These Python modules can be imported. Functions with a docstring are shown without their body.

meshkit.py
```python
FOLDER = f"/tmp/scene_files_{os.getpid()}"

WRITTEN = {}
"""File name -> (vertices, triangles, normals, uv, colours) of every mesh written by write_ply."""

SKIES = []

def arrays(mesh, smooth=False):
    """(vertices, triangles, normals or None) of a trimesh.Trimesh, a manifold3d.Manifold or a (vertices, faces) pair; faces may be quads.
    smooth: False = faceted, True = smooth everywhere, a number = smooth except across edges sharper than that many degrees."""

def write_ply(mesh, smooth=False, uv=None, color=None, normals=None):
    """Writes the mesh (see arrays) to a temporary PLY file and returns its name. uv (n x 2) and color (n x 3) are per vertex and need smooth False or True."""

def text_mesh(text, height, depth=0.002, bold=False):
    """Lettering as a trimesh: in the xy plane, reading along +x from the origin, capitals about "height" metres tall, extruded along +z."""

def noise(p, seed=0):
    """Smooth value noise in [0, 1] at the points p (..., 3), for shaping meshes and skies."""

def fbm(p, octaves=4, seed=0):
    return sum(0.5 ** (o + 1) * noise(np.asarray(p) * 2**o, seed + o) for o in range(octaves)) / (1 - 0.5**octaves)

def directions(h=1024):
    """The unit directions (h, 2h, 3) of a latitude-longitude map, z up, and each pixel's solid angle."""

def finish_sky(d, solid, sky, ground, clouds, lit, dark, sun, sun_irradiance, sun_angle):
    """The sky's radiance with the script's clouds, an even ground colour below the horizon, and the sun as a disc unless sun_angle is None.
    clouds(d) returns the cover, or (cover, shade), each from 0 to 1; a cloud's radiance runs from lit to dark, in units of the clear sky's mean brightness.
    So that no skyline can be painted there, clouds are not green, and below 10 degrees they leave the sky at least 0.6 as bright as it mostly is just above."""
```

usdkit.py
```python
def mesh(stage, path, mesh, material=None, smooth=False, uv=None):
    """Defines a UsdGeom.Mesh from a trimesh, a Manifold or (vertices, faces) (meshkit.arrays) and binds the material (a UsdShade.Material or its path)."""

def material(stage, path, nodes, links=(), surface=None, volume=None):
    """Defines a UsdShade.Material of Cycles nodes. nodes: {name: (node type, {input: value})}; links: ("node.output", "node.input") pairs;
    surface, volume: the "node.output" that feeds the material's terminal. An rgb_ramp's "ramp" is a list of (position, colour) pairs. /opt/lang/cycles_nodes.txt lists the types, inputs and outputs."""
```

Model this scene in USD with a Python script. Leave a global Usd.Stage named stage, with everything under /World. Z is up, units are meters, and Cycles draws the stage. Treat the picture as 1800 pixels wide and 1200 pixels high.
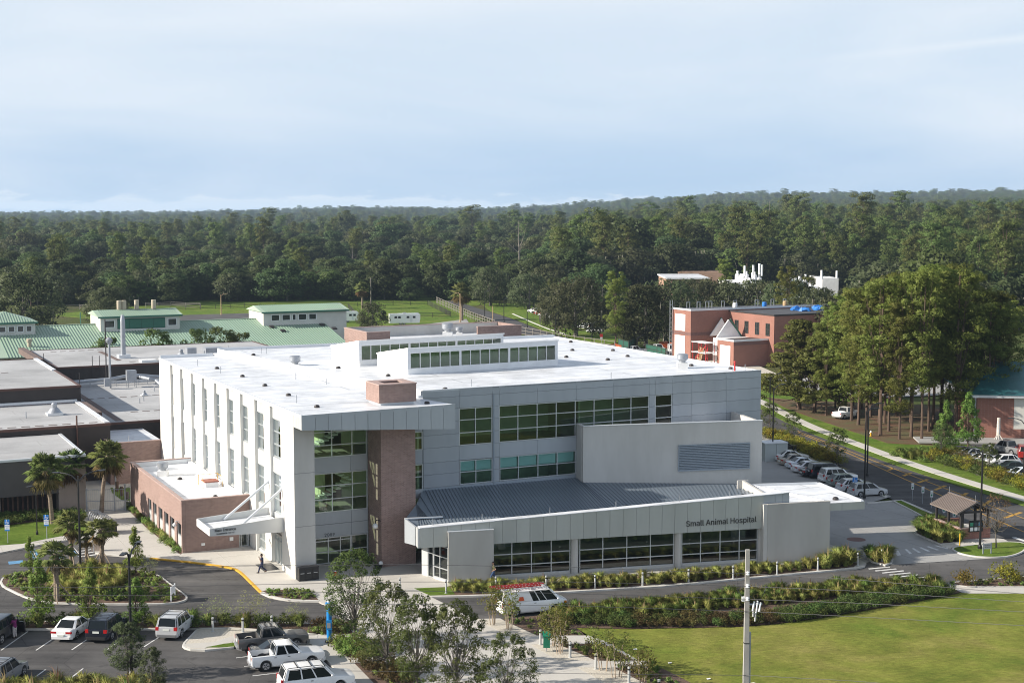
import math, random
import numpy as np
import trimesh, manifold3d as m3
from shapely.geometry import Polygon, box as sbox, Point
from shapely import affinity
from shapely.ops import unary_union
import usdkit, meshkit
from pxr import Usd, UsdGeom, UsdLux, UsdShade, Gf, Sdf, Vt

stage = Usd.Stage.CreateInMemory()
UsdGeom.SetStageUpAxis(stage, "Z")
UsdGeom.SetStageMetersPerUnit(stage, 1.0)
UsdGeom.Xform.Define(stage, "/World")
UsdGeom.Scope.Define(stage, "/World/Looks")

# ------------------------------------------------------------ camera, sky, sun, exposure
CAM_H, FPX, HORIZON = 33.0, 2500.0, 371.0          # metres above the ground; focal length and horizon row in pixels of the 1800 x 1200 photograph
PITCH = math.atan((600 - HORIZON) / FPX)
cam = UsdGeom.Camera.Define(stage, "/World/camera")
cam.AddTranslateOp().Set(Gf.Vec3d(0, 0, CAM_H))
cam.AddRotateXOp().Set(90 - math.degrees(PITCH))
cam.CreateFocalLengthAttr(50.0)
cam.CreateHorizontalApertureAttr(36.0)
cam.CreateVerticalApertureAttr(24.0)
cam.CreateClippingRangeAttr(Gf.Vec2f(1.0, 60000.0))
cam.CreateExposureAttr(0.74)

SUN_AZ = math.atan2(-0.983, -0.182)                 # atan2(x, y) of the direction towards the sun
SUN_EL = math.radians(25.5)
SUN = np.array([math.sin(SUN_AZ) * math.cos(SUN_EL), math.cos(SUN_AZ) * math.cos(SUN_EL), math.sin(SUN_EL)])
sun = UsdLux.DistantLight.Define(stage, "/World/sun")
sun.CreateIntensityAttr(1.25)
sun.CreateNormalizeAttr(True)
sun.CreateAngleAttr(0.5)
sun.CreateColorAttr(Gf.Vec3f(1.0, 0.925, 0.82))
_z = SUN; _x = np.cross([0, 0, 1.0], _z); _x /= np.linalg.norm(_x); _y = np.cross(_z, _x)
sun.AddTransformOp().Set(Gf.Matrix4d(*[float(c) for c in (*_x, 0, *_y, 0, *_z, 0, 0, 0, 0, 1)]))

sky_m = usdkit.material(stage, "/World/Looks/sky_air", {
    "tc": ("texture_coordinate", {}),
    "sky": ("sky_texture", {"sky_type": "single_scattering", "sun_disc": False, "sun_elevation": SUN_EL, "sun_rotation": SUN_AZ, "altitude": 30.0, "air_density": 1.0, "aerosol_density": 1.2, "ozone_density": 1.6}),
    "sep": ("separate_xyz", {}),
    # high thin cloud: noise on the direction, stretched sideways
    "map": ("mapping", {"scale": (2.2, 2.2, 11.0)}),
    "n1": ("noise_texture", {"scale": 1.0, "detail": 6.0, "roughness": 0.5, "distortion": 0.4}),
    "r1": ("rgb_ramp", {"ramp": [(0.36, (0.0, 0.0, 0.0)), (0.70, (0.75, 0.75, 0.75))]}),
    # low cumulus bank just over the horizon
    "map2": ("mapping", {"scale": (22.0, 22.0, 95.0)}),
    "n2": ("noise_texture", {"scale": 1.0, "detail": 6.0, "roughness": 0.6}),
    "band": ("rgb_ramp", {"ramp": [(0.0, (0.30, 0.30, 0.30)), (0.0040, (0.46, 0.46, 0.46)), (0.0150, (0.10, 0.10, 0.10)), (0.026, (0, 0, 0)), (1.0, (0, 0, 0))]}),
    "add": ("math", {"math_type": "add"}),
    "r2": ("rgb_ramp", {"ramp": [(0.76, (0, 0, 0)), (0.86, (0.8, 0.8, 0.8))]}),
    "m1": ("mix", {"color2": (7.7, 8.15, 8.7)}),
    "m2": ("mix", {"color2": (7.0, 7.7, 8.5)}),
    "low": ("rgb_ramp", {"ramp": [(0.0, (0.92, 0.92, 0.92)), (0.15, (0.8, 0.8, 0.8)), (0.4, (0.25, 0.25, 0.25)), (0.8, (0, 0, 0))]}),
    "air": ("rgb_ramp", {"ramp": [(0.0, (3.9, 5.6, 7.7)), (0.03, (4.5, 6.05, 8.1)), (0.08, (5.4, 6.75, 8.4)), (0.15, (6.2, 7.3, 8.6)), (0.4, (4.3, 5.75, 7.9)), (1.0, (2.6, 4.2, 7.0))]}),
    "m0": ("mix", {}),
    # one thin high streak low in the right of the view
    "sx": ("math", {"math_type": "multiply_add", "value2": -0.082, "value3": -0.0845}), "sd": ("math", {"math_type": "add"}), "sa": ("math", {"math_type": "absolute"}),
    "sw": ("map_range", {"from_min": 0.0, "from_max": 0.0042, "to_min": 0.45, "to_max": 0.0, "clamp": True}), "se": ("map_range", {"from_min": 0.18, "from_max": 0.32, "to_min": 0.0, "to_max": 1.0, "clamp": True}), "sm": ("math", {"math_type": "multiply"}), "m3": ("mix", {"color2": (8.0, 8.4, 8.8)}),
    "bg": ("background_shader", {"strength": 0.069})},
    [("tc.generated", "sep.vector"), ("tc.generated", "map.vector"), ("map.vector", "n1.vector"), ("n1.fac", "r1.fac"),
     ("tc.generated", "map2.vector"), ("map2.vector", "n2.vector"), ("sep.z", "band.fac"), ("band.color", "add.value1"), ("n2.fac", "add.value2"), ("add.value", "r2.fac"),
     ("sep.z", "low.fac"), ("sky.color", "m0.color1"), ("low.color", "m0.fac"), ("sep.z", "air.fac"), ("air.color", "m0.color2"),
     ("m0.color", "m1.color1"), ("r1.color", "m1.fac"), ("m1.color", "m2.color1"), ("r2.color", "m2.fac"), ("sep.x", "sx.value1"), ("sx.value", "sd.value1"), ("sep.z", "sd.value2"), ("sd.value", "sa.value1"), ("sa.value", "sw.value"), ("sep.x", "se.value"), ("sw.result", "sm.value1"), ("se.result", "sm.value2"), ("m2.color", "m3.color1"), ("sm.value", "m3.fac"), ("m3.color", "bg.color")], surface="bg.background")
dome = UsdLux.DomeLight.Define(stage, "/World/sky")
dome.CreateIntensityAttr(1.0)
UsdShade.MaterialBindingAPI.Apply(dome.GetPrim()).Bind(sky_m)

# ------------------------------------------------------------ pixel of the photograph -> point on the ground
_fw = np.array([0, math.cos(PITCH), -math.sin(PITCH)]); _up = np.array([0, math.sin(PITCH), math.cos(PITCH)]); _rt = np.array([1.0, 0, 0])
EYE = np.array([0, 0, CAM_H])
def ray(px, py):
    d = _fw + _rt * (px - 900) / FPX + _up * (600 - py) / FPX
    return d / np.linalg.norm(d)
def at(px, py, z=0.0):
    d = ray(px, py)
    return EYE + d * ((z - CAM_H) / d[2])
def atplane(px, py, p, n):
    d = ray(px, py)
    return EYE + d * (((np.asarray(p) - EYE) @ n) / (d @ n))
def at2(px, py, z=0.0):
    return tuple(at(px, py, z)[:2])
def P(*pts, z=0.0):
    return [at2(x, y, z) for x, y in pts]

# the campus grid: s along the hospital's front, t along its left side, from the foot of its corner tower
_v = ray(-355, HORIZON); V = np.array([_v[0], _v[1], 0.0]); V /= np.linalg.norm(V); U = np.array([V[1], -V[0], 0.0])
ORG = at(520, 1018)
def W(s, t, z=0.0):
    return ORG + U * s + V * t + np.array([0, 0, z])
def W2(s, t):
    return tuple(W(s, t)[:2])
GRID_ANGLE = math.atan2(U[1], U[0])

# ------------------------------------------------------------ materials
MATS = {}
def mat(name, c1, c2=None, scale=1.0, rough=0.8, bump=0.0, bscale=20.0, metallic=0.0, spec=0.4, detail=4.0, lo=0.35, hi=0.65, coat=0.0, obj=False, rnd=0.0, stretch=None, bdist=0.02):
    nodes = {"p": ("principled_bsdf", {"roughness": rough, "metallic": metallic, "specular_ior_level": spec, "coat_weight": coat})}
    links = []
    src = "tc.object" if obj else "g.position"
    nodes["tc" if obj else "g"] = ("texture_coordinate" if obj else "geometry", {})
    if stretch:
        nodes["mp"] = ("mapping", {"scale": stretch}); links.append((src, "mp.vector")); src = "mp.vector"
    if c2 is not None:
        nodes["n"] = ("noise_texture", {"scale": scale, "detail": detail, "roughness": 0.6})
        nodes["r"] = ("rgb_ramp", {"ramp": [(lo, c1), (hi, c2)]})
        links += [(src, "n.vector"), ("n.fac", "r.fac")]
        out = "r.color"
    else:
        nodes["col"] = ("color", {"value": c1}); out = "col.color"
    if rnd:
        nodes["oi"] = ("object_info", {})
        nodes["mr"] = ("map_range", {"from_min": 0.0, "from_max": 1.0, "to_min": 1 - rnd, "to_max": 1 + rnd})
        nodes["h"] = ("hsv", {"hue": 0.5, "saturation": 1.0, "fac": 1.0})
        links += [("oi.random", "mr.value"), ("mr.result", "h.value"), (out, "h.color")]
        out = "h.color"
    links.append((out, "p.base_color"))
    if bump:
        nodes["bn"] = ("noise_texture", {"scale": bscale, "detail": 3.0})
        nodes["b"] = ("bump", {"strength": bump, "distance": bdist})
        links += [(src, "bn.vector"), ("bn.fac", "b.height"), ("b.normal", "p.normal")]
    MATS[name] = usdkit.material(stage, "/World/Looks/" + name, nodes, links, surface="p.BSDF")
    return MATS[name]

def leafmat(name, c1, c2, scale=0.6, trans=0.3, rnd=0.25, hue=0.03, spec=True):
    """Leaves: two greens by noise, a little different on every plant, light passing through."""
    nodes = {"tc": ("texture_coordinate", {}), "n": ("noise_texture", {"scale": scale, "detail": 3.0, "roughness": 0.7}),
             "r": ("rgb_ramp", {"ramp": [(0.35, c1), (0.65, c2)]}), "oi": ("object_info", {}), "g": ("geometry", {}),
             "v": ("map_range", {"to_min": 1 - rnd, "to_max": 1 + rnd}), "hu": ("map_range", {"to_min": 0.5 - hue, "to_max": 0.5 + hue}),
             "vi": ("map_range", {"to_min": 0.75, "to_max": 1.25}),
             "mm": ("math", {"math_type": "multiply"}), "h": ("hsv", {"saturation": 1.0, "fac": 1.0}),
             "d": ("principled_bsdf", {"roughness": 0.55, "specular_ior_level": 0.25}), "t": ("translucent_bsdf", {}), "mx": ("mix_closure", {"fac": trans})}
    links = [("tc.object", "n.vector"), ("n.fac", "r.fac"), ("oi.random", "v.value"), ("oi.random", "hu.value"), ("g.random_per_island", "vi.value"), ("v.result", "mm.value1"), ("vi.result", "mm.value2"),
             ("mm.value", "h.value"), ("hu.result", "h.hue"), ("r.color", "h.color"), ("h.color", "d.base_color"), ("h.color", "t.color"), ("d.BSDF", "mx.closure1"), ("t.BSDF", "mx.closure2")]
    MATS[name] = usdkit.material(stage, "/World/Looks/" + name, nodes, links, surface="mx.closure")

def gridmat(name, base, line, w, h, mortar, rough=0.8, c2=None, offset=0.0, along=(0, 0), wall=False, spec=0.3, noise=0.5, amount=0.35, metallic=0.0, squish=1.0):
    """Courses of brick (wall=True) or a grid of joints, laid in the campus grid."""
    d1 = tuple(U + V) if wall else tuple(U)
    nodes = {"g": ("geometry", {}), "a": ("vector_math", {"math_type": "dot_product", "vector2": d1}), "b": ("vector_math", {"math_type": "dot_product", "vector2": (0, 0, 1) if wall else tuple(V)}),
             "c": ("combine_xyz", {}), "k": ("brick_texture", {"color1": base, "color2": c2 or base, "mortar": line, "scale": 1.0, "mortar_size": mortar, "mortar_smooth": 0.1, "brick_width": w, "row_height": h, "offset": offset, "offset_frequency": 2}),
             "n": ("noise_texture", {"scale": noise, "detail": 5.0, "roughness": 0.65}), "mr": ("map_range", {"from_min": 0.3, "from_max": 0.7, "to_min": 1 - amount, "to_max": 1 + amount * 0.4}),
             "h": ("hsv", {"hue": 0.5, "saturation": 1.0, "fac": 1.0}), "p": ("principled_bsdf", {"roughness": rough, "specular_ior_level": spec, "metallic": metallic})}
    links = [("g.position", "a.vector1"), ("g.position", "b.vector1"), ("a.value", "c.x"), ("b.value", "c.y"), ("c.vector", "k.vector"), ("g.position", "n.vector"), ("n.fac", "mr.value"),
             ("mr.result", "h.value"), ("k.color", "h.color"), ("h.color", "p.base_color")]
    MATS[name] = usdkit.material(stage, "/World/Looks/" + name, nodes, links, surface="p.BSDF")

def glassmat(name, tint, ior=1.7, gloss=(0.9, 0.95, 0.95)):
    MATS[name] = usdkit.material(stage, "/World/Looks/" + name, {
        "f": ("fresnel", {"IOR": ior}), "t": ("transparent_bsdf", {"color": tint}), "gl": ("glossy_bsdf", {"color": gloss, "roughness": 0.01}), "m": ("mix_closure", {})},
        [("f.fac", "m.fac"), ("t.BSDF", "m.closure1"), ("gl.BSDF", "m.closure2")], surface="m.closure")

gridmat("roof_membrane", (0.74, 0.755, 0.78), (0.50, 0.51, 0.53), 30.0, 3.05, 0.13, rough=0.4, spec=0.5, noise=0.35, amount=0.30, offset=0.37)
gridmat("grey_membrane", (0.43, 0.43, 0.43), (0.34, 0.335, 0.33), 24.0, 3.6, 0.05, rough=0.75, noise=0.09, amount=0.32, offset=0.37)
gridmat("brick_mauve", (0.295, 0.195, 0.167), (0.35, 0.265, 0.235), 0.3, 0.1, 0.012, c2=(0.215, 0.138, 0.116), wall=True, offset=0.5, noise=0.8, amount=0.13)
gridmat("brick_red", (0.27, 0.125, 0.09), (0.31, 0.19, 0.16), 0.3, 0.1, 0.008, c2=(0.25, 0.105, 0.078), wall=True, offset=0.5, noise=0.2, amount=0.16)
mat("brick_dark", (0.14, 0.075, 0.065), (0.17, 0.09, 0.08), 2.0)
mat("brick_cap", (0.40, 0.29, 0.26), (0.34, 0.25, 0.22), 1.0)
mat("fin_concrete", (0.72, 0.70, 0.66), (0.66, 0.645, 0.61), 0.5, rough=0.85, bump=0.15, bscale=14, lo=0.3, hi=0.75)
mat("stucco", (0.44, 0.425, 0.395), (0.36, 0.345, 0.315), 0.5, rough=0.9, bump=0.4, bscale=9, detail=9, lo=0.28, hi=0.72, stretch=(1, 1, .22))
mat("stucco_pale", (0.52, 0.505, 0.475), (0.43, 0.415, 0.385), 0.5, rough=0.9, bump=0.4, bscale=9, detail=9, lo=0.28, hi=0.7, stretch=(1, 1, .25))
mat("panel_grey", (0.375, 0.40, 0.425), (0.335, 0.36, 0.385), 0.5, rough=0.42, metallic=0.2, rnd=0.05, stretch=(1, 1, .2), detail=7)
mat("panel_grey_light", (0.53, 0.54, 0.535), (0.50, 0.51, 0.505), 0.4, rough=0.42, metallic=0.2)
mat("panel_warm", (0.42, 0.43, 0.405), (0.375, 0.385, 0.36), 0.5, rough=0.42, metallic=0.2, rnd=0.05, stretch=(1, 1, .2), detail=7)
mat("panel_joint", (0.12, 0.125, 0.13))
mat("white_metal", (0.78, 0.78, 0.77), (0.70, 0.70, 0.69), 0.8, rough=0.5)
mat("aluminium", (0.50, 0.52, 0.53), rough=0.38, metallic=0.6)
mat("coping", (0.62, 0.64, 0.66), rough=0.4, metallic=0.3)
mat("dark_metal", (0.035, 0.03, 0.03), rough=0.5)
mat("black_metal", (0.012, 0.012, 0.013), rough=0.4)
mat("seam_roof", (0.25, 0.295, 0.345), (0.225, 0.27, 0.32), 0.25, rough=0.42, metallic=0.45)
mat("seam_rib", (0.13, 0.155, 0.18), rough=0.45, metallic=0.4)
mat("louver_grey", (0.30, 0.34, 0.38), rough=0.5, metallic=0.3)
mat("interior_wall", (0.66, 0.66, 0.46), (0.58, 0.59, 0.42), 0.2, rough=0.9)
mat("interior_floor", (0.30, 0.28, 0.24), rough=0.6)
mat("interior_dark", (0.10, 0.095, 0.085), rough=0.8)
mat("blind", (0.55, 0.60, 0.60), rough=0.8)
glassmat("tinted_glass", (0.58, 0.76, 0.64), 1.75)
glassmat("dark_glass", (0.34, 0.44, 0.38), 1.8)
glassmat("entry_glass", (0.80, 0.92, 0.74), 1.5)
glassmat("teal_glass", (0.68, 0.95, 0.90), 1.5)
glassmat("side_glass", (0.42, 0.58, 0.50), 1.42)
glassmat("clear_glass", (0.75, 0.85, 0.80), 1.5)
gridmat("green_roof", (0.37, 0.47, 0.36), (0.34, 0.43, 0.33), 30.0, 30.0, 0.01, rough=0.5, noise=0.08, amount=0.12)
mat("green_trim", (0.035, 0.13, 0.09), rough=0.5)
mat("green_louver", (0.012, 0.055, 0.04), rough=0.5)
mat("barn_wall", (0.60, 0.585, 0.53), (0.54, 0.53, 0.48), 0.3)
mat("brown_wall", (0.035, 0.028, 0.026), (0.045, 0.037, 0.034), 0.3, rough=0.7, stretch=(1, 1, 0.2))
mat("brown_grey_wall", (0.075, 0.068, 0.066), (0.09, 0.082, 0.08), 0.25, rough=0.75)
mat("brown_trim", (0.09, 0.045, 0.035), rough=0.6)
mat("tan_wall", (0.33, 0.27, 0.23), (0.28, 0.23, 0.20), 0.5)
mat("roof_patch", (0.12, 0.085, 0.075), (0.16, 0.115, 0.10), 1.5)
mat("galvanised", (0.38, 0.40, 0.43), (0.31, 0.33, 0.36), 1.5, rough=0.45, metallic=0.5)
def asphaltmat(name, a, b, along):
    MATS[name] = usdkit.material(stage, "/World/Looks/" + name, {
        "g": ("geometry", {}), "n": ("noise_texture", {"scale": 0.14, "detail": 11.0, "roughness": 0.68}), "r": ("rgb_ramp", {"ramp": [(0.34, a), (0.70, b)]}),
        "vr": ("mapping", {"rotation": (0, 0, along), "scale": (0.05, 0.9, 1.0)}), "st": ("noise_texture", {"scale": 1.0, "detail": 5.0, "roughness": 0.6}), "sr": ("map_range", {"from_min": 0.35, "from_max": 0.7, "to_min": 0.82, "to_max": 1.24}),
        "o": ("noise_texture", {"scale": 0.75, "detail": 3.0, "roughness": 0.5}), "orr": ("map_range", {"from_min": 0.62, "from_max": 0.74, "to_min": 1.0, "to_max": 0.55, "clamp": True}),
        "k": ("voronoi_texture", {"feature": "distance_to_edge", "scale": 0.16, "randomness": 1.0}), "kr": ("map_range", {"from_min": 0.0, "from_max": 0.006, "to_min": 0.6, "to_max": 1.0, "clamp": True}),
        "m1": ("math", {"math_type": "multiply"}), "m2": ("math", {"math_type": "multiply"}), "h": ("hsv", {"hue": 0.5, "saturation": 1.0, "fac": 1.0}), "p": ("principled_bsdf", {"roughness": 0.9, "specular_ior_level": 0.3})},
        [("g.position", "n.vector"), ("n.fac", "r.fac"), ("g.position", "vr.vector"), ("vr.vector", "st.vector"), ("st.fac", "sr.value"), ("g.position", "o.vector"), ("o.fac", "orr.value"), ("g.position", "k.vector"), ("k.distance", "kr.value"),
         ("sr.result", "m1.value1"), ("orr.result", "m1.value2"), ("m1.value", "m2.value1"), ("kr.result", "m2.value2"), ("m2.value", "h.value"), ("r.color", "h.color"), ("h.color", "p.base_color")], surface="p.BSDF")
asphaltmat("asphalt", (0.054, 0.052, 0.052), (0.110, 0.105, 0.101), 0.1)
asphaltmat("asphalt_dark", (0.046, 0.045, 0.046), (0.094, 0.091, 0.090), -0.5)
mat("concrete_walk", (0.50, 0.475, 0.43), (0.425, 0.405, 0.37), 0.25, rough=0.9, bump=0.12, bscale=25, detail=8, lo=0.3, hi=0.72)
mat("concrete_drive", (0.33, 0.325, 0.31), (0.265, 0.26, 0.25), 0.18, rough=0.9, bump=0.12, bscale=25, detail=9, lo=0.3, hi=0.72)
mat("kerb", (0.58, 0.56, 0.52), (0.46, 0.445, 0.41), 0.7, rough=0.9)
mat("kerb_yellow", (0.62, 0.36, 0.03), (0.50, 0.29, 0.04), 1.5, rough=0.8)
mat("paint_white", (0.70, 0.70, 0.68), (0.48, 0.48, 0.47), 1.6, rough=0.8, detail=8)
mat("paint_yellow", (0.50, 0.27, 0.035), (0.33, 0.20, 0.05), 1.2, rough=0.8, detail=8)
mat("paint_blue", (0.12, 0.30, 0.50), (0.10, 0.22, 0.36), 1.5, rough=0.8)
mat("mulch", (0.085, 0.050, 0.034), (0.14, 0.092, 0.066), 3.0, rough=1.0, bump=0.9, bscale=8, detail=10, bdist=0.06)
mat("gravel", (0.42, 0.38, 0.31), (0.56, 0.52, 0.45), 6.0, rough=1.0, bump=0.8, bscale=14, detail=10, bdist=0.04)
mat("pine_straw", (0.115, 0.052, 0.028), (0.085, 0.085, 0.03), 0.35, rough=1.0, bump=0.8, bscale=5, detail=10, bdist=0.08)
mat("soil", (0.05, 0.055, 0.022), (0.075, 0.065, 0.035), 0.05, rough=1.0, detail=8)
mat("pane_dark", (0.02, 0.026, 0.025), rough=0.05, spec=0.8)
mat("paint_red", (0.45, 0.03, 0.03), rough=0.5)
mat("tan_slat", (0.16, 0.10, 0.075), (0.10, 0.065, 0.05), 2.0)
mat("green_rib", (0.17, 0.27, 0.20), rough=0.5)
mat("tan_metal", (0.42, 0.36, 0.27), rough=0.6)
mat("dark_roof", (0.055, 0.055, 0.06), (0.075, 0.075, 0.08), 0.3)
mat("timber", (0.45, 0.32, 0.18), (0.36, 0.25, 0.14), 2.0)
mat("tarp_blue", (0.02, 0.16, 0.50), rough=0.5)
mat("barrel_white", (0.7, 0.7, 0.7), rough=0.5)
mat("teal_metal", (0.02, 0.10, 0.11), (0.03, 0.13, 0.14), 0.3, rough=0.35, metallic=0.3)
mat("tan_brick", (0.42, 0.27, 0.19), (0.36, 0.23, 0.16), 0.5)
mat("kiosk_roof", (0.22, 0.18, 0.155), (0.25, 0.205, 0.18), 0.6, rough=0.45, metallic=0.3)
mat("paper_white", (0.7, 0.7, 0.68)); mat("paper_green", (0.05, 0.25, 0.15)); mat("paper_dark", (0.05, 0.06, 0.07)); mat("paper_blue", (0.15, 0.35, 0.5))
mat("paint_rust", (0.24, 0.075, 0.05), (0.32, 0.14, 0.10), 3.0)
def grassmat(name, a, b, c, scale):
    MATS[name] = usdkit.material(stage, "/World/Looks/" + name, {
        "g": ("geometry", {}), "n": ("noise_texture", {"scale": scale, "detail": 9.0, "roughness": 0.68, "distortion": 0.8}), "r": ("rgb_ramp", {"ramp": [(0.34, a), (0.50, b), (0.66, c)]}),
        "mp": ("mapping", {"scale": (1.4, 4.5, 1.0)}), "n2": ("noise_texture", {"scale": 1.0, "detail": 10.0, "roughness": 0.8}), "mr": ("map_range", {"from_min": 0.28, "from_max": 0.72, "to_min": 0.5, "to_max": 1.45}),
        "n3": ("noise_texture", {"scale": 0.33, "detail": 6.0, "roughness": 0.7}), "mr3": ("map_range", {"from_min": 0.35, "from_max": 0.68, "to_min": 0.8, "to_max": 1.2}), "mm": ("math", {"math_type": "multiply"}),
        "h": ("hsv", {"hue": 0.5, "saturation": 1.0, "fac": 1.0}), "b": ("bump", {"strength": 1.0, "distance": 0.2}), "p": ("principled_bsdf", {"roughness": 0.95, "specular_ior_level": 0.1})},
        [("g.position", "n.vector"), ("n.fac", "r.fac"), ("g.position", "mp.vector"), ("mp.vector", "n2.vector"), ("n2.fac", "mr.value"), ("g.position", "n3.vector"), ("n3.fac", "mr3.value"), ("mr.result", "mm.value1"), ("mr3.result", "mm.value2"), ("mm.value", "h.value"), ("r.color", "h.color"), ("h.color", "p.base_color"), ("n2.fac", "b.height"), ("b.normal", "p.normal")], surface="p.BSDF")
grassmat("lawn_grass", (0.125, 0.175, 0.025), (0.205, 0.220, 0.042), (0.270, 0.245, 0.070), 0.085)
grassmat("green_grass", (0.085, 0.150, 0.020), (0.120, 0.180, 0.028), (0.165, 0.195, 0.042), 0.12)
grassmat("rough_grass", (0.055, 0.085, 0.020), (0.080, 0.095, 0.028), (0.105, 0.095, 0.045), 0.07)

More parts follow.
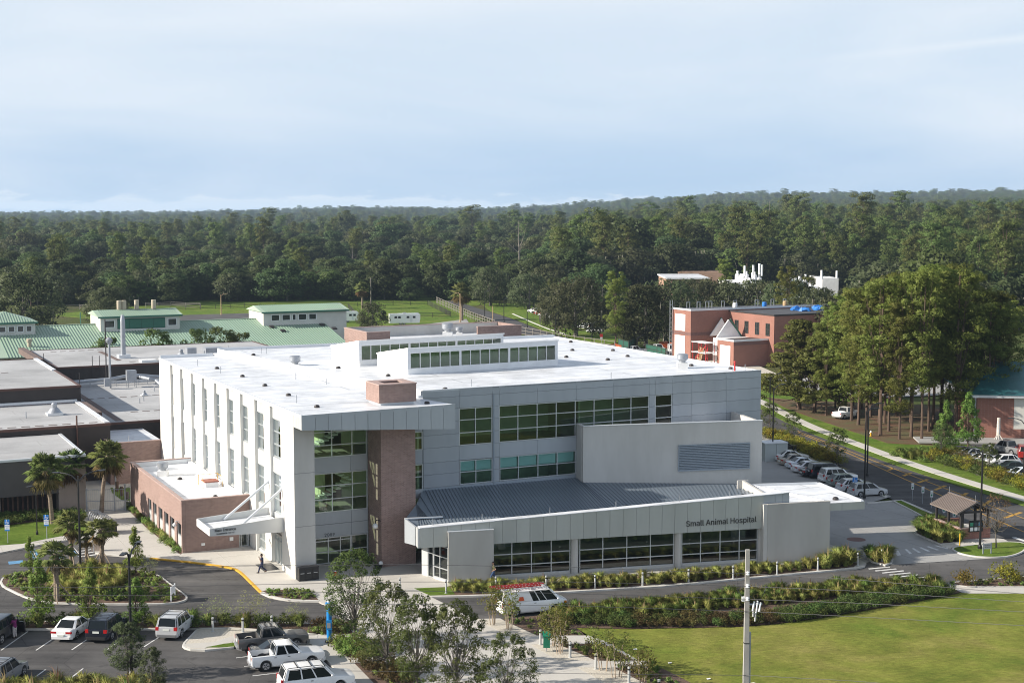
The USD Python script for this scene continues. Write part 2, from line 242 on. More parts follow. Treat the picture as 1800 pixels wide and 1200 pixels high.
# ------------------------------------------------------------ mesh building and scene tree
class MB:
    """Collects shapes into one mesh."""
    def __init__(self): self.v, self.f, self.n = [], [], 0
    def add(self, v, f):
        v = np.asarray(v, float).reshape(-1, 3); f = np.asarray(f, int)
        if f.shape[1] == 4: f = np.vstack([f[:, [0, 1, 2]], f[:, [0, 2, 3]]])
        self.v.append(v); self.f.append(f + self.n); self.n += len(v); return self
    def tm(self, m): return self.add(m.vertices, m.faces)
    def quad(self, *p): return self.add(p, [[0, 1, 2, 3]])
    def obox(self, o, a, b, c):
        """Box from corner o along the edge vectors a, b, c."""
        o, a, b, c = (np.asarray(x, float) for x in (o, a, b, c))
        v = [o, o + a, o + a + b, o + b, o + c, o + a + c, o + a + b + c, o + b + c]
        f = np.array([[3, 2, 1, 0], [4, 5, 6, 7], [0, 1, 5, 4], [1, 2, 6, 5], [2, 3, 7, 6], [3, 0, 4, 7]])
        if np.dot(np.cross(a, b), c) < 0: f = f[:, ::-1]
        return self.add(v, f)
    def box(self, x0, x1, y0, y1, z0, z1): return self.obox((x0, y0, z0), (x1 - x0, 0, 0), (0, y1 - y0, 0), (0, 0, z1 - z0))
    def prism(self, ring, z0, z1, holes=()):
        """Ring of (x, y) points extruded from z0 to z1 (each a number, or one per point of the ring when there are no holes)."""
        ring = [tuple(p[:2]) for p in ring]; n = len(ring)
        za, zb = np.broadcast_to(z0, (n,)).astype(float), np.broadcast_to(z1, (n,)).astype(float)
        area = sum(ring[i][0] * ring[(i + 1) % n][1] - ring[(i + 1) % n][0] * ring[i][1] for i in range(n))
        if area < 0: ring, za, zb = ring[::-1], za[::-1], zb[::-1]
        if holes:
            pg = Polygon(ring, holes); m = trimesh.creation.extrude_polygon(pg, float(zb[0] - za[0]), engine="earcut"); m.apply_translation([0, 0, za[0]]); return self.tm(m)
        tri = earcut(ring)
        v = [(x, y, z) for (x, y), z in zip(ring, za)] + [(x, y, z) for (x, y), z in zip(ring, zb)]
        f = [t[::-1] for t in tri] + [[i + n for i in t] for t in tri]
        for i in range(n):
            j = (i + 1) % n; f += [[i, j, j + n], [i, j + n, i + n]]
        return self.add(v, f)
    def sheet(self, poly, z, skirt=0.0):
        """A shapely polygon as a flat sheet (with a skirt down to z - skirt)."""
        for g in getattr(poly, "geoms", [poly]):
            if g.is_empty or g.geom_type != "Polygon" or g.area < 1e-4: continue
            if skirt:
                m = trimesh.creation.extrude_polygon(g, skirt, engine="earcut"); m.apply_translation([0, 0, z - skirt]); self.tm(m)
            else:
                v, f = trimesh.creation.triangulate_polygon(g, engine="earcut")
                v, f = np.asarray(v), np.asarray(f)
                a, b, c = v[f[:, 0]], v[f[:, 1]], v[f[:, 2]]
                flip = (b - a)[:, 0] * (c - a)[:, 1] - (b - a)[:, 1] * (c - a)[:, 0] < 0; f[flip] = f[flip][:, ::-1]
                self.add(np.column_stack([v, np.full(len(v), z)]), f)
        return self
    def tube(self, pts, r, sides=8, cap=True):
        p = np.asarray(pts, float); r = np.broadcast_to(r, (len(p),)).astype(float)
        t = np.gradient(p, axis=0); t /= np.linalg.norm(t, axis=1, keepdims=True) + 1e-12
        a = np.cross(t, np.where(np.abs(t[:, 2:]) < 0.9, [0, 0, 1.0], [1.0, 0, 0])); a /= np.linalg.norm(a, axis=1, keepdims=True) + 1e-12
        b = np.cross(t, a); an = np.arange(sides) * 2 * np.pi / sides
        v = p[:, None] + r[:, None, None] * (np.cos(an)[None, :, None] * a[:, None] + np.sin(an)[None, :, None] * b[:, None])
        i, j = np.meshgrid(np.arange(len(p) - 1), np.arange(sides), indexing="ij")
        q = np.stack([i * sides + j, i * sides + (j + 1) % sides, (i + 1) * sides + (j + 1) % sides, (i + 1) * sides + j], -1).reshape(-1, 4)
        self.add(v.reshape(-1, 3), q)
        if cap:
            n0 = self.n - len(p) * sides
            for k, rev in ((0, True), (len(p) - 1, False)):
                ring = [n0 + k * sides + m for m in range(sides)]
                tr = [[ring[0], ring[m], ring[m + 1]] for m in range(1, sides - 1)]
                self.f.append(np.array([x[::-1] if rev else x for x in tr]))
        return self
    def lathe(self, c, prof, sides=12):
        """prof: (radius, z) from bottom to top about the vertical through c."""
        prof = np.asarray(prof, float); an = np.arange(sides) * 2 * np.pi / sides; k = len(prof)
        v = np.stack([c[0] + prof[:, :1] * np.cos(an), c[1] + prof[:, :1] * np.sin(an), np.broadcast_to(prof[:, 1:] + (c[2] if len(c) > 2 else 0), (k, sides))], -1)
        i, j = np.meshgrid(np.arange(k - 1), np.arange(sides), indexing="ij")
        self.add(v.reshape(-1, 3), np.stack([i * sides + j, i * sides + (j + 1) % sides, (i + 1) * sides + (j + 1) % sides, (i + 1) * sides + j], -1).reshape(-1, 4))
        n0 = self.n - k * sides
        for q, rev in ((0, True), (k - 1, False)):
            ring = [n0 + q * sides + m for m in range(sides)]
            self.f.append(np.array([[ring[0], ring[m + 1], ring[m]] if rev else [ring[0], ring[m], ring[m + 1]] for m in range(1, sides - 1)]))
        return self
    def ball(self, c, r, sub=1):
        m = trimesh.creation.icosphere(sub); return self.add(m.vertices * np.broadcast_to(r, (3,)) + c, m.faces)
    def arrays(self): return np.vstack(self.v), np.vstack(self.f)

def earcut(ring):
    v, f = trimesh.creation.triangulate_polygon(Polygon(ring), engine="earcut")
    v = np.asarray(v)[:, :2]; idx = [int(np.argmin(np.sum((np.asarray(ring) - p) ** 2, 1))) for p in v]
    out = []
    for t in f:
        i, j, k = (idx[x] for x in t); a, b, c = (np.asarray(ring[x]) for x in (i, j, k))
        out.append([i, j, k] if (b[0] - a[0]) * (c[1] - a[1]) - (b[1] - a[1]) * (c[0] - a[0]) > 0 else [i, k, j])
    return out

TAKEN = {}
def free(parent, name):
    n = TAKEN.get((parent, name), 0); TAKEN[(parent, name)] = n + 1
    return f"{parent}/{name}" if n == 0 else f"{parent}/{name}_{n:03d}"
class Node:
    def __init__(self, path, off): self.path, self.off = path, np.asarray(off, float)
    @property
    def prim(self): return stage.GetPrimAtPath(self.path)
def data(prim, **kw):
    for k, v in kw.items():
        if v: prim.SetCustomDataByKey(k, v)
def emit(path, mb, m, off=(0, 0, 0), smooth=False):
    v, f = mb.arrays() if isinstance(mb, MB) else (np.asarray(mb.vertices), np.asarray(mb.faces))
    return usdkit.mesh(stage, path, (v - np.asarray(off), f), MATS[m], smooth=smooth).GetPrim()
def thing(name, label, cat, loc=(0, 0, 0), rot=None, group=None, local=False):
    """An Xform at the thing's base. Its parts are given in world coordinates, or with local=True in its own."""
    path = free("/World", name); x = UsdGeom.Xform.Define(stage, path)
    x.AddTranslateOp().Set(Gf.Vec3d(*map(float, loc)))
    if rot: x.AddRotateZOp().Set(math.degrees(rot))
    data(x.GetPrim(), label=label, category=cat, group=group)
    return Node(path, (0, 0, 0) if local else loc)
def part(parent, name, mb, m, smooth=False, label=None, kind=None):
    path = free(parent.path, name); p = emit(path, mb, m, parent.off, smooth)
    data(p, label=label, kind=kind)
    return Node(path, parent.off)
def solo(name, label, cat, mb, m, smooth=False, group=None, kind=None):
    """A thing that is one mesh, in world coordinates."""
    v, f = mb.arrays(); base = np.array([*(v.min(0) + v.max(0))[:2] / 2, v[:, 2].min()])
    path = free("/World", name); p = emit(path, mb, m, base, smooth)
    UsdGeom.Xformable(p).AddTranslateOp().Set(Gf.Vec3d(*base))
    data(p, label=label, category=cat, group=group, kind=kind); return Node(path, base)
def struct(name, mb, m, smooth=False, label=None):
    path = free("/World", name); p = emit(path, mb, m, (0, 0, 0), smooth); data(p, kind="structure", label=label); return Node(path, (0, 0, 0))
def proto(name):
    path = "/World/" + name; stage.CreateClassPrim(path); return Node(path, (0, 0, 0))
def inst(pr, name, label, cat, loc, rot=0.0, scale=1.0, group=None):
    path = free("/World", name); x = UsdGeom.Xform.Define(stage, path)
    x.AddTranslateOp().Set(Gf.Vec3d(*map(float, loc))); x.AddRotateZOp().Set(math.degrees(rot)); x.AddScaleOp().Set(Gf.Vec3f(*map(float, np.broadcast_to(scale, (3,)))))
    x.GetPrim().GetReferences().AddInternalReference(pr.path); x.GetPrim().SetInstanceable(True)
    data(x.GetPrim(), label=label, category=cat, group=group)
# ------------------------------------------------------------ ground
ROAD = -0.13
def smooth01(x): x = np.clip(x, 0, 1); return x * x * (3 - 2 * x)
def terrain(x, y):
    x, y = np.asarray(x, float), np.asarray(y, float)
    r = np.hypot(x, y); a = np.degrees(np.arctan2(x, np.maximum(y, 1e-6)))
    h = smooth01((r - 420) / 900) * (1 + 9 * smooth01((a + 2) / 14))
    h += smooth01((r - 1800) / 3200) * np.interp(a, [-22, -16, -12, -6.5, -2, 1, 4, 9, 14, 22], [6, 6, 9, 26, 22, 26, 36, 56, 58, 66])
    h += smooth01((r - 500) / 500) * 6 * (meshkit.noise(np.stack([x / 330, y / 330, np.zeros_like(x)], -1), 5) - 0.5)
    return h - 0.3 * (r < 1e9)
rr = np.concatenate([[0, 40, 80, 120, 170, 230, 300], np.geomspace(360, 14000, 46)]); aa = np.radians(np.linspace(0, 360, 181)[:-1])
RR, AA = np.meshgrid(rr, aa, indexing="ij"); gx, gy = RR * np.sin(AA), RR * np.cos(AA)
gv = np.stack([gx, gy, np.where(gy > 0, terrain(gx, gy), -0.3)], -1).reshape(-1, 3)
ii, jj = np.meshgrid(np.arange(len(rr) - 1), np.arange(180), indexing="ij")
gq = np.stack([ii * 180 + jj, (ii + 1) * 180 + jj, (ii + 1) * 180 + (jj + 1) % 180, ii * 180 + (jj + 1) % 180], -1).reshape(-1, 4)
struct("ground", MB().add(gv, gq[:, ::-1]), "rough_grass", smooth=True)

def pg(*pts, z=0.0): 
    p = Polygon(P(*pts, z=z)); return p if p.is_valid else p.buffer(0)
def stpoly(*pts): return Polygon([W2(*p) for p in pts])
def raised(name, poly, m, kerb="kerb", top=0.0, w=0.16, edges=None):
    """A bed, lawn or island inside its own kerb."""
    inner = poly.buffer(-w) if kerb else poly
    n = struct(name, MB().sheet(inner, top), m)
    if kerb: part(n, "kerb", MB().sheet(poly.difference(inner), top + 0.02, 0.17 + top), kerb)
    return n
def ribbon(line, w0, w1):
    """Polygon between two offsets left (+) of a line of (x, y)."""
    p = np.asarray(line, float); t = np.gradient(p, axis=0); t /= np.linalg.norm(t, axis=1, keepdims=True); n = np.stack([-t[:, 1], t[:, 0]], -1)
    return Polygon(np.vstack([p + n * w0, (p + n * w1)[::-1]])).buffer(0)
def smoothline(pts, k=6):
    p = np.asarray(pts, float)
    for _ in range(3):
        q = [p[0]]
        for a, b in zip(p[:-1], p[1:]): q += [a * .75 + b * .25, a * .25 + b * .75]
        p = np.array(q + [p[-1]])
    return p

# asphalt: drive, loop and parking lot as one sheet; the through road as another
asph = pg((-260, 930), (200, 925), (470, 960), (700, 1030), (1000, 1010), (1530, 960), (1640, 985), (1760, 940), (1960, 1000), (2000, 1080), (1500, 1075), (900, 1110), (700, 1330), (-400, 1330), z=ROAD)
struct("asphalt", MB().sheet(asph, ROAD), "asphalt")
road_r = P((1246, 668), (1290, 688), (1338, 709), (1385, 739), (1440, 765), (1516, 795), (1622, 834), (1800, 889), (2000, 950), (2300, 1040), z=ROAD)
road_l = P((1150, 672), (1215, 692), (1290, 722), (1345, 756), (1400, 788), (1450, 816), (1520, 853), (1600, 893), (1680, 937), (1755, 968), (1810, 1002), (1900, 1060), z=ROAD)
through = Polygon(road_r + road_l[::-1]).buffer(0)
struct("through_road", MB().sheet(through, ROAD + 0.004), "asphalt_dark")
# far stretch of the same road, running away from the back of the hospital
far_r = P((1130, 618), (1075, 607), (1020, 600), (960, 584), (905, 562), (862, 548), (838, 541), (800, 528), z=-0.1)
far_l = P((1130, 632), (1060, 622), (990, 608), (930, 592), (880, 570), (838, 552), (815, 541), (780, 529), z=-0.1)
struct("far_road", MB().sheet(Polygon(far_r + far_l[::-1]).buffer(0), -0.1), "asphalt_dark")

# forecourt and paths in poured concrete, cut into slabs
fore = pg((-300, 1000), (-60, 978), (0, 970.8), (67, 957), (123, 947), (155, 946), (168, 971), (183, 973.5), (263, 980), (333, 986.7), (405, 996), (420, 1003), (437, 1020), (458, 1040.7),
          (473, 1048), (507, 1054), (560, 1056), (576, 1064), (608, 1092), (540, 1115), (538, 1131), (575, 1160), (640, 1230), (1150, 1240), (1230, 1225), (1070, 1128), (1035, 1116), (940, 1116), (880, 1086), (836, 1087),
          (757, 1048), (893, 1045), (1160, 1030), (1338, 1013), (1505, 998), (1520, 994), (1523, 989), (1480, 966), (1457, 955), (1300, 930), (800, 900), (560, 900), (300, 860), (230, 800), (150, 830), (120, 920), (-60, 952), (-300, 975))
fore = fore.buffer(0)
shell = stpoly((-25, 60), (60, 60), (60, -20), (40, -8), (23, -3), (13, 4), (2, 30), (-2, 60))
fore_n = struct("forecourt", MB().sheet(fore, -0.03, 0.13), "concrete_walk")
keep = fore.difference(unary_union([stpoly((1, 2.5), (1, 60), (60, 60), (60, 2.5)), stpoly((-6.7, 14.6), (-6.7, 38), (1, 38), (1, 14.6)), stpoly((-30, 39.5), (-11.5, 39.5), (-11.5, 70), (-30, 70))]))
visible = pg((-40, 1210), (-40, 820), (1540, 820), (1540, 1210), (1300, 1230))
slab_boxes = []
x0, y0, x1, y1 = keep.bounds
step = 3.7
gc = np.array(W2(0, 0))
for i in range(-22, 22):
    for j in range(-22, 18):
        c = sbox(i * step + 0.012, j * step + 0.012, (i + 1) * step - 0.012, (j + 1) * step - 0.012)
        c = affinity.affine_transform(c, [U[0], V[0], U[1], V[1], ORG[0], ORG[1]]).intersection(keep)
        if c.is_empty or c.area < 0.3 or not c.intersects(visible): continue
        slab_boxes.append(c)
slab_boxes.sort(key=lambda c: c.centroid.y)
for c in slab_boxes[:280]: part(fore_n, "paving_slab", MB().sheet(c, 0.0, 0.06), "concrete_walk")
if slab_boxes[280:]:
    rest = MB()
    for c in slab_boxes[280:]: rest.sheet(c, 0.0, 0.06)
    part(fore_n, "far_paving", rest, "concrete_walk", kind="stuff")
# yellow no-parking kerb round the drop-off, pale kerb along the rest of the forecourt's road edge
ky = P((263, 980), (333, 986.7), (405, 996), (420, 1003), (437, 1020), (458, 1040.7))
kl = P((168, 971), (183, 973.5), (263, 980))
kr = P((757, 1048), (893, 1045), (1160, 1030), (1338, 1013), (1505, 998), (1520, 994))
part(fore_n, "yellow_kerb", MB().sheet(ribbon(smoothline(ky), -0.02, 0.2), 0.012, 0.15), "kerb_yellow")
part(fore_n, "kerb", MB().sheet(ribbon(smoothline(kl), -0.02, 0.17), 0.012, 0.15), "kerb")
part(fore_n, "kerb", MB().sheet(ribbon(smoothline(kr), -0.03, 0.28), 0.016, 0.16), "kerb")
kll = P((-300, 1000), (-60, 978), (0, 970.8), (67, 957), (123, 947), (155, 946))
part(fore_n, "kerb", MB().sheet(ribbon(smoothline(kll), -0.02, 0.17), 0.012, 0.15), "kerb")

# beds, islands, lawns
def zpts(ox, oy, k, pts): return [(ox + x / k, oy + y / k) for x, y in pts]
loop = zpts(0, 880, 6, [(0, 850), (25, 800), (140, 775), (300, 762), (600, 735), (900, 700), (1300, 712), (1650, 755), (1800, 870), (1880, 930), (1960, 985), (1985, 1020), (1950, 1050), (1850, 1075), (1600, 1085), (1000, 1085), (600, 1075), (400, 1050), (230, 1000), (90, 930), (20, 895)])
loop_poly = Polygon(smoothline(P(*loop, loop[0]))).buffer(0)
raised("loop_island", loop_poly, "mulch")
pen = pg((459, 1040), (470, 1035.5), (545, 1037), (560, 1054), (507, 1054), (473, 1047))
raised("bed_by_crossing", pen, "mulch", top=0.012, kerb=None)
part(fore_n, "kerb", MB().sheet(ribbon(smoothline(P((458, 1040.7), (473, 1048), (507, 1054.5), (560, 1056))), -0.02, 0.3), 0.02, 0.17), "kerb")
# planted strip between the loop and the parking lot, with the gravelled island at its right end
strip = pg((-300, 1096), (-20, 1091), (300, 1091), (500, 1093.5), (612, 1096), (622, 1108), (625, 1116), (556, 1115), (535, 1112), (407, 1103), (346, 1104), (-20, 1105), (-300, 1112))
raised("planted_strip", strip, "mulch", top=0.0)
isl = zpts(260, 1020, 4.5, [(390, 376), (282, 488), (270, 512), (290, 530), (335, 543), (450, 548), (680, 525), (700, 450), (1340, 450), (1345, 424), (700, 378)])
raised("gravel_island", pg(*isl), "gravel", top=0.0)
walk = zpts(260, 1020, 4.5, [(288, 500), (285, 512), (335, 532), (450, 537), (480, 522), (665, 490), (700, 430), (590, 462), (520, 486), (400, 492)])
struct("island_walk", MB().sheet(pg(*walk), 0.016, 0.03), "concrete_walk")
struct("grass_sliver", MB().sheet(pg(*zpts(260, 1020, 4.5, [(455, 527), (500, 520), (600, 500), (690, 490), (690, 521), (560, 528)])), 0.032, 0.02), "green_grass")
struct("front_walk", MB().sheet(pg((535, 1115.5), (625, 1115.5), (640, 1126), (577, 1127), (662, 1215), (628, 1215), (575, 1160), (538, 1131)), 0.006, 0.14), "concrete_walk")
for nm, q in (("tree_bed", [(578, 1128), (630, 1129), (690, 1148), (675, 1154), (612, 1154.5)]), ("tree_bed", [(622, 1164), (690, 1166), (760, 1215), (700, 1222), (672, 1215)]), ("tree_bed", [(560, 1093), (606, 1094), (628, 1114), (560, 1113)])):
    raised(nm, pg(*q), "mulch", top=0.012, kerb=None)
# lawn left of the entrance walk, its clipped hedge bed
raised("left_lawn", pg((-200, 975), (0, 958), (40, 955), (85, 946), (150, 934), (160, 928), (148, 918), (60, 917), (0, 925), (-200, 940)), "green_grass", kerb=None, top=0.012)
raised("hedge_bed", pg((-200, 939), (0, 924.5), (60, 916.5), (146, 917), (140, 906), (60, 905), (0, 909), (-200, 922)), "mulch", kerb=None, top=0.014)
raised("annex_bed", pg((317, 974), (300, 962), (255, 925), (222, 893), (226, 884), (240, 894), (322, 970)), "mulch", kerb=None, top=0.012)
raised("court_lawn", pg((194, 857), (229, 857), (229, 880), (213, 878), (197, 866)), "green_grass", kerb=None, top=0.012)
# grasses between the walk and the road in front of the wing
raised("grass_border", Polygon(P((762, 1047), (893, 1044), (1160, 1029), (1338, 1012), (1500, 996.5), (1508, 990), (1480, 983), (1340, 995), (1160, 1011), (1040, 1018), (900, 1024), (830, 1026), (790, 1029), (764, 1039))), "mulch", kerb=None, top=0.012)
struct("corner_turf", MB().sheet(pg((728, 1033.5), (790, 1031), (800, 1044), (757, 1046.5)), 0.02, 0.02), "green_grass")
# gravel squares and cross paths along the diagonal walk
for q in ([(838, 1088), (881, 1088), (946, 1117), (898, 1119)], [(932, 1132), (978, 1130.5), (1042, 1160), (982, 1160)], [(1014, 1172), (1078, 1172), (1140, 1205), (1075, 1206)]):
    struct("gravel_strip", MB().sheet(pg(*q), 0.006, 0.02), "gravel")
lawn = pg((1013, 1103), (1110, 1105), (1240, 1102.5), (1312, 1100.5), (1368, 1096), (1440, 1086), (1500, 1076), (1600, 1059), (1690, 1041), (1704, 1042.5), (1800, 1042.5), (2100, 1045), (2400, 1330), (1330, 1330), (1210, 1222), (1180, 1195), (1060, 1131), (1036, 1117))
raised("lawn", lawn, "lawn_grass", kerb=None, top=-0.004)
border = pg((883, 1087), (973, 1078), (1060, 1070), (1160, 1062), (1388, 1038.5), (1530, 1027.5), (1600, 1024.5), (1658, 1026), (1690, 1040), (1600, 1058), (1500, 1075), (1440, 1085), (1368, 1095), (1312, 1099.5), (1240, 1101.5), (1110, 1104), (1013, 1102), (1030, 1117), (948, 1117))
raised("shrub_border", border, "mulch", top=-0.01, kerb=None)
for q in ([(980, 1131), (1045, 1131), (1062, 1131), (1150, 1178), (1075, 1162), (1047, 1160)], [(1080, 1173), (1165, 1174), (1240, 1212), (1145, 1206)]):
    struct("side_bed", MB().sheet(pg(*q), 0.004, 0.05), "mulch")
for q in ([(898, 1119), (1035, 1118.5), (1060, 1130.3), (930, 1131.3)], [(982, 1160.7), (1133, 1160.5), (1161, 1173), (1010, 1171.5)]):
    struct("cross_path", MB().sheet(pg(*q), 0.010, 0.05), "concrete_walk")
struct("road_sidewalk", MB().sheet(pg((1654, 1025.5), (1700, 1031), (1800, 1031.5), (2050, 1034), (2050, 1046), (1800, 1042.3), (1704, 1042), (1690, 1040)), 0.006, 0.14), "concrete_walk")
raised("flower_bed", pg((1661, 1025), (1680, 1022), (1720, 1019), (1800, 1012), (1950, 1000), (1950, 1028), (1800, 1031), (1700, 1030.5)), "mulch", top=0.0)
# ambulance drive
drive = zpts(1480, 820, 5, [(-110, 690), (-250, 600), (-700, 300), (-700, 180), (150, 310), (225, 318), (520, 292), (720, 378), (915, 462), (760, 560), (640, 582), (860, 688), (958, 722), (1020, 760), (1130, 784), (1390, 802), (430, 862), (260, 826), (150, 870), (0, 800)])
drv = pg(*drive, z=ROAD)
drv_n = struct("ambulance_drive", MB().sheet(drv, ROAD + 0.008), "concrete_drive")
k = 0
for i in range(40, 75):
    for j in range(-32, 16):
        c = affinity.affine_transform(sbox(i * 4.2 - 142, j * 4.2 + .02, i * 4.2 - 137.84, (j + 1) * 4.2 - .02), [U[0], V[0], U[1], V[1], ORG[0], ORG[1]]).intersection(drv)
        if not c.is_empty and c.area > 0.3: part(drv_n, "drive_slab", MB().sheet(c, ROAD + 0.03, 0.02), "concrete_drive"); k += 1
part(drv_n, "kerb", MB().sheet(ribbon(P(*zpts(1480, 820, 5, [(225, 318), (520, 292), (720, 378), (915, 462)])), 0, 0.2), 0.03, 0.16), "kerb")
part(drv_n, "manhole_cover", MB().lathe((*at2(1505, 948, ROAD), 0), [(0.95, ROAD + 0.03), (0.95, ROAD + 0.036)], 20), "brick_dark", label="round rusty manhole cover in the drive")
# planted islands by the drive and the kiosk
raised("kiosk_lawn", Polygon(smoothline(P(*zpts(1480, 820, 5, [(965, 722), (1010, 752), (1100, 775), (1200, 790), (1340, 796), (1480, 786), (1590, 750), (1640, 700), (1600, 662), (1450, 655), (1300, 664), (1100, 690), (980, 702), (965, 722)])))).buffer(0), "green_grass", top=0.0)
struct("kiosk_walk", MB().sheet(pg(*zpts(1480, 820, 5, [(870, 690), (955, 716), (980, 700), (1100, 688), (1300, 662), (1460, 652), (1420, 632), (1280, 622), (1290, 540), (1090, 500), (800, 470), (840, 600), (1040, 660)])), -0.004, 0.13), "concrete_walk")
raised("kiosk_bed", pg(*zpts(1480, 820, 5, [(638, 582), (860, 680), (1040, 664), (1030, 570), (820, 470), (680, 490)])), "mulch", top=0.012)
raised("drive_island", pg(*zpts(1480, 820, 5, [(215, 795), (262, 832), (380, 862), (440, 840), (452, 800), (400, 770), (280, 765)])), "mulch", top=0.0)
# verge between the drive / staff parking and the through road, verge and walk beyond it
raised("verge", pg((1336, 742), (1365, 757), (1400, 790), (1450, 818), (1520, 855), (1600, 895), (1680, 939), (1730, 962), (1720, 948), (1663, 912), (1624, 896), (1584, 878), (1540, 884), (1520, 884), (1560, 871), (1480, 830), (1430, 802), (1380, 772), (1336, 752)), "green_grass", top=-0.01)
struct("bare_verge", MB().sheet(pg((1590, 880), (1610, 890), (1690, 930), (1735, 952), (1700, 930), (1660, 910)), 0.002, 0.02), "mulch")
lot2 = pg((1338, 760), (1380, 774), (1440, 807), (1500, 842), (1560, 872), (1520, 884), (1480, 886), (1420, 872), (1338, 850), z=ROAD)
struct("staff_parking", MB().sheet(lot2.buffer(0.4), ROAD + 0.02), "concrete_drive")
wk = P((1230, 662), (1338, 704), (1416, 746), (1516, 783), (1622, 822), (1800, 876), (2000, 936), (2300, 1020))
struct("roadside_walk", MB().sheet(ribbon(smoothline(wk), -0.9, 0.9), 0.004, 0.14), "concrete_walk")
grove = pg((1230, 655), (1338, 700), (1416, 741), (1516, 778), (1622, 817), (1800, 871), (2300, 1010), (2300, 860), (1800, 800), (1700, 770), (1560, 700), (1420, 690), (1330, 660))
struct("far_verge", MB().sheet(ribbon(smoothline(wk), -2.4, 2.2), -0.05, 0.05), "green_grass")
struct("grove_floor", MB().sheet(pg((1346, 698), (1380, 716), (1440, 738), (1500, 758), (1560, 778), (1640, 782), (1740, 768), (1720, 728), (1640, 712), (1500, 706), (1420, 704)), -0.03, 0.05), "pine_straw")
struct("grove_grass", MB().sheet(grove, -0.06, 0.06), "green_grass")
lot3 = pg((1660, 812), (1690, 790), (1740, 770), (1900, 770), (2100, 800), (2100, 890), (1860, 860), (1760, 838), z=ROAD)
struct("far_parking", MB().sheet(lot3, 0.0, 0.05), "asphalt_dark")
# fields, pens and yards at the back
struct("paddock", MB().sheet(pg((300, 560), (430, 545), (700, 530), (770, 530), (850, 560), (800, 575), (640, 590), (420, 572)), -0.16, 0.1), "green_grass")
struct("road_lawn", MB().sheet(pg((846, 533), (930, 533), (1000, 560), (1100, 598), (1075, 604), (1020, 598), (962, 582), (905, 560), (862, 546)), -0.08, 0.1), "green_grass")
struct("pasture", MB().sheet(pg((80, 552), (160, 545), (430, 520), (760, 518), (860, 526), (840, 536), (700, 538), (430, 550), (200, 562)), -0.18, 0.1), "green_grass")
struct("gravel_yard", MB().sheet(pg((725, 572), (820, 560), (830, 575), (740, 590)), -0.1, 0.05), "concrete_drive")
struct("barn_yard", MB().sheet(pg((300, 575), (320, 553), (462, 549), (470, 560), (460, 580), (380, 590)), -0.1, 0.05), "asphalt")
struct("building_site", MB().sheet(pg((1080, 622), (1140, 612), (1200, 618), (1330, 640), (1420, 680), (1300, 690), (1180, 660)), -0.1, 0.05), "gravel")
struct("grove_yard", MB().sheet(pg((1320, 668), (1380, 655), (1480, 650), (1700, 660), (1720, 690), (1500, 700), (1400, 690)), -0.09, 0.05), "concrete_drive")
struct("far_kerb", MB().sheet(ribbon(P((901, 551), (935, 566), (965, 578), (994, 587)), -0.25, 0.25), 0.02, 0.15), "kerb")

# ------------------------------------------------------------ painted markings
def stripe(a, b, w, z): 
    a, b = np.asarray(a), np.asarray(b); d = (b - a) / np.linalg.norm(b - a); n = np.array([-d[1], d[0]]) * w / 2
    return Polygon([a + n, b + n, b - n, a - n])
def line(name, pts, w, m, z): return struct(name, MB().sheet(ribbon(np.asarray(pts), -w / 2, w / 2), z), m)
zp = ROAD + 0.004
bays = struct("parking_lines", MB().sheet(stripe(at2(2, 1142, ROAD), at2(49, 1109, ROAD), .11, 0), zp), "paint_white")
for a, b in (((63.5, 1142), (108, 1112)), ((126, 1141.5), (168, 1113)), ((188, 1141), (230, 1112)), ((253, 1136), (290, 1112)), ((327, 1124), (348, 1105)), ((48, 1199), (80, 1176)), ((114, 1199), (146, 1174)), ((-40, 1199), (10, 1174)),
             ((415, 1155.5), (450, 1151)), ((429, 1170.5), (470, 1166)), ((444, 1187), (520, 1178)), ((300, 1240), (420, 1222))):
    part(bays, "bay_line", MB().sheet(stripe(at2(*a, ROAD), at2(*b, ROAD), .11, 0), zp), "paint_white")
zb = struct("crosswalk", MB().sheet(Polygon(P(*zpts(1480, 820, 5, [(230, 893), (418, 876), (424, 882), (238, 900)]), z=ROAD)), zp), "paint_white")
for q in ([(290, 910), (475, 893), (482, 899), (296, 917)], [(350, 929), (540, 909), (546, 916), (356, 936)], [(414, 946), (600, 927), (606, 934), (420, 953)], [(478, 965), (666, 945), (672, 952), (484, 972)],
          [(540, 984), (730, 963), (737, 970), (546, 991)], [(605, 1002), (796, 982), (803, 989), (611, 1009)], [(680, 1019), (862, 1001), (870, 1008), (690, 1026)]):
    part(zb, "bar", MB().sheet(Polygon(P(*zpts(1480, 820, 5, q), z=ROAD)), zp), "paint_white")
for i, (f0, f1) in enumerate(((0.0, 0.07), (0.22, 0.27), (0.38, 0.43), (0.55, 0.6), (0.72, 0.77), (0.9, 0.95))):
    a, b, c, d = (np.array(at2(1480 + x / 5, 820 + y / 5, ROAD)) for x, y in ((465, 738), (850, 690), (940, 722), (455, 786)))
    part(zb, "drive_bar", MB().sheet(Polygon([a + (b - a) * f0, a + (b - a) * f1, d + (c - d) * (f1 + .06), d + (c - d) * (f0 + .06)]), ROAD + 0.034), "paint_white")
yl = struct("road_centre_line", MB().sheet(ribbon(smoothline(P((1402, 760), (1450, 779), (1500, 800), (1560, 828), (1640, 864), (1720, 900), (1790, 930), (1860, 960), z=ROAD)), -.09, .09), ROAD + 0.009), "paint_yellow")
part(yl, "second_line", MB().sheet(ribbon(smoothline(P((1402, 757.5), (1450, 776), (1500, 795.5), (1560, 819), (1640, 850), (1720, 880), (1800, 911), (1900, 948), z=ROAD)), -.09, .09), ROAD + 0.009), "paint_yellow")
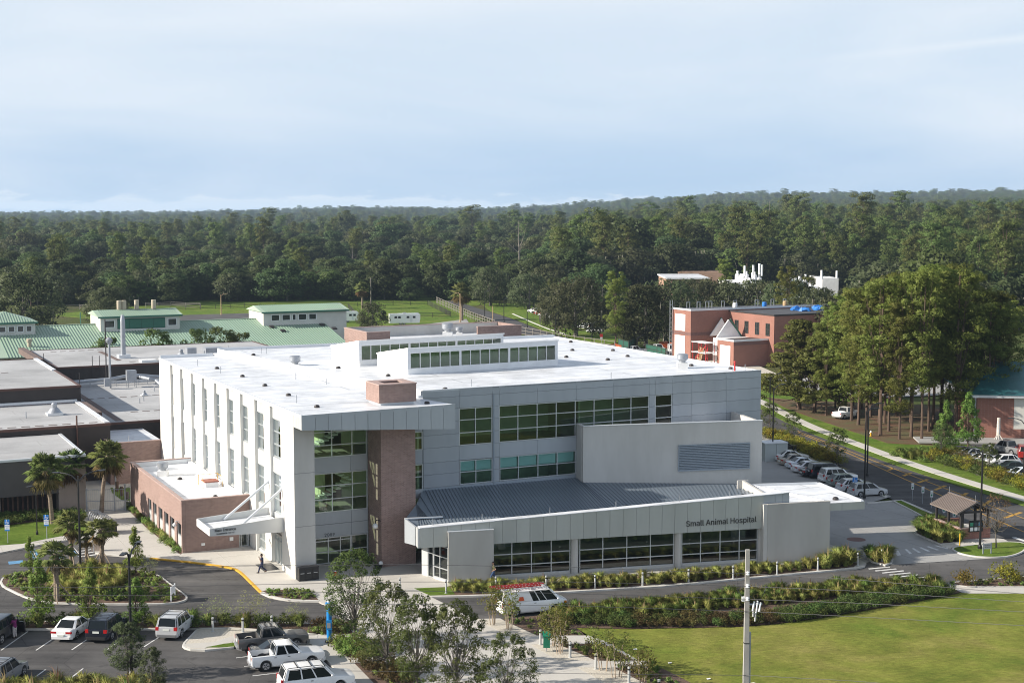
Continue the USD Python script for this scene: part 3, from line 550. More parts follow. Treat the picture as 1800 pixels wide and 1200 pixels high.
for a, b in (((1562, 826), (1570, 822.5)), ((1588, 836), (1601, 831)), ((1614, 848), (1631, 842)), ((1643, 861), (1662, 853)), ((1680, 878), (1700, 866)), ((1716, 896), (1742, 879)), ((1765, 910), (1795, 900))):
    part(yl, "hatch", MB().sheet(stripe(at2(*a, ROAD), at2(*b, ROAD), .45, 0), ROAD + 0.009), "paint_yellow")
sb = struct("stop_line", MB().sheet(stripe(at2(1782, 944, ROAD), at2(1830, 960, ROAD), .5, 0), ROAD + 0.009), "paint_white")
ada = struct("accessible_bay_markings", MB().sheet(pg((14, 986.5), (40, 984), (40.5, 989), (15.5, 991.5), z=ROAD), zp), "paint_blue")
part(ada, "bay_symbol", MB().sheet(pg((89, 980), (110, 976), (112, 981), (91, 983), z=ROAD), zp), "paint_blue")
for q in ([(51, 966), (54, 965.5), (64, 985), (61, 986)], [(59, 965.5), (62, 965), (70, 980.5), (67, 981.5)], [(121, 958), (123.5, 957.5), (140, 976), (137.5, 977)]): part(ada, "blue_line", MB().sheet(pg(*q, z=ROAD), zp), "paint_blue")
for q in ([(55, 966.5), (58, 966), (65, 980), (63, 981)], [(124, 958), (126, 957.5), (142, 975), (140, 976)], [(138, 977.3), (168, 973.5), (169, 974.8), (139, 978.6)], [(136, 973), (165, 969), (165.5, 970.2), (136.5, 974.2)], [(138, 968), (160, 964.6), (160.5, 965.6), (138, 969.3)], [(138, 963.5), (157, 960.5), (157.5, 961.5), (138, 964.7)], [(138, 959), (155, 956), (155.5, 957), (138, 960)]):
    part(ada, "white_line", MB().sheet(pg(*q, z=ROAD), zp + 0.002), "paint_white")

# ------------------------------------------------------------ the air
usdkit.material(stage, "/World/Looks/haze_air", {"v": ("principled_volume", {"color": (0.62, 0.80, 1.0), "density": 0.000065, "anisotropy": 0.1})}, [], volume="v.volume")
hz_ = usdkit.mesh(stage, "/World/haze", MB().box(-14600, 14600, -14600, 14600, -1.6, 112).arrays(), "/World/Looks/haze_air").GetPrim()
data(hz_, label="pale blue haze hanging over the distant forest", category="haze", kind="stuff")
# ------------------------------------------------------------ the hospital
UP = np.array([0, 0, 1.0])
class Wall:
    """A vertical plane: a runs along d from point p, o outwards along n."""
    def __init__(self, p, d): self.p, self.d = np.array([p[0], p[1], 0.0]), np.asarray(d, float); self.n = np.cross(self.d, UP)
    def pt(self, a, z, o=0.0): return self.p + self.d * a + UP * z + self.n * o
    def box(self, mb, a0, a1, z0, z1, o0, o1): return mb.obox(self.pt(a0, z0, o0), self.d * (a1 - a0), UP * (z1 - z0), self.n * (o1 - o0))
    def poly(self, mb, pts, o0, o1):
        """Polygon of (a, z) given thickness from o0 to o1."""
        m = MB().prism(pts, 0, 1); v, f = m.arrays(); o = o0 + v[:, 2] * (o1 - o0)
        return mb.add(self.p + v[:, :1] * self.d + v[:, 1:2] * UP + o[:, None] * self.n, f[:, ::-1] if o1 > o0 else f)
def grid_panels(parent, wall, xs, zs, holes, o0, o1, m, gap=0.012, name="wall_panel"):
    """A cladding panel for every cell of the grid that no opening takes."""
    for a0, a1 in zip(xs[:-1], xs[1:]):
        for z0, z1 in zip(zs[:-1], zs[1:]):
            ac, zc = (a0 + a1) / 2, (z0 + z1) / 2
            if any(h[0] < ac < h[1] and h[2] < zc < h[3] for h in holes): continue
            part(parent, name, wall.box(MB(), a0 + gap, a1 - gap, z0 + gap, z1 - gap, o0, o1), m)
def window(parent, wall, a0, a1, z0, z1, ms, ts, glass="tinted_glass", o=0.0, bar=0.085, depth=0.14, name="window", frame="aluminium"):
    """Framed window: ms and ts are the positions of mullions and transoms; each pane is a sub-part."""
    f = MB(); h = bar / 2
    for a in (a0 + h, *ms, a1 - h): wall.box(f, a - h, a + h, z0, z1, o - depth, o)
    for z in (z0 + h, *ts, z1 - h): wall.box(f, a0 + bar, a1 - bar, z - h, z + h, o - depth, o - 0.004)
    w = part(parent, name, f, frame)
    xs, zs = [a0 + h, *ms, a1 - h], [z0 + h, *ts, z1 - h]
    for p, q in zip(xs[:-1], xs[1:]):
        for r, s in zip(zs[:-1], zs[1:]):
            b = MB(); A = [wall.pt(x, z, o - depth * .6) for x, z in ((p + h, r + h), (q - h, r + h), (q - h, s - h), (p + h, s - h))]
            part(w, "pane", b.quad(*A), glass)
    return w
def stq(pts): return [W2(*p) for p in pts]
def sbx(mb, s0, s1, t0, t1, z0, z1): return mb.prism(stq([(s0, t0), (s1, t0), (s1, t1), (s0, t1)]), z0, z1)

H = thing("hospital_building", "large white and grey three-storey animal hospital with white flat roof and low front wing", "hospital", W(0, 0))
LEFT = Wall(W(0, 0), V)          # a = t, faces -U: note n points to -U only for d = -V, so flip below
LEFT.n = -U
FRONT = Wall(W(0, 4.6), U)
ENTRY = Wall(W(0, 4.14), U)
# floors, ceilings and inner walls seen through the glass
for z in (0.02, 4.3, 9.5): part(H, "floor", MB().prism(stq([(1.0, 4.7), (54.6, 4.9), (54.6, 51.5), (8.1, 52), (1.0, 52)]), z - 0.0, z + (0.03 if z < 1 else 0.28)), "interior_floor")
for z0, z1 in ((0.06, 4.28), (4.6, 9.48), (9.8, 14.9)):
    b = MB(); sbx(b, 8.6, 54.5, 11.5, 11.7, z0, z1); sbx(b, 13.9, 14.1, 4.8, 11.5, z0, z1); sbx(b, 31.8, 32.0, 4.9, 11.5, z0, z1); sbx(b, 6.8, 7.0, 12.0, 51.5, z0, z1)
    part(H, "inner_wall", b, "interior_wall")
    b = MB(); sbx(b, 1.0, 8.5, 4.6, 11.0, z1 + 0.006, z1 + 0.016); part(H, "ceiling", b, "interior_wall")
# left side: white concrete fins with window bays between them
fins = [(0.0, 3.88), (7.26, 9.24), (12.29, 14.57), (17.33, 19.77), (22.38, 25.09), (27.38, 30.29), (32.44, 35.44), (37.41, 40.73), (42.41, 45.77), (47.26, 52.7)]
for t0, t1 in fins[1:]: part(H, "concrete_fin", LEFT.box(MB(), t0, t1, 0, 14.86, -0.62, 0.0), "fin_concrete")
# corner tower: a deeper fin with its grey front face
b = MB(); b.prism(stq([(0, 0), (1.9, 0), (1.9, 3.3), (0.62, 3.88), (0, 3.88)]), 0, 14.84); part(H, "corner_tower", b, "stucco_pale")
part(H, "concrete_fin", LEFT.box(MB(), 0.02, 3.86, 0.0, 14.86, 0.0, 0.03), "fin_concrete")
for z in (4.75, 9.6): part(H, "tower_joint", FRONT.box(MB(), 0.01, 1.89, z, z + .03, 4.6, 4.606), "panel_joint")
rows3, rows2, rows1 = (10.1, 11.29, 12.5, 13.7), (4.86, 6.15, 7.42, 8.6), (0.3, 1.2, 2.2, 3.35)
for (p0, p1), (q0, q1) in zip(fins[:-1], fins[1:]):
    a0, a1 = p1 + 0.01, q0 - 0.01
    bay = part(H, "bay_panel", LEFT.box(MB(), a0, a1, 13.72, 14.88, -0.55, -0.25), "panel_grey_light")
    part(H, "bay_panel", LEFT.box(MB(), a0, a1, 8.62, 10.08, -0.55, -0.25), "panel_grey_light")
    part(H, "bay_panel", LEFT.box(MB(), a0, a1, 3.37, 4.84, -0.55, -0.25), "panel_grey_light")
    for rw in (rows3, rows2): window(H, LEFT, a0, a1, rw[0], rw[-1], [a0 + 0.62], rw[1:-1], o=-0.34, glass="side_glass")
    if p0 == 0.0:
        # sliding entrance doors beside the tower
        part(H, "bay_panel", LEFT.box(MB(), a0, a1, 2.75, 3.35, -0.55, -0.25), "panel_grey_light")
        window(H, LEFT, a0, a1, 0.03, 2.73, [a0 + .85, a0 + 1.7, a1 - .85], [2.2], glass="clear_glass", o=-0.34, name="entrance_door")
        part(H, "door_mat", MB().prism(stq([(-1.7, 4.2), (-.2, 4.2), (-.2, 6.9), (-1.7, 6.9)]), 0.004, 0.02), "black_metal")
        t = meshkit.text_mesh("Main Entrance", 0.2, 0.01); v = t.vertices
        part(H, "door_sign", MB().add(LEFT.p + V * (6.6 - v[:, :1]) + UP * (2.92 + v[:, 1:2]) - U * (-0.24 + v[:, 2:3] * -1), t.faces), "black_metal")
    else:
        window(H, LEFT, a0, a1, rows1[0], rows1[-1], [a0 + 0.62], rows1[1:-1], o=-0.34, glass="side_glass")
        part(H, "bay_panel", LEFT.box(MB(), a0, a1, 0.0, 0.28, -0.55, -0.25), "panel_grey_light")
part(H, "back_wall", MB().prism(stq([(0, 52.72), (7.9, 52.72), (7.9, 53.0), (0, 53.0)]), 0, 15.1), "fin_concrete")
# low roof over the left part, with its pointed overhang towards the front
low = [(0.0, 53.0), (0.0, -2.3), (15.1, -1.55), (14.0, 3.4), (14.4, 4.62), (7.6, 54.2), (7.6, 53.0)]
part(H, "roof", MB().prism(stq(low), 14.89, 15.12), "roof_membrane")
part(H, "roof_edge", LEFT.box(MB(), -2.3, 53.0, 14.87, 15.2, -0.1, 0.03), "coping")
part(H, "roof_edge", MB().prism(stq([(0.1, 52.7), (6.6, 52.7), (6.6, 53.0), (0.1, 53.0)]), 15.12, 15.45), "coping")
OV = Wall(W(0.0, -2.3), (W(15.1, -1.55) - W(0, -2.3)) / np.linalg.norm(W(15.1, -1.55) - W(0, -2.3))); OVL = np.linalg.norm(W(15.1, -1.55) - W(0, -2.3))
part(H, "soffit", MB().prism(stq([(0.1, -2.1), (14.9, -1.4), (13.9, 4.4), (0.1, 4.4)]), 14.82, 14.885), "panel_grey_light")
for k in range(12):
    a0, a1 = k * OVL / 12, (k + 1) * OVL / 12
    zb = lambda a: 13.85 - 1.0 * a / OVL
    g = 0.015
    part(H, "fascia_panel", OV.poly(MB(), [(a0 + g, zb(a0 + g)), (a1 - g, zb(a1 - g)), (a1 - g, 15.18), (a0 + g, 15.18)], -0.06, 0.02), "panel_grey")
part(H, "fascia_backing", OV.poly(MB(), [(0.02, 13.87), (OVL - .05, 12.87), (OVL - .05, 15.15), (0.02, 15.15)], -0.16, -0.07), "panel_joint")
for a0, a1 in ((-2.28, -1.55), (-1.53, -.8), (-.78, -0.02)): part(H, "fascia_panel", LEFT.box(MB(), a0, a1, 13.86, 14.86, -0.08, 0.02), "panel_grey_light")
b = MB(); b.quad(*[OV.pt(*p) for p in ((0.1, 13.88, -.1), (OVL - .3, 12.9, -.1), (OVL - .3, 14.82, -2.4), (0.1, 14.82, -2.4))]); part(H, "sloped_soffit", b, "panel_grey")
# entrance front: glass between the tower and the brick shaft
gx = [3.45, 5.4, 7.05]
for z0, z1 in ((8.65, 10.08), (2.55, 4.88)):
    part(H, "spandrel", ENTRY.box(MB(), 1.9, 6.85, z0, z1, -0.2, -0.02), "panel_grey"); part(H, "spandrel", ENTRY.box(MB(), 6.88, 8.5, z0, z1, -0.2, -0.02), "panel_grey")
part(H, "spandrel", ENTRY.box(MB(), 1.9, 8.5, 13.75, 14.8, -0.2, -0.02), "panel_grey")
part(H, "joint_strip", ENTRY.box(MB(), 1.9, 8.5, 3.75, 3.79, -0.02, -0.012), "panel_joint")
window(H, ENTRY, 1.9, 8.5, 10.1, 13.73, [5.0, 7.0], [11.25, 12.5], glass="entry_glass")
window(H, ENTRY, 1.9, 8.5, 4.9, 8.63, [5.0, 7.0], [6.15, 7.42], glass="entry_glass")
window(H, ENTRY, 1.9, 6.8, 0.03, 2.53, [3.3, 4.55, 5.75], [1.15, 2.2], glass="clear_glass", name="entrance_door")
window(H, ENTRY, 6.83, 8.5, 0.03, 2.53, [], [1.2], name="window")
b = MB(); sbx(b, 8.46, 8.56, 4.2, 4.4, 0, 14.8); part(H, "wall_strip", b, "panel_grey")
t = meshkit.text_mesh("2089", 0.3, 0.01); v = t.vertices
part(H, "street_number", MB().add(ENTRY.pt(0, 0) + U * (4.15 + v[:, :1]) + UP * (2.62 + v[:, 1:2]) + ENTRY.n * (v[:, 2:3] + 0.0), t.faces), "black_metal")
# stair inside the entrance hall: flights seen through the glass
for k, (z0, z1) in enumerate(((4.6, 7.1), (7.1, 9.6), (9.8, 12.2))):
    b = MB()
    for i in range(10):
        f = i / 10; s = 3.2 + 4.6 * (f if k % 2 == 0 else 1 - f)
        sbx(b, s, s + .5, 7.2 + k * .3, 8.6 + k * .3, z0 + (z1 - z0) * f, z0 + (z1 - z0) * f + .16)
    part(H, "stair_flight", b, "white_metal")
# brick stair shaft with its square stack above the roof
part(H, "brick_shaft", MB().prism(stq([(8.57, 0.7), (12.0, 0.7), (12.0, 4.12), (8.57, 4.12)]), 0, 14.8), "brick_mauve")
part(H, "brick_stack", MB().prism(stq([(8.45, 0.75), (12.15, 0.75), (12.15, 4.15), (8.45, 4.15)]), 15.35, 17.0, holes=[stq([(9.2, 1.5), (11.4, 1.5), (11.4, 3.4), (9.2, 3.4)])]), "brick_mauve")
part(H, "stack_coping", MB().prism(stq([(8.4, 0.7), (12.2, 0.7), (12.2, 4.2), (8.4, 4.2)]), 17.0, 17.1, holes=[stq([(9.3, 1.6), (11.3, 1.6), (11.3, 3.3), (9.3, 3.3)])]), "brick_cap")
part(H, "stack_curb", MB().prism(stq([(8.65, 0.95), (11.95, 0.95), (11.95, 3.95), (8.65, 3.95)]), 15.12, 15.36), "coping")
# glass strip right of the shaft
window(H, ENTRY, 12.02, 14.2, 10.1, 11.9, [13.3], [11.3]); window(H, ENTRY, 12.02, 14.2, 6.2, 8.72, [13.3], [7.5])
for z0, z1 in ((5.4, 6.18), (8.74, 10.08), (11.92, 14.8)): part(H, "spandrel", ENTRY.box(MB(), 12.02, 14.2, z0, z1, -0.2, -0.02), "panel_grey")
window(H, ENTRY, 12.02, 14.2, 0.1, 3.2, [13.3], [1.2, 2.2])
# main front wall: panels round three groups of windows on two floors
wins = [(18.29, 21.88, 10.11, 13.8), (22.64, 40.1, 10.11, 13.8), (40.86, 42.95, 10.11, 13.8), (18.33, 21.9, 6.24, 8.62), (22.68, 31.37, 6.24, 8.66)]
xs = [14.45, 18.29, 21.89, 22.63, 26.95, 31.38, 35.76, 40.1, 40.86, 42.97, 45.42, 49.88, 54.42]
FBACK = MB(); part(H, "front_backing", FRONT.box(FRONT.box(FRONT.box(FRONT.box(FRONT.box(MB(), 14.4, 18.3, 5.6, 15.5, -0.22, -0.08), 43, 54.4, 5.6, 15.5, -0.22, -0.08), 31.4, 43, 5.6, 10.1, -0.22, -0.08), 18.3, 43, 13.82, 15.5, -0.22, -0.08), 18.3, 31.4, 8.68, 10.1, -0.22, -0.08), "panel_joint")
grid_panels(H, FRONT, xs, [5.6, 6.23, 7.5, 8.67, 10.1, 11.35, 12.62, 13.82, 15.0, 15.76], wins, -0.07, 0.0, "panel_grey")
part(H, "downpipe", FRONT.box(MB(), 21.95, 22.07, 5.9, 15.0, 0.0, 0.1), "louver_grey")
part(H, "dark_strip", FRONT.box(MB(), 14.22, 14.44, 5.6, 14.8, -0.1, 0.05), "dark_metal")
part(H, "wall_panel", FRONT.box(MB(), 14.22, 14.44, 15.2, 15.76, -0.1, 0.0), "panel_grey")
window(H, FRONT, *wins[0], [20.05], [11.37, 12.63], o=-0.02)
window(H, FRONT, *wins[1], [24.73, 26.9, 29.08, 31.28, 33.49, 35.71, 37.9], [11.37, 12.63], o=-0.02)
window(H, FRONT, *wins[2], [], [11.37, 12.63], o=-0.02)
window(H, FRONT, *wins[3], [20.08], [7.47], o=-0.02, glass="teal_glass")
window(H, FRONT, *wins[4], [24.8, 27.0, 29.2], [7.47], o=-0.02, glass="teal_glass")
for a0, a1 in ((18.4, 20.0), (20.15, 21.8), (22.75, 24.7), (24.85, 26.9), (27.1, 29.1), (29.3, 31.2)): part(H, "window_blind", FRONT.box(MB(), a0, a1, 7.55, 8.6, -0.24, -0.22), "blind")
# high roof
high = [(14.42, 4.62), (54.42, 4.62), (54.42, 52.3), (7.62, 54.2)]
part(H, "high_roof", MB().prism(stq(high), 15.3, 15.62), "roof_membrane")
EDGE = Wall(W(7.55, 54.2), (W(14.42, 4.6) - W(7.55, 54.2)) / np.linalg.norm(W(14.42, 4.6) - W(7.55, 54.2)))
EL = np.linalg.norm(W(14.42, 4.6) - W(7.55, 54.2))
part(H, "step_wall", EDGE.box(MB(), 0, EL, 15.1, 15.80, -0.22, 0.0), "white_metal")
part(H, "step_curb", EDGE.box(MB(), 0, EL, 15.122, 15.30, 0.0, 0.5), "roof_membrane")
b = MB(); sbx(b, 14.5, 54.42, 4.6, 4.85, 15.62, 15.78); sbx(b, 54.2, 54.42, 4.86, 52.3, 15.622, 15.74); part(H, "roof_edge", b, "coping")
b = MB(); b.prism(stq([(7.6, 54.0), (54.42, 52.1), (54.42, 52.3), (7.6, 54.2)]), 15.62, 15.95); part(H, "roof_edge", b, "coping")
part(H, "side_wall", MB().prism(stq([(54.18, 4.9), (54.4, 4.9), (54.4, 52.2), (54.18, 52.2)]), 0, 15.3), "panel_grey")
part(H, "rear_wall", MB().prism(stq([(7.7, 54.0), (54.1, 52.1), (54.1, 51.9), (7.7, 53.8)]), 0, 15.3), "panel_grey")
# two clerestory monitors on the high roof
def monitor(fl, fr, depth, zf, zbk, n, zr=15.62):
    A, B = W(*fl), W(*fr); L = np.linalg.norm(B - A); FW = Wall(A, (B - A) / L)
    q = lambda a, o: tuple(FW.pt(a, 0, -o)[:2])
    m = part(H, "roof_monitor", MB().prism([q(0, .16), q(.2, .16), q(.2, depth), q(0, depth)], zr, [zf, zf, zbk, zbk]), "white_metal")
    part(m, "monitor_wall", MB().prism([q(L - .2, .16), q(L, .16), q(L, depth), q(L - .2, depth)], zr, [zf, zf, zbk, zbk]), "white_metal")
    part(m, "monitor_wall", MB().prism([q(.21, depth - .2), q(L - .21, depth - .2), q(L - .21, depth), q(.21, depth)], zr, zbk - .02), "white_metal")
    c = [FW.pt(-.1, zf + .02, .12), FW.pt(L + .1, zf + .02, .12), FW.pt(-.1, zbk, -depth - .1)]
    part(m, "monitor_roof", MB().obox(c[0], c[1] - c[0], c[2] - c[0], UP * .14), "white_metal")
    part(m, "monitor_base", FW.box(MB(), 0, L, zr, zr + .60, -.16, .03), "white_metal")
    part(m, "monitor_header", FW.box(MB(), 0, L, zf - .42, zf + .01, -.16, .02), "coping")
    part(m, "corner_post", FW.box(FW.box(MB(), .001, .28, zr + .6, zf - .42, -.16, .02), L - .28, L - .001, zr + .6, zf - .42, -.16, .02), "coping")
    wd = (L - .56 - .24) / 3; a = .28
    for k in range(3):
        w = window(H, FW, a, a + wd, zr + .6, zf - .42, [a + wd * i / n[k] for i in range(1, n[k])], [], o=-0.01, name="monitor_window", frame="white_metal", bar=.07)
        a += wd
        if k < 2: part(m, "window_post", FW.box(MB(), a + .005, a + .115, zr + .6, zf - .42, -.16, .01), "coping"); a += .12
    part(m, "inner_lining", FW.box(MB(), .3, L - .3, zr + .01, zf - .55, -2.3, -2.2), "interior_wall")
monitor((18.75, 18.8), (37.6, 20.1), 7.6, 18.36, 17.2, (5, 5, 5))
monitor((17.1, 29.2), (36.0, 30.8), 7.6, 18.36, 17.2, (5, 5, 5))
# brick-walled plant enclosure at the back of the roof
b = MB(); sbx(b, 27.9, 51.3, 55.2, 63.6, 0, 15.4); part(H, "rear_block", b, "brick_mauve")
b = MB(); sbx(b, 28.2, 51.2, 55.3, 63.4, 15.4, 15.62); part(H, "plant_roof", b, "roof_membrane")
b = MB(); sbx(b, 27.8, 28.1, 55.0, 63.7, 15.4, 17.0); sbx(b, 28.1, 31.1, 55.0, 55.3, 15.4, 17.0); part(H, "enclosure_wall", b, "brick_mauve")
b = MB(); sbx(b, 44.6, 51.4, 56.3, 56.6, 15.4, 17.05); sbx(b, 51.1, 51.4, 56.6, 63.7, 15.4, 17.05); part(H, "enclosure_wall", b, "brick_mauve")
b = MB(); sbx(b, 28.1, 51.1, 63.4, 63.7, 15.4, 17.0); part(H, "enclosure_wall", b, "stucco_pale")
b = MB(); sbx(b, 27.75, 28.15, 54.95, 63.75, 17.0, 17.09); sbx(b, 28.15, 31.15, 54.95, 55.35, 17.0, 17.09); sbx(b, 44.55, 51.45, 56.25, 56.65, 17.05, 17.14); sbx(b, 28.15, 51.05, 63.36, 63.74, 17.0, 17.09); part(H, "enclosure_coping", b, "brick_cap")
# roof fans, vents, drains and lightning rods
def roof_fan(s, t, z, r=.5, k=1.0, nm="roof_fan"):
    c = W(s, t, z); b = MB().prism([(c[0] - .55 * k, c[1] - .55 * k), (c[0] + .55 * k, c[1] - .55 * k), (c[0] + .55 * k, c[1] + .55 * k), (c[0] - .55 * k, c[1] + .55 * k)], z, z + .6 * k)
    n = part(H, nm, MB().lathe(c, [(.32 * k, .6 * k), (.36 * k, .8 * k), (.62 * k, 1.0 * k), (.64 * k, 1.5 * k), (.52 * k, 1.58 * k), (.15 * k, 1.62 * k)], 16), "galvanised", smooth=35)
    part(n, "fan_base", b, "white_metal")
roof_fan(10.9, 33.2, 15.12); roof_fan(48.6, 11.3, 15.62)
roof_fan(40.9, 58.2, 15.62, k=1.25); roof_fan(43.3, 59.6, 15.62, k=.8)
for s, t, z in ((3.2, 38, 15.12), (3.6, 29, 15.12), (3.4, 20, 15.12), (3.2, 11.5, 15.12), (3.0, 2.4, 15.12), (13.0, 0.2, 15.12), (9.8, 46, 15.62), (12.4, 37, 15.62), (14.2, 28, 15.62), (16.4, 18.6, 15.62), (17.1, 5.3, 15.62), (42.5, 27, 15.62), (47.2, 34, 15.62), (49.5, 24.5, 15.62), (51.6, 31.5, 15.62), (45.4, 22.2, 15.62), (50.6, 12.5, 15.62), (52.8, 8, 15.62), (52.5, 44, 15.62)):
    part(H, "roof_vent", MB().lathe(W(s, t, z), [(.26, 0), (.26, .12), (.2, .22), (.06, .26)], 10), "dark_metal")
for s, t, z in ((2.0, 42, 15.12), (2.4, 33.5, 15.12), (8, 24, 15.12), (2.3, 6.2, 15.12), (9.5, 18.5, 15.12), (11.4, 48, 15.62), (11.9, 47.6, 15.62), (51.8, 6.2, 15.62), (53.0, 5.6, 15.62), (20.5, 6.5, 15.62), (36, 5.5, 15.62)):
    part(H, "roof_rod", MB().tube([W(s, t, z), W(s, t, z + .75)], .035, 5), "galvanised")
c = W(52.2, 6.4, 15.62); part(H, "standpipe", MB().tube([c, c + UP * .9], .09, 8).ball(c + UP * .95, .14), "paint_red")
# roof monitors' neighbour: stucco screen with a louvre, standing in front of the main wall
SC = Wall(W(30.9, 2.3), (W(49.4, -2.5) - W(30.9, 2.3)) / np.linalg.norm(W(49.4, -2.5) - W(30.9, 2.3))); SL = np.linalg.norm(W(49.4, -2.5) - W(30.9, 2.3))
sc = part(H, "screen_wall", SC.box(MB(), 0, SL, 3.0, 11.48, -.35, 0), "stucco_pale")
c0, c1_, c2_ = W(30.9, 2.3), W(31.42, 4.5), W(31.75, 4.5)
part(H, "screen_wall", MB().prism([W2(30.95, 2.72), W2(31.4, 4.58), W2(31.8, 4.58), W2(31.35, 2.62)], 4.0, 11.46), "stucco_pale")
part(H, "screen_wall", MB().prism([W2(49.3, -2.06), W2(49.0, -2.0), W2(50.4, 4.5), W2(50.8, 4.5)], 3.0, 11.46), "stucco_pale")
part(H, "screen_floor", MB().prism([W2(31.7, 2.5), W2(49.0, -2.0), W2(50.4, 4.5), W2(31.9, 4.5)], 9.9, 10.0), "roof_membrane")
part(sc, "screen_coping", SC.box(MB(), -.05, SL + .05, 11.48, 11.54, -.4, .06), "coping")
lv = part(sc, "louvre", SC.box(MB(), 10.1, 17.7, 6.62, 9.19, 0, .01), "louver_grey")
for k in range(15):
    z = 6.63 + k * .171; part(lv, "louvre_blade", MB().obox(SC.pt(10.12, z, .14), SC.d * 7.56, SC.n * -.11 + UP * .1, UP * .05), "louver_grey")
part(lv, "louvre_frame", SC.box(SC.box(SC.box(SC.box(MB(), 10.1, 17.7, 6.55, 6.62, 0, .16), 10.1, 17.7, 9.19, 9.27, 0, .16), 10.03, 10.1, 6.55, 9.27, 0, .16), 17.7, 17.77, 6.55, 9.27, 0, .16), "louver_grey")
# ------------------------------------------------------------ low front wing
_c, _s = math.cos(math.radians(12.6)), math.sin(math.radians(12.6))
WG = Wall(at(1010.5, 1008.5), U * _c - V * _s)
def wg2(a, o): return tuple(WG.pt(a, 0, o)[:2])
ftop = lambda a: 5.03 + (a + 14.36) / (18.44 + 14.36) * 1.38
zfb = 3.27
edges = [-14.36 + 1.2615 * k for k in range(27)]
for a0, a1 in zip(edges[:-1], edges[1:]):
    b = WG.poly(MB(), [(a0 + .012, zfb), (a1 - .012, zfb), (a1 - .012, ftop(a1)), (a0 + .012, ftop(a0))], 0.0, .1)
    part(H, "fascia_panel", b, "panel_warm")
part(H, "fascia_backing", WG.poly(MB(), [(-14.3, zfb + .03), (18.44, zfb + .03), (18.44, ftop(18.44) - .03), (-14.3, ftop(-14.3) - .03)], -.3, -.01), "panel_joint")
for a0, a1 in ((18.46, 19.7), (19.72, 20.4), (20.42, 21.1)): part(H, "fascia_panel", WG.poly(MB(), [(a0, 4.9), (a1, 4.9), (a1, ftop(a1)), (a0, ftop(a0))], -.2, .0), "panel_grey")
b = WG.poly(MB(), [(-14.38, ftop(-14.38)), (21.12, ftop(21.12)), (21.12, ftop(21.12) + .06), (-14.38, ftop(-14.38) + .06)], -.75, .13); part(H, "fascia_coping", b, "roof_membrane")
part(H, "fascia_end", WG.box(MB(), -14.55, -14.37, zfb, 5.02, -.8, .1), "panel_grey_light")
b = MB(); n0 = [WG.pt(-14.6, 3.3, -.8), WG.pt(-15.1, 2.95, -3.6), WG.pt(-15.1, 5.2, -3.6), WG.pt(-14.6, 5.0, -.8)]
b.quad(*n0); b.quad(*[p + WG.d * .15 for p in n0[::-1]]); b.quad(n0[3], n0[2], n0[2] + WG.d * .15, n0[3] + WG.d * .15); b.quad(n0[1], n0[0], n0[0] + WG.d * .15, n0[1] + WG.d * .15)
part(H, "eave_side", b, "panel_grey")
part(H, "eave_gutter", MB().obox(WG.pt(-15.1, 5.15, -3.62), WG.d * 3.5 , WG.n * .3, UP * .1), "coping")
part(H, "wing_soffit", MB().prism([wg2(-14.3, -.1), wg2(18.4, -.1), wg2(18.4, -5), wg2(-6, -5), wg2(-14.5, -3.5)], 3.22, 3.262), "panel_grey_light")
# standing-seam roof: ruled between the main wall and the gutter behind the fascia
def roofpt(f, g):
    """f from 0 at the gutter to 1 at the wall, g along."""
    a = -14.3 + 32.7 * g; lo = WG.pt(a, 4.62 + (ftop(a) - 5.03) * .55, -.62)
    pts = [(0.0, W(12.1, .72, 5.62)), (0.06, W(12.1, .72, 5.62)), (0.061, W(14.3, 4.55, 6.02)), (0.55, W(31.3, 4.55, 5.86)), (0.58, W(31.0, 2.3, 5.78)), (1.0, W(48.5, -2.25, 4.9))]
    xs = [p[0] for p in pts]; hi = np.array([np.interp(g, xs, [p[1][k] for p in pts]) for k in range(3)])
    return lo * (1 - f) + hi * f
gs = np.concatenate([np.linspace(0, .06, 3), [.061], np.linspace(.08, .55, 20), [.58], np.linspace(.6, 1, 12)])
gridp = np.array([[roofpt(f, g) for f in (0, .5, 1)] for g in gs]); n = len(gs)
q = [[i * 3 + j, (i + 1) * 3 + j, (i + 1) * 3 + j + 1, i * 3 + j + 1] for i in range(n - 1) for j in range(2)]
wr = part(H, "seam_roof", MB().add(gridp.reshape(-1, 3), q), "seam_roof")
ribs = MB()
back = [(g, roofpt(1, g)) for g in np.linspace(0, 1, 400)]
dirn = WG.n * .75 + WG.d * .66; dirn /= np.linalg.norm(dirn)          # seams run down the slope, a little across the wing
for k in range(100):
    g = k / 99.0
    hi = roofpt(1, g); lo = roofpt(0, min(1, g + .0)); 
    ribs.tube([lo + UP * .035, roofpt(.5, g) + UP * .035, hi + UP * .035], .03, 4, cap=False)
part(wr, "seam", ribs, "seam_rib", kind="stuff")
part(H, "roof_corner", MB().quad(roofpt(0, 0), WG.pt(-14.58, 4.98, -.8), WG.pt(-15.02, 5.16, -3.6), roofpt(1, 0)), "seam_roof")
part(H, "roof_gutter", MB().obox(WG.pt(-14.3, 4.5, -.75), WG.d * 32.7 + UP * .75, WG.n * .1, UP * .28), "louver_grey")
part(H, "wall_flashing", FRONT.box(MB(), 14.3, 31.3, 5.62, 6.2, .005, .06), "louver_grey")
for a in (-13.1, -8.6, -2.3, 4.0, 10.2, 15.2): part(H, "roof_rod", MB().tube([WG.pt(a, ftop(a), -.3), WG.pt(a, ftop(a) + .7, -.3)], .03, 5), "galvanised")
for a in (-13.6, -9.2, -1.5, 5.2, 11.5, 16.8): part(H, "roof_vent", MB().lathe(WG.pt(a, ftop(a) - .22, -.95), [(.3, 0), (.3, .2), (.1, .3)], 8), "black_metal")
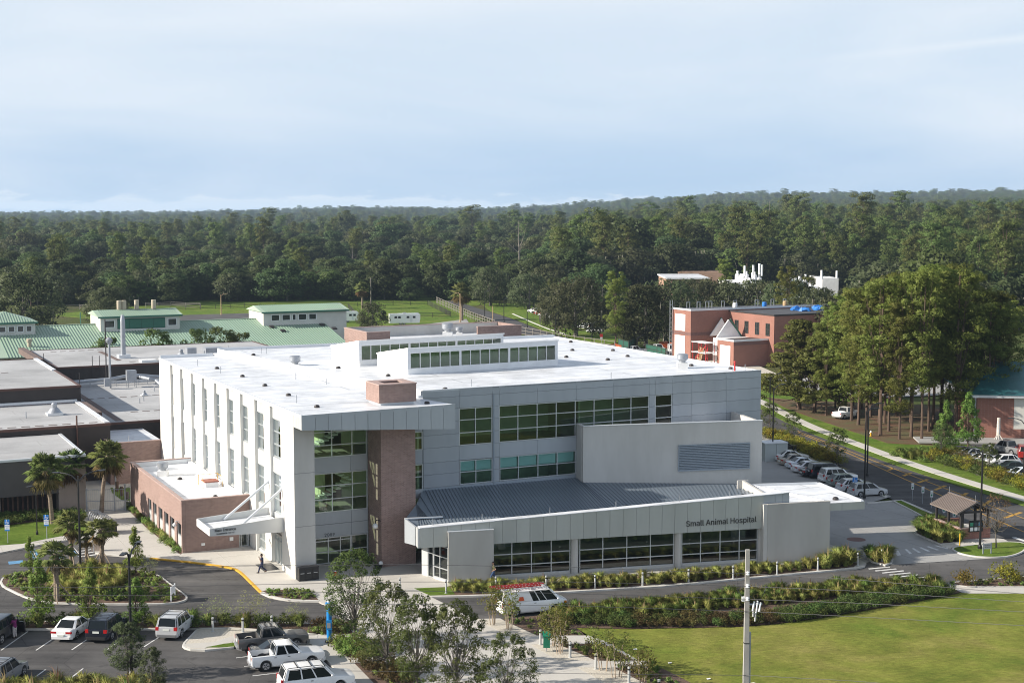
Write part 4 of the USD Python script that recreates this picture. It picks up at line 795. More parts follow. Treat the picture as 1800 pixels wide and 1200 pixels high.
# glazing under the fascia, round columns, stone plinth
GL = Wall(WG.pt(0, 0, -.35), WG.d)
for a0, a1, ms in ((-7.6, -.33, [-5.85, -4.01, -2.14]), (.52, 9.72, [2.77, 5.09, 7.4]), (10.45, 18.1, [12.36, 14.3, 16.24])): window(H, GL, a0, a1, .2, 3.24, ms, [1.1, 2.12], glass="dark_glass")
part(H, "plinth", GL.box(GL.box(GL.box(MB(), -7.6, -.33, 0, .2, -.3, 0), .52, 9.72, 0, .2, -.3, 0), 10.45, 18.1, 0, .2, -.3, 0), "stucco_pale")
for a in (.06, 10.08): part(H, "round_column", MB().lathe(WG.pt(a, 0, -.33), [(.33, 0), (.33, 3.26)], 20), "stucco_pale", smooth=40)
part(H, "column", WG.box(MB(), 18.12, 18.6, 0, 3.26, -.6, -.2), "stucco_pale")
part(H, "wing_floor", MB().prism([wg2(-11.8, -.5), wg2(18.2, -.5), wg2(18.2, -9), wg2(-9, -9)], -.02, .03), "interior_floor")
part(H, "wing_inner_wall", WG.box(WG.box(MB(), -9, 18.2, .03, 3.2, -7.1, -7.0), -3.2, -3.1, .03, 3.2, -7.0, -2.5), "interior_wall")
for a in (-6.8, -5.0, -3.4): part(H, "wall_picture", WG.box(MB(), a, a + 1.1, 1.2, 2.2, -6.99, -6.95), "white_metal")
for a in (-6.5, -2.5, 3.2, 6.0, 12.0, 15.0):
    ch = part(H, "waiting_chair", WG.box(WG.box(MB(), a, a + 1.5, .4, .5, -2.6, -2.0), a, a + 1.5, .5, .95, -2.65, -2.58), "interior_dark")
# pale concrete slab walls at both ends
part(H, "slab_wall", WG.box(MB(), -11.85, -7.72, 0, 4.62, .02, .42), "stucco")
part(H, "slab_cap", WG.box(MB(), -11.88, -7.69, 4.62, 4.68, .0, .45), "coping")
part(H, "slab_wall", WG.box(MB(), 18.7, 25.1, 0, 5.62, .1, .5), "stucco")
part(H, "slab_return", WG.box(MB(), 18.3, 18.69, 0, 5.60, -.55, .48), "stucco_pale")
# side door and glazing between the brick shaft and the left slab wall
SD = Wall(WG.pt(-13.6, 0, -3.2), (WG.pt(-11.87, 0, .3) - WG.pt(-13.6, 0, -3.2)) / np.linalg.norm(WG.pt(-11.87, 0, .3) - WG.pt(-13.6, 0, -3.2))); sdl = np.linalg.norm(WG.pt(-11.87, 0, .3) - WG.pt(-13.6, 0, -3.2))
window(H, SD, .9, 1.75, .03, 2.9, [], [2.25], glass="dark_glass", name="side_door")
window(H, SD, 1.77, sdl, .2, 3.2, [2.7], [1.15, 2.2], glass="dark_glass")
part(H, "wall_panel", SD.box(MB(), 0, .88, 0, 3.2, -.2, 0), "panel_grey_light")
part(H, "plinth", SD.box(MB(), 1.77, sdl, 0, .2, -.3, .01), "stucco_pale")
# name of the building in raised letters
def lettering(txt, wall, a0, z0, width, o, m, height=None, nm="letters", slope=0.0, serif=True):
    x = 0; big = []
    t = meshkit.text_mesh(txt, 1.0, 1.0); w = t.bounds[1][0]; k = width / w; h = height or k
    v = t.vertices
    return part(H, nm, MB().add(wall.p + wall.d * (a0 + v[:, :1] * k) + UP * (z0 + v[:, 1:2] * h + slope * v[:, :1] * k) + wall.n * (o + v[:, 2:3] * .05), t.faces), m)
lettering("Small Animal Hospital", WG, 10.68, 3.86, 7.05, .1, "dark_metal", .52, "building_name", .012)
# ambulance canopy to the right of the wing
can = [wg2(20.6, -9.9), wg2(28.8, -9.3), wg2(28.95, .55), wg2(25.0, .12), wg2(21.3, -.2), wg2(21.1, -9.8)]
part(H, "canopy_roof", MB().prism([wg2(20.7, -10.0), wg2(28.7, -9.1), wg2(28.75, .2), wg2(20.7, -.25)], 5.0, 5.3), "roof_membrane")
part(H, "canopy_curb", MB().obox(WG.pt(21.1, 5.3, -9.8), WG.pt(24.9, 0, -.5) - WG.pt(21.1, 0, -9.8), WG.d * .3, UP * .22), "roof_membrane")
part(H, "canopy_curb", MB().obox(WG.pt(28.45, 5.3, -9.1), WG.pt(28.5, 0, .1) - WG.pt(28.45, 0, -9.1), WG.d * .28, UP * .16), "roof_membrane")
part(H, "canopy_curb", MB().obox(WG.pt(20.7, 5.3, -10.0), WG.pt(28.4, 0, -9.15) - WG.pt(20.7, 0, -10.0), WG.n * .3, UP * .2), "coping")
for a0, a1 in ((25.12, 26.4), (26.43, 28.78)): part(H, "canopy_fascia", WG.box(MB(), a0, a1, 4.62, 5.36, .2, .3), "panel_warm")
part(H, "canopy_fascia", WG.box(MB(), 28.75, 28.85, 4.62, 5.3, -9.1, .2), "panel_warm")
part(H, "canopy_soffit", MB().prism([wg2(20.8, -9.9), wg2(28.6, -9.0), wg2(28.6, .1), wg2(20.8, -.3)], 4.7, 4.74), "panel_grey_light")
part(H, "canopy_side", WG.poly(MB(), [(20.0, 4.6), (21.2, 4.6), (21.2, 5.9), (20.0, 5.9)], -9.95, -9.8), "stucco_pale")
part(H, "canopy_end", MB().prism([wg2(20.5, -9.9), wg2(20.75, -9.9), wg2(20.75, -.6), wg2(20.5, -.6)], 4.4, [5.9, 5.9, 5.35, 5.35]), "stucco_pale")
for a, o in ((23.0, -5.0), (26.6, -1.4)): part(H, "roof_vent", MB().lathe(WG.pt(a, 5.3, o), [(.3, 0), (.3, .14), (.2, .26), (.06, .3)], 10), "dark_metal")
part(H, "drive_wall", WG.box(MB(), 20.8, 21.0, 0, 4.7, -9.5, -.3), "stucco")
part(H, "canopy_post", MB().lathe(WG.pt(27.8, 0, -8.3), [(.25, 0), (.25, 4.7)], 12), "stucco_pale", smooth=40)
# ------------------------------------------------------------ entrance canopy on the left side, with two tie rods
CAN = Wall(W(-6.9, 3.3), U)
part(H, "canopy_front", CAN.poly(MB(), [(0, 3.98), (6.88, 3.66), (6.88, 5.06), (0, 4.64)], -.12, 0), "panel_grey_light")
part(H, "canopy_back", Wall(W(-6.9, 8.0), U).poly(MB(), [(0.02, 4.0), (6.86, 3.7), (6.86, 5.1), (0.02, 4.66)], -.06, .06), "panel_grey_light")
part(H, "canopy_end", MB().prism(stq([(-6.9, 3.43), (-6.78, 3.43), (-6.78, 7.93), (-6.9, 7.93)]), 3.98, 4.64), "white_metal")
part(H, "canopy_deck", MB().add([W(-6.77, 3.45, 4.2), W(-.04, 3.45, 4.42), W(-.04, 7.9, 4.42), W(-6.77, 7.9, 4.2), W(-6.77, 3.45, 3.99), W(-.04, 3.45, 3.7), W(-.04, 7.9, 3.7), W(-6.77, 7.9, 3.99)], [[0, 1, 2, 3], [7, 6, 5, 4]]), "roof_membrane")
for t, sx in ((7.75, -4.4), (3.62, -4.2)):
    p, q = W(.0, t, 7.66), W(sx, t + .1, 4.35); part(H, "tie_rod", MB().tube([p, q], .12, 8), "coping", smooth=40)
    part(H, "tie_plate", MB().obox(p - V * .18 - UP * .3 - U * .05, V * .36, UP * .6, U * .1), "coping")
def lettering_on(txt, o, d, n, h, w, nm):
    t = meshkit.text_mesh(txt, 1.0, 1.0); v = t.vertices; k = w / t.bounds[1][0]
    part(H, nm, MB().add(o + d * v[:, :1] * k + UP * v[:, 1:2] * h + n * v[:, 2:3] * .03, t.faces), "black_metal")
lettering_on("Main Entrance", CAN.pt(.45, 4.32, .005), U + UP * .01, CAN.n, .26, 1.95, "canopy_letters")
lettering_on("CLEARANCE  12'-6\"", CAN.pt(.6, 4.06, .005), U + UP * .01, CAN.n, .13, 1.65, "canopy_letters")
# ------------------------------------------------------------ brick annex on the left side
def boxwall(nm, s0, s1, t0, t1, z0, z1, m): b = MB(); sbx(b, s0, s1, t0, t1, z0, z1); return part(H, nm, b, m)
AL = Wall(W(-6.76, 0), -V)      # a = -t
wn = [(14.7, 16.6), (17.5, 19.4), (20.05, 21.9), (22.65, 24.45), (25.35, 27.0), (27.8, 29.45)]
cuts = [14.4] + [x for w in wn for x in w] + [38.2]
AW = part(H, "annex_wall", AL.box(AL.box(MB(), -38.2, -14.4, 2.75, 5.1, -.35, 0), -38.2, -29.46, 0, 2.75, -.35, 0), "brick_mauve")
for i in range(0, len(cuts) - 3, 2): part(H, "brick_pier", AL.box(MB(), -cuts[i + 1], -cuts[i], 0, 2.75, -.35, -.002), "brick_mauve")
for a0, a1 in wn:
    window(H, AL, -a1, -a0, 1.45, 2.75, [], [], glass="dark_glass", o=-.12); part(H, "under_panel", AL.box(MB(), -a1, -a0, 0.05, 1.44, -.3, -.12), "panel_grey_light")
boxwall("annex_wall", -6.4, -1.15, 14.4, 14.75, 0, 5.1, "brick_mauve"); boxwall("annex_wall", -1.15, -.02, 14.4, 14.75, 2.6, 5.1, "brick_mauve"); boxwall("annex_wall", -6.4, -.02, 37.85, 38.2, 0, 5.1, "brick_mauve")
AF = Wall(W(0, 14.4), U); window(H, AF, -1.13, -.1, .03, 2.55, [-.9, -.3], [2.3], glass="clear_glass", o=-.1, name="annex_door")
boxwall("annex_roof", -6.4, -.02, 14.76, 37.84, 4.45, 4.62, "roof_membrane")
for s0, s1, t0, t1 in ((-6.8, -6.38, 14.35, 38.25), (-6.38, -.02, 14.35, 14.78), (-6.38, -.02, 37.82, 38.25)): boxwall("annex_coping", s0, s1, t0, t1, 5.1, 5.19, "brick_cap")
boxwall("parapet_lining", -6.38, -.04, 37.78, 37.82, 4.62, 5.09, "coping"); boxwall("roof_curb", -.4, -.03, 14.8, 37.7, 4.62, 4.85, "roof_membrane")
roof_fan(-4.7, 31.2, 4.62, k=.95, nm="annex_fan")
for s, t in ((-3.6, 28.2), (-2.7, 17.2)): part(H, "roof_vent", MB().lathe(W(s, t, 4.62), [(.26, 0), (.26, .12), (.2, .22), (.06, .26)], 10), "dark_metal")
rh = part(H, "roof_hatch", MB().prism(stq([(-2.3, 22.6), (-.9, 22.6), (-.9, 24.1), (-2.3, 24.1)]), 4.62, 5.1), "white_metal")
part(rh, "hatch_lid", MB().prism(stq([(-2.35, 22.55), (-.85, 22.55), (-.85, 24.15), (-2.35, 24.15)]), 5.1, 5.22), "paint_rust")
for s, t in ((-2.6, 22.4), (-2.6, 24.3), (-.6, 22.4), (-.6, 24.3)): part(rh, "hatch_rail", MB().tube([W(s, t, 4.62), W(s, t, 5.75)], .035, 5), "kerb_yellow")
part(rh, "hatch_rail", MB().tube([W(-2.6, 24.3, 5.7), W(-.6, 24.3, 5.7), W(-.6, 22.4, 5.7)], .03, 5), "kerb_yellow")
c = W(-6.8, 15.3, 2.95); part(H, "wall_lamp", MB().tube([c, c - U * .35 + UP * .1, c - U * .45 - UP * .15], .05, 6).ball(c - U * .45 - UP * .28, .19, 2), "white_metal")
part(H, "wall_box", AF.box(MB(), -2.1, -1.75, .75, 1.1, 0, .12), "white_metal"); part(H, "wall_box", AF.box(MB(), -4.9, -4.55, .55, .8, 0, .05), "white_metal")
c = W(8.55, 1.0, 4.3); lp = part(H, "wall_lamp", MB().tube([c, c - U * .2 + UP * .15, c - U * .45 + UP * .1, c - U * .5 - UP * .2], .05, 6), "black_metal"); part(lp, "lamp_globe", MB().ball(c - U * .5 - UP * .42, .26, 2), "white_metal", smooth=True)
# second brick link further back
boxwall("link_wall", -6.2, -5.85, 52.75, 67.5, 0, 5.0, "brick_mauve"); boxwall("link_wall", -5.85, .6, 52.75, 53.05, 0, 5.0, "brick_mauve")
boxwall("link_roof", -5.85, .6, 53.06, 67.4, 4.4, 4.6, "roof_membrane")
boxwall("link_coping", -6.25, -5.8, 52.7, 67.5, 5.0, 5.1, "brick_cap"); boxwall("link_coping", -5.8, .6, 52.7, 53.1, 5.0, 5.1, "brick_cap"); boxwall("link_parapet", -5.8, .6, 67.1, 67.4, 4.6, 5.3, "coping")
part(H, "roof_rod", MB().tube([W(-3.5, 55, 4.6), W(-3.5, 55, 5.5)], .05, 6), "galvanised")
# ------------------------------------------------------------ older flat-roofed buildings left of the hospital
X = thing("flat_roofed_building", "old dark brown building of joined grey flat roofs left of the white hospital", "building", W(-12, 60))
def xb(nm, s0, s1, t0, t1, z0, z1, m, par=None): b = MB(); sbx(b, s0, s1, t0, t1, z0, z1); return part(par or X, nm, b, m)
def block(s0, s1, t0, t1, z, m="brown_wall", rm="grey_membrane", rim=True):
    w = xb("block_wall", s0, s1, t0, t1, 0, z - .3, m)
    xb("flat_roof", s0 + .3, s1 - .3, t0 + .3, t1 - .3, z - .3, z - .08, rm)
    if rim:
        b = MB(); sbx(b, s0 - .08, s1 + .08, t0 - .08, t0 + .3, z - .3, z); sbx(b, s0 - .08, s1 + .08, t1 - .3, t1 + .08, z - .3, z); sbx(b, s0 - .08, s0 + .3, t0 + .31, t1 - .31, z - .3, z); sbx(b, s1 - .3, s1 + .08, t0 + .31, t1 - .31, z - .3, z); part(X, "roof_rim", b, "brown_trim")
    return w
# near block A: dark overhanging band over a recessed slatted front
xb("upper_band", -60, -11.4, 39.5, 56.2, 2.1, 5.95, "brown_grey_wall"); xb("flat_roof", -60, -11.6, 39.7, 56.1, 5.95, 6.12, "grey_membrane")
b = MB(); sbx(b, -60, -11.3, 39.4, 39.75, 5.95, 6.2); sbx(b, -11.65, -11.3, 39.76, 56.2, 5.95, 6.2); part(X, "roof_rim", b, "coping")
xb("recessed_wall", -60, -11.6, 41.6, 56.1, 0, 2.1, "brown_wall"); xb("end_pier", -14.3, -11.45, 39.56, 42, 0, 2.1, "tan_wall"); xb("end_pier", -14.3, -11.38, 39.48, 39.5, 2.1, 5.2, "tan_wall")
for k in range(34):
    s = -32 + k * .52
    if -21.5 < s < -20.2: continue
    if s < -14.6: xb("slat", s, s + .16, 41.3, 41.6, .1, 2.1, "tan_slat" if k % 3 else "brown_trim")
xb("slat_column", -21.4, -20.3, 40.6, 41.6, 0, 2.1, "tan_wall")
block(-60, -5.4, 56.5, 78.7, 7.0); block(-60, -5.0, 79.0, 118.7, 9.2); block(-4.9, 14.0, 66.3, 110.4, 5.6); block(-3.2, 37.7, 111.2, 142.2, 8.4)
b = MB(); sbx(b, -5.3, -4.5, 66.5, 78.5, 5.6, 7.05); part(X, "roof_curb", b, "roof_patch"); b = MB(); sbx(b, -6.0, -5.35, 57, 78.4, 7.0, 7.12); part(X, "roof_curb", b, "roof_membrane")
b = MB(); sbx(b, -4.95, -3.9, 119, 141.5, 8.0, 9.0); part(X, "roof_curb", b, "roof_patch"); b = MB(); sbx(b, -5.6, -5.0, 100, 118.6, 9.12, 9.3); part(X, "roof_curb", b, "roof_membrane")
xb("wall_flashing", -60, -5.6, 78.45, 78.9, 6.93, 7.35, "coping"); xb("wall_flashing", -4.4, 13.8, 109.9, 110.6, 5.53, 5.95, "coping")
for s0, s1, t0, t1, z in ((-2.5, -1.6, 68, 100, 5.53), (7.5, 8.3, 118, 135, 8.33), (22, 23, 113, 118, 8.33)): xb("roof_walkway", s0, s1, t0, t1, z, z + .03, "roof_patch")
for row in ((-30, -6.5, 58.2, 6.93), (-24, -12, 100, 9.13), (-2, 9, 92, 5.53), (1, 10, 75.5, 5.53), (0, 9, 138, 8.33), (9, 22, 115, 8.33)):
    s = row[0]
    while s < row[1]: xb("roof_pad", s, s + 1.0, row[2], row[2] + .35, row[3], row[3] + .03, "roof_patch"); s += 1.6
def xt(nm, pts, r, m="galvanised", sides=8): return part(X, nm, MB().tube(pts, r, sides), m, smooth=40)
# chimney, flue pipe, ducts and fans
xt("metal_chimney", [W(9.4, 122, 8.3), W(9.4, 122, 14.6)], [.42, .4], sides=14); xt("metal_chimney", [W(9.4, 122, 14.6), W(9.4, 122, 15.6)], [.4, .26], sides=14); xb("chimney_base", 8.5, 10.4, 121, 123, 8.3, 8.9, "coping")
xt("flue_pipe", [W(3.7, 104, 5.5), W(3.7, 104, 12.6)], .19); part(X, "flue_cap", MB().lathe(W(3.7, 104, 12.4), [(.2, 0), (.52, .4), (.52, .75), (.2, 1.05)], 14), "galvanised", smooth=40)
xt("thin_mast", [W(3.9, 108, 5.5), W(3.9, 108, 16.0)], .1, "dark_metal")
xt("roof_duct", [W(-3.5, 107.5, 6.3), W(4.5, 107.7, 6.5), W(7.2, 107.8, 6.9), W(8.6, 107.8, 6.9), W(12.5, 107.9, 6.4), W(14, 108, 6.4)], .28); xt("roof_duct", [W(9.0, 107, 6.7), W(10.4, 102, 6.6), W(10.6, 99.5, 6.2), W(10.6, 99.3, 5.5)], .26)
xb("duct_unit", 6.2, 7.6, 103, 104.4, 6.6, 8.2, "galvanised"); xb("duct_unit", 2.6, 3.4, 102.4, 103.2, 6.0, 7.2, "galvanised")
for s in (6.3, 7.5):
    for t in (103.1, 104.3): xt("unit_leg", [W(s, t, 5.5), W(s, t, 6.6)], .05, sides=5)
for s in (1, 5, 8.4, 9.9, 11.2): xt("duct_stand", [W(s, 106, 5.5), W(s, 106, 6.5)], .06, sides=5)
def vent(s, t, z, k=1.0): 
    n = part(X, "roof_ventilator", MB().lathe(W(s, t, z), [(.75 * k, .25 * k), (.45 * k, .7 * k), (.3 * k, .8 * k), (.32 * k, 1.15 * k), (.2 * k, 1.3 * k)], 14), "galvanised", smooth=35); part(n, "ventilator_base", MB().prism(stq([(s - .8 * k, t - .8 * k), (s + .8 * k, t - .8 * k), (s + .8 * k, t + .8 * k), (s - .8 * k, t + .8 * k)]), z, z + .25 * k), "coping")
vent(-10.3, 67.5, 6.93, 1.2); vent(7.6, 78.5, 5.53, .9); vent(6.5, 92.5, 5.53, .6); vent(18.2, 118, 8.33, 1.1)
xb("roof_unit", 22.3, 25.4, 117.4, 119.6, 8.4, 9.8, "galvanised"); xb("roof_unit", 20.0, 21.6, 121, 122.4, 8.6, 9.6, "galvanised"); xb("skylight", 10.5, 13.0, 113, 115, 8.33, 8.7, "white_metal")
for s, t, z in ((-4.9, 80.6, 9.2), (-4.0, 119, 8.4), (2.3, 111.2, 8.4), (3.4, 111.2, 8.4)): xt("rail_post", [W(s, t - .3, z - 2.4), W(s, t - .3, z + 1.6)], .06, "dark_metal", 5)
for s, t, z in ((5, 86, 5.5), (6.2, 74, 5.5), (9, 97, 5.5), (-14, 66, 6.93), (-16, 100, 9.13), (-20, 45, 6.12), (-10, 140, 8.33), (4, 84, 5.5), (9.2, 83, 5.5), (29, 128, 8.33)):
    xt("vent_pipe", [W(s, t, z), W(s, t, z + .8)], .08, sides=6)
xt("drain_pipe", [W(-9.4, 56.3, 3.5), W(-9.4, 56.3, 8.2)], .1, "brown_trim"); xt("drain_pipe", [W(-5.7, 52.4, 0), W(-5.7, 52.4, 5)], .1, "galvanised")
# ------------------------------------------------------------ green-roofed barn
BN = thing("barn", "long barn with pale green ribbed metal roof and three windowed dormers on top", "barn", W(20, 160))
def bb(nm, s0, s1, t0, t1, z0, z1, m, par=None): b = MB(); sbx(b, s0, s1, t0, t1, z0, z1); return part(par or BN, nm, b, m)
bz = lambda t: 10.7 - .21 * abs(166 - t)
part(BN, "gable_wall", MB().prism([W2(58.0, 147.5), W2(58.3, 147.5), W2(58.3, 160.5), W2(58.0, 160.5)], 0, [bz(147.5) - .1, bz(147.5) - .1, bz(160.5) - .1, bz(160.5) - .1]), "barn_wall")
part(BN, "gable_wall", MB().prism([W2(59.5, 171.01), W2(59.8, 171.01), W2(59.8, 184), W2(59.5, 184)], 0, [bz(171) - .1, bz(171) - .1, bz(184) - .1, bz(184) - .1]), "barn_wall")
bb("barn_wall", -70, 58.0, 147.5, 147.8, 0, 6.7, "barn_wall"); bb("barn_wall", -70, 59.5, 183.6, 184, 0, 6.8, "barn_wall")
rf = part(BN, "roof", MB().obox(W(-70, 146.8, bz(146.8)), U * 128.4, W(0, 166, bz(166)) - W(0, 146.8, bz(146.8)), UP * .12), "green_roof")
part(BN, "roof", MB().obox(W(-70, 166.02, bz(166)), U * 130, W(0, 184.8, bz(184.8)) - W(0, 166, bz(166)), UP * .12), "green_roof")
for k in range(125):
    s = -6 + k * .54
    if s > 58.3: break
    part(rf, "roof_rib", MB().obox(W(s, 146.8, bz(146.8) + .12), U * .09, W(0, 165.9, bz(165.9)) - W(0, 146.8, bz(146.8)), UP * .1), "green_rib")
part(rf, "ridge_cap", MB().obox(W(-70, 165.7, bz(166) + .13), U * 130, V * .6, UP * .1), "green_roof")
def dormer(s0, s1, tf, ze, zr, hip, wins, panel=None):
    tb = 171.0; zb = bz(tf) - .4; m = bb("dormer_wall", s0, s1, tf, tb, zb, ze, "barn_wall"); D = Wall(W(s0, tf), U); L = s1 - s0; o = .5
    tm = (tf + tb) / 2
    e = [W(s0 - o, tf - o, ze), W(s1 + o, tf - o, ze), W(s1 + o, tb + o, ze), W(s0 - o, tb + o, ze)]
    k = (s1 - s0) / 2 if hip else -o
    r0, r1 = W(s0 + k, tm, zr), W(s1 - k, tm, zr)
    dn = UP * -.25
    r = MB().add([*e, r0, r1], [[0, 1, 5], [0, 5, 4], [2, 3, 4], [2, 4, 5], [1, 2, 5], [3, 0, 4]])
    dr = part(m, "dormer_roof", r, "green_roof")
    part(m, "eave_board", D.box(MB(), -o, L + o, ze - .3, ze + .02, o - .05, o + .03), "green_trim")
    rb = MB(); n = int(L / .45)
    for i in range(1, n):
        a = i / n
        if hip:
            h = min(1, 2 * min(a, 1 - a)); rb.obox(D.pt(a * L, ze + .02, o), D.d * .06, (D.pt(a * L, ze + (zr - ze) * h, o - (tm - tf + o) * h) - D.pt(a * L, ze, o)), UP * .07)
        else: rb.obox(D.pt(a * L, ze + .02, o), D.d * .06, (D.pt(a * L, zr, -(tm - tf)) - D.pt(a * L, ze, o)), UP * .07)
    part(m, "dormer_rib", rb, "green_rib", kind="stuff")
    for a0, a1, z0, z1 in wins: window(BN, D, a0, a1, z0, z1, [], [], glass="pane_dark", o=.1, depth=.09, name="dormer_window", frame="white_metal", bar=.12)
    if panel:
        pn = part(m, "louvre_panel", D.box(MB(), *panel, .0, .06), "green_louver")
        for i in range(4): part(pn, "louvre_slat", D.box(MB(), panel[0] + i * (panel[1] - panel[0]) / 4 + .04, panel[0] + (i + 1) * (panel[1] - panel[0]) / 4 - .04, panel[2] + .1, panel[3] - .1, .061, .09), "green_trim")
    return m
dormer(-9.2, .7, 160.5, 12.1, 13.9, True, [(3.4, 4.6, 10.2, 11.4), (5.0, 6.2, 10.2, 11.4), (6.6, 7.8, 10.2, 11.4), (8.2, 9.3, 10.2, 11.4)])
dormer(12.8, 28.2, 160.5, 12.6, 13.55, False, [(.8, 2.7, 10.4, 11.9), (13.0, 14.8, 10.4, 11.9)], (3.2, 12.5, 10.1, 12.1))
bb("cross_wall", 58.4, 63.2, 160.52, 171, 0, 12.7, "barn_wall")
dormer(45.3, 63.2, 160.5, 12.5, 13.55, False, [(1.6, 3.4, 10.6, 11.9), (3.9, 5.7, 10.6, 11.9), (6.1, 6.9, 10.6, 11.9), (7.4, 9.2, 10.6, 11.9), (9.6, 11.3, 10.6, 11.9)])
for s in (17.5, 18.4, 20.9, 24.3): part(BN, "vent_stack", MB().lathe(W(s, 165.8, 13.5), [(.48, 0), (.48, 1.8), (.42, 1.85)], 14), "tan_metal", smooth=40)
for s, t in ((46.2, 158.6), (47.6, 155.6), (57, 158.8), (58.6, 155.8)): part(BN, "skylight", MB().obox(W(s, t, bz(t) + .2), U * .9, V * 1.1 + UP * .23, UP * .25), "dark_metal")
for s, t in ((-1.5, 153), (12.4, 152)): part(BN, "roof_pot", MB().lathe(W(s, t, bz(t)), [(.35, 0), (.35, .9), (.5, .95), (.5, 1.5), (.1, 1.6)], 12), "tan_metal", smooth=40)
part(BN, "roof_pole", MB().tube([W(10, 166, 10.7), W(10, 166, 13.2)], .1, 6), "green_trim")
# ------------------------------------------------------------ brick building under construction, right
R = thing("brick_building", "unfinished red brick building with dark flat roof and tall white panels beside the pine grove", "building", W(140, 145))
def rb_(nm, s0, s1, t0, t1, z0, z1, m, par=None): b = MB(); sbx(b, s0, s1, t0, t1, z0, z1); return part(par or R, nm, b, m)
rb_("brick_wall", 137, 175, 142, 149.5, -.4, 11.0, "brick_red"); rb_("brick_wall", 147.2, 176, 125.4, 141.98, -.4, 10.6, "brick_red"); rb_("brick_wall", 138.2, 147.18, 127.4, 133.5, -.4, 5.3, "brick_red")
for s0, s1, t0, t1, z in ((137, 175, 142, 149.5, 11.0), (138.2, 147.18, 127.4, 133.5, 5.3)):
    b = MB(); sbx(b, s0 - .1, s1 + .1, t0 - .1, t0 + .25, z, z + .4); sbx(b, s0 - .1, s0 + .25, t0 + .26, t1, z, z + .4); part(R, "white_coping", b, "coping")
    rb_("flat_roof", s0 + .26, s1, t0 + .26, t1, z, z + .15, "dark_metal")
rb_("flat_roof", 147.4, 176, 125.6, 141.9, 10.6, 10.75, "dark_roof"); b = MB(); sbx(b, 147.1, 147.4, 125.3, 141.98, 10.6, 10.95); sbx(b, 147.4, 176, 125.3, 125.6, 10.6, 10.95); part(R, "roof_edge", b, "dark_metal")
for s0, s1, t0, t1, z in ((136.97, 147.15, 141.97, 142, 5.5), (138.17, 147.15, 127.37, 127.4, 4.5), (136.97, 137, 142, 149.5, 5.5)): rb_("dark_band", s0, s1, t0, t1, z, z + .7, "brick_dark")
RL = Wall(W(137, 0), -V); RL2 = Wall(W(138.2, 0), -V); RW = Wall(W(147.2, 0), -V)
part(R, "white_panel", RL.box(MB(), -148.3, -144.2, 6.4, 10.1, 0, .06), "white_metal"); part(R, "white_panel", RL.box(MB(), -148.3, -144.2, .2, 5.3, 0, .06), "white_metal")
part(R, "white_panel", RL2.box(MB(), -132.4, -128.6, .2, 4.3, 0, .06), "white_metal")
for t in (139.0, 135.3, 131.4, 127.6): window(R, RW, -t - .7, -t + .7, 6.2, 8.9, [-t], [7.6], glass="pane_dark", o=.1, depth=.09, bar=.12, frame="dark_metal")
b = MB(); b.add([W(140.5, 137, 5.4), W(147, 137, 5.4), W(143.6, 137, 9.2), W(140.5, 137.3, 5.4), W(147, 137.3, 5.4), W(143.6, 137.3, 9.2)], [[0, 1, 2], [5, 4, 3], [0, 3, 4], [0, 4, 1], [1, 4, 5], [1, 5, 2], [2, 5, 3], [2, 3, 0]])
part(R, "white_gable", b, "white_metal")
b = MB(); b.add([W(141.5, 141, 5.4), W(147, 141, 5.4), W(144.6, 141, 9.2), W(141.5, 141.3, 5.4), W(147, 141.3, 5.4), W(144.6, 141.3, 9.2)], [[0, 1, 2], [5, 4, 3], [0, 3, 4], [0, 4, 1], [1, 4, 5], [1, 5, 2], [2, 5, 3], [2, 3, 0]])
part(R, "white_gable", b, "white_metal")
for t in (136.9, 141.4): part(R, "gable_trim", MB().tube([W(147, t, 5.5), W(143.9 + (t > 140) * .7, t, 9.3)], .18, 6), "green_trim")
rb_("entry_wall", 139.5, 147, 134, 137, 0, 5.4, "white_metal")
for k, s in enumerate((139.2, 142, 144.3, 145.2, 148.6, 152, 158, 162.5, 166)):
    b = MB(); c = W(s, 147, 11.1)
    for d in (0, .8): b.tube([c + U * d, c + U * d + UP * 1.5], .09, 5)
    b.tube([c + UP * 1.5, c + U * .8 + UP * 1.5], .09, 5); part(R, "roof_guard", b, "galvanised")
b = MB()
for s in (136.2, 136.8): b.tube([W(s, 149.2, 0), W(s, 149.2, 13)], .08, 5)
for z in range(1, 13): b.tube([W(136.2, 149.2, z), W(136.8, 149.2, z)], .06, 5)
part(R, "ladder_tower", b, "galvanised")
sc_ = thing("scaffold", "red scaffolding with planks in front of the unfinished brick entrance", "scaffold", W(138, 136))
b = MB()
for s in (135.5, 137.8):
    for t in (134, 136.5, 139): b.tube([W(s, t, 0), W(s, t, 4.6)], .07, 5)
b.tube([W(135.5, 134, 0), W(137.8, 136.5, 4)], .06, 5).tube([W(135.5, 139, 0), W(137.8, 136.5, 4)], .06, 5).tube([W(135.5, 134, 4), W(135.5, 139, .4)], .06, 5)
part(sc_, "frame", b, "paint_red")
for z in (2.3, 4.5): part(sc_, "plank", MB().prism(stq([(135.3, 133.8), (138, 133.8), (138, 139.2), (135.3, 139.2)]), z, z + .12), "white_metal")
for k in range(4): part(sc_, "leaning_board", MB().tube([W(134.8 + k * .4, 135 + k, 0), W(136.0 + k * .3, 135.4 + k, 3.4)], .12, 4), "timber")
tarp = MB()
rs = np.random.RandomState(4)
for k in range(7): 
    c = W(159 + rs.rand() * 9, 133 + rs.rand() * 5, 10.8); m = trimesh.creation.icosphere(1); m.vertices = m.vertices * [1.3, .9, .45 + rs.rand() * .4] + rs.randn(*m.vertices.shape) * .18 + c; tarp.tm(m)
solo("roof_tarpaulin", "crumpled bright blue tarpaulins heaped on the dark roof of the unfinished brick building", "tarpaulin", tarp, "tarp_blue", kind="stuff")
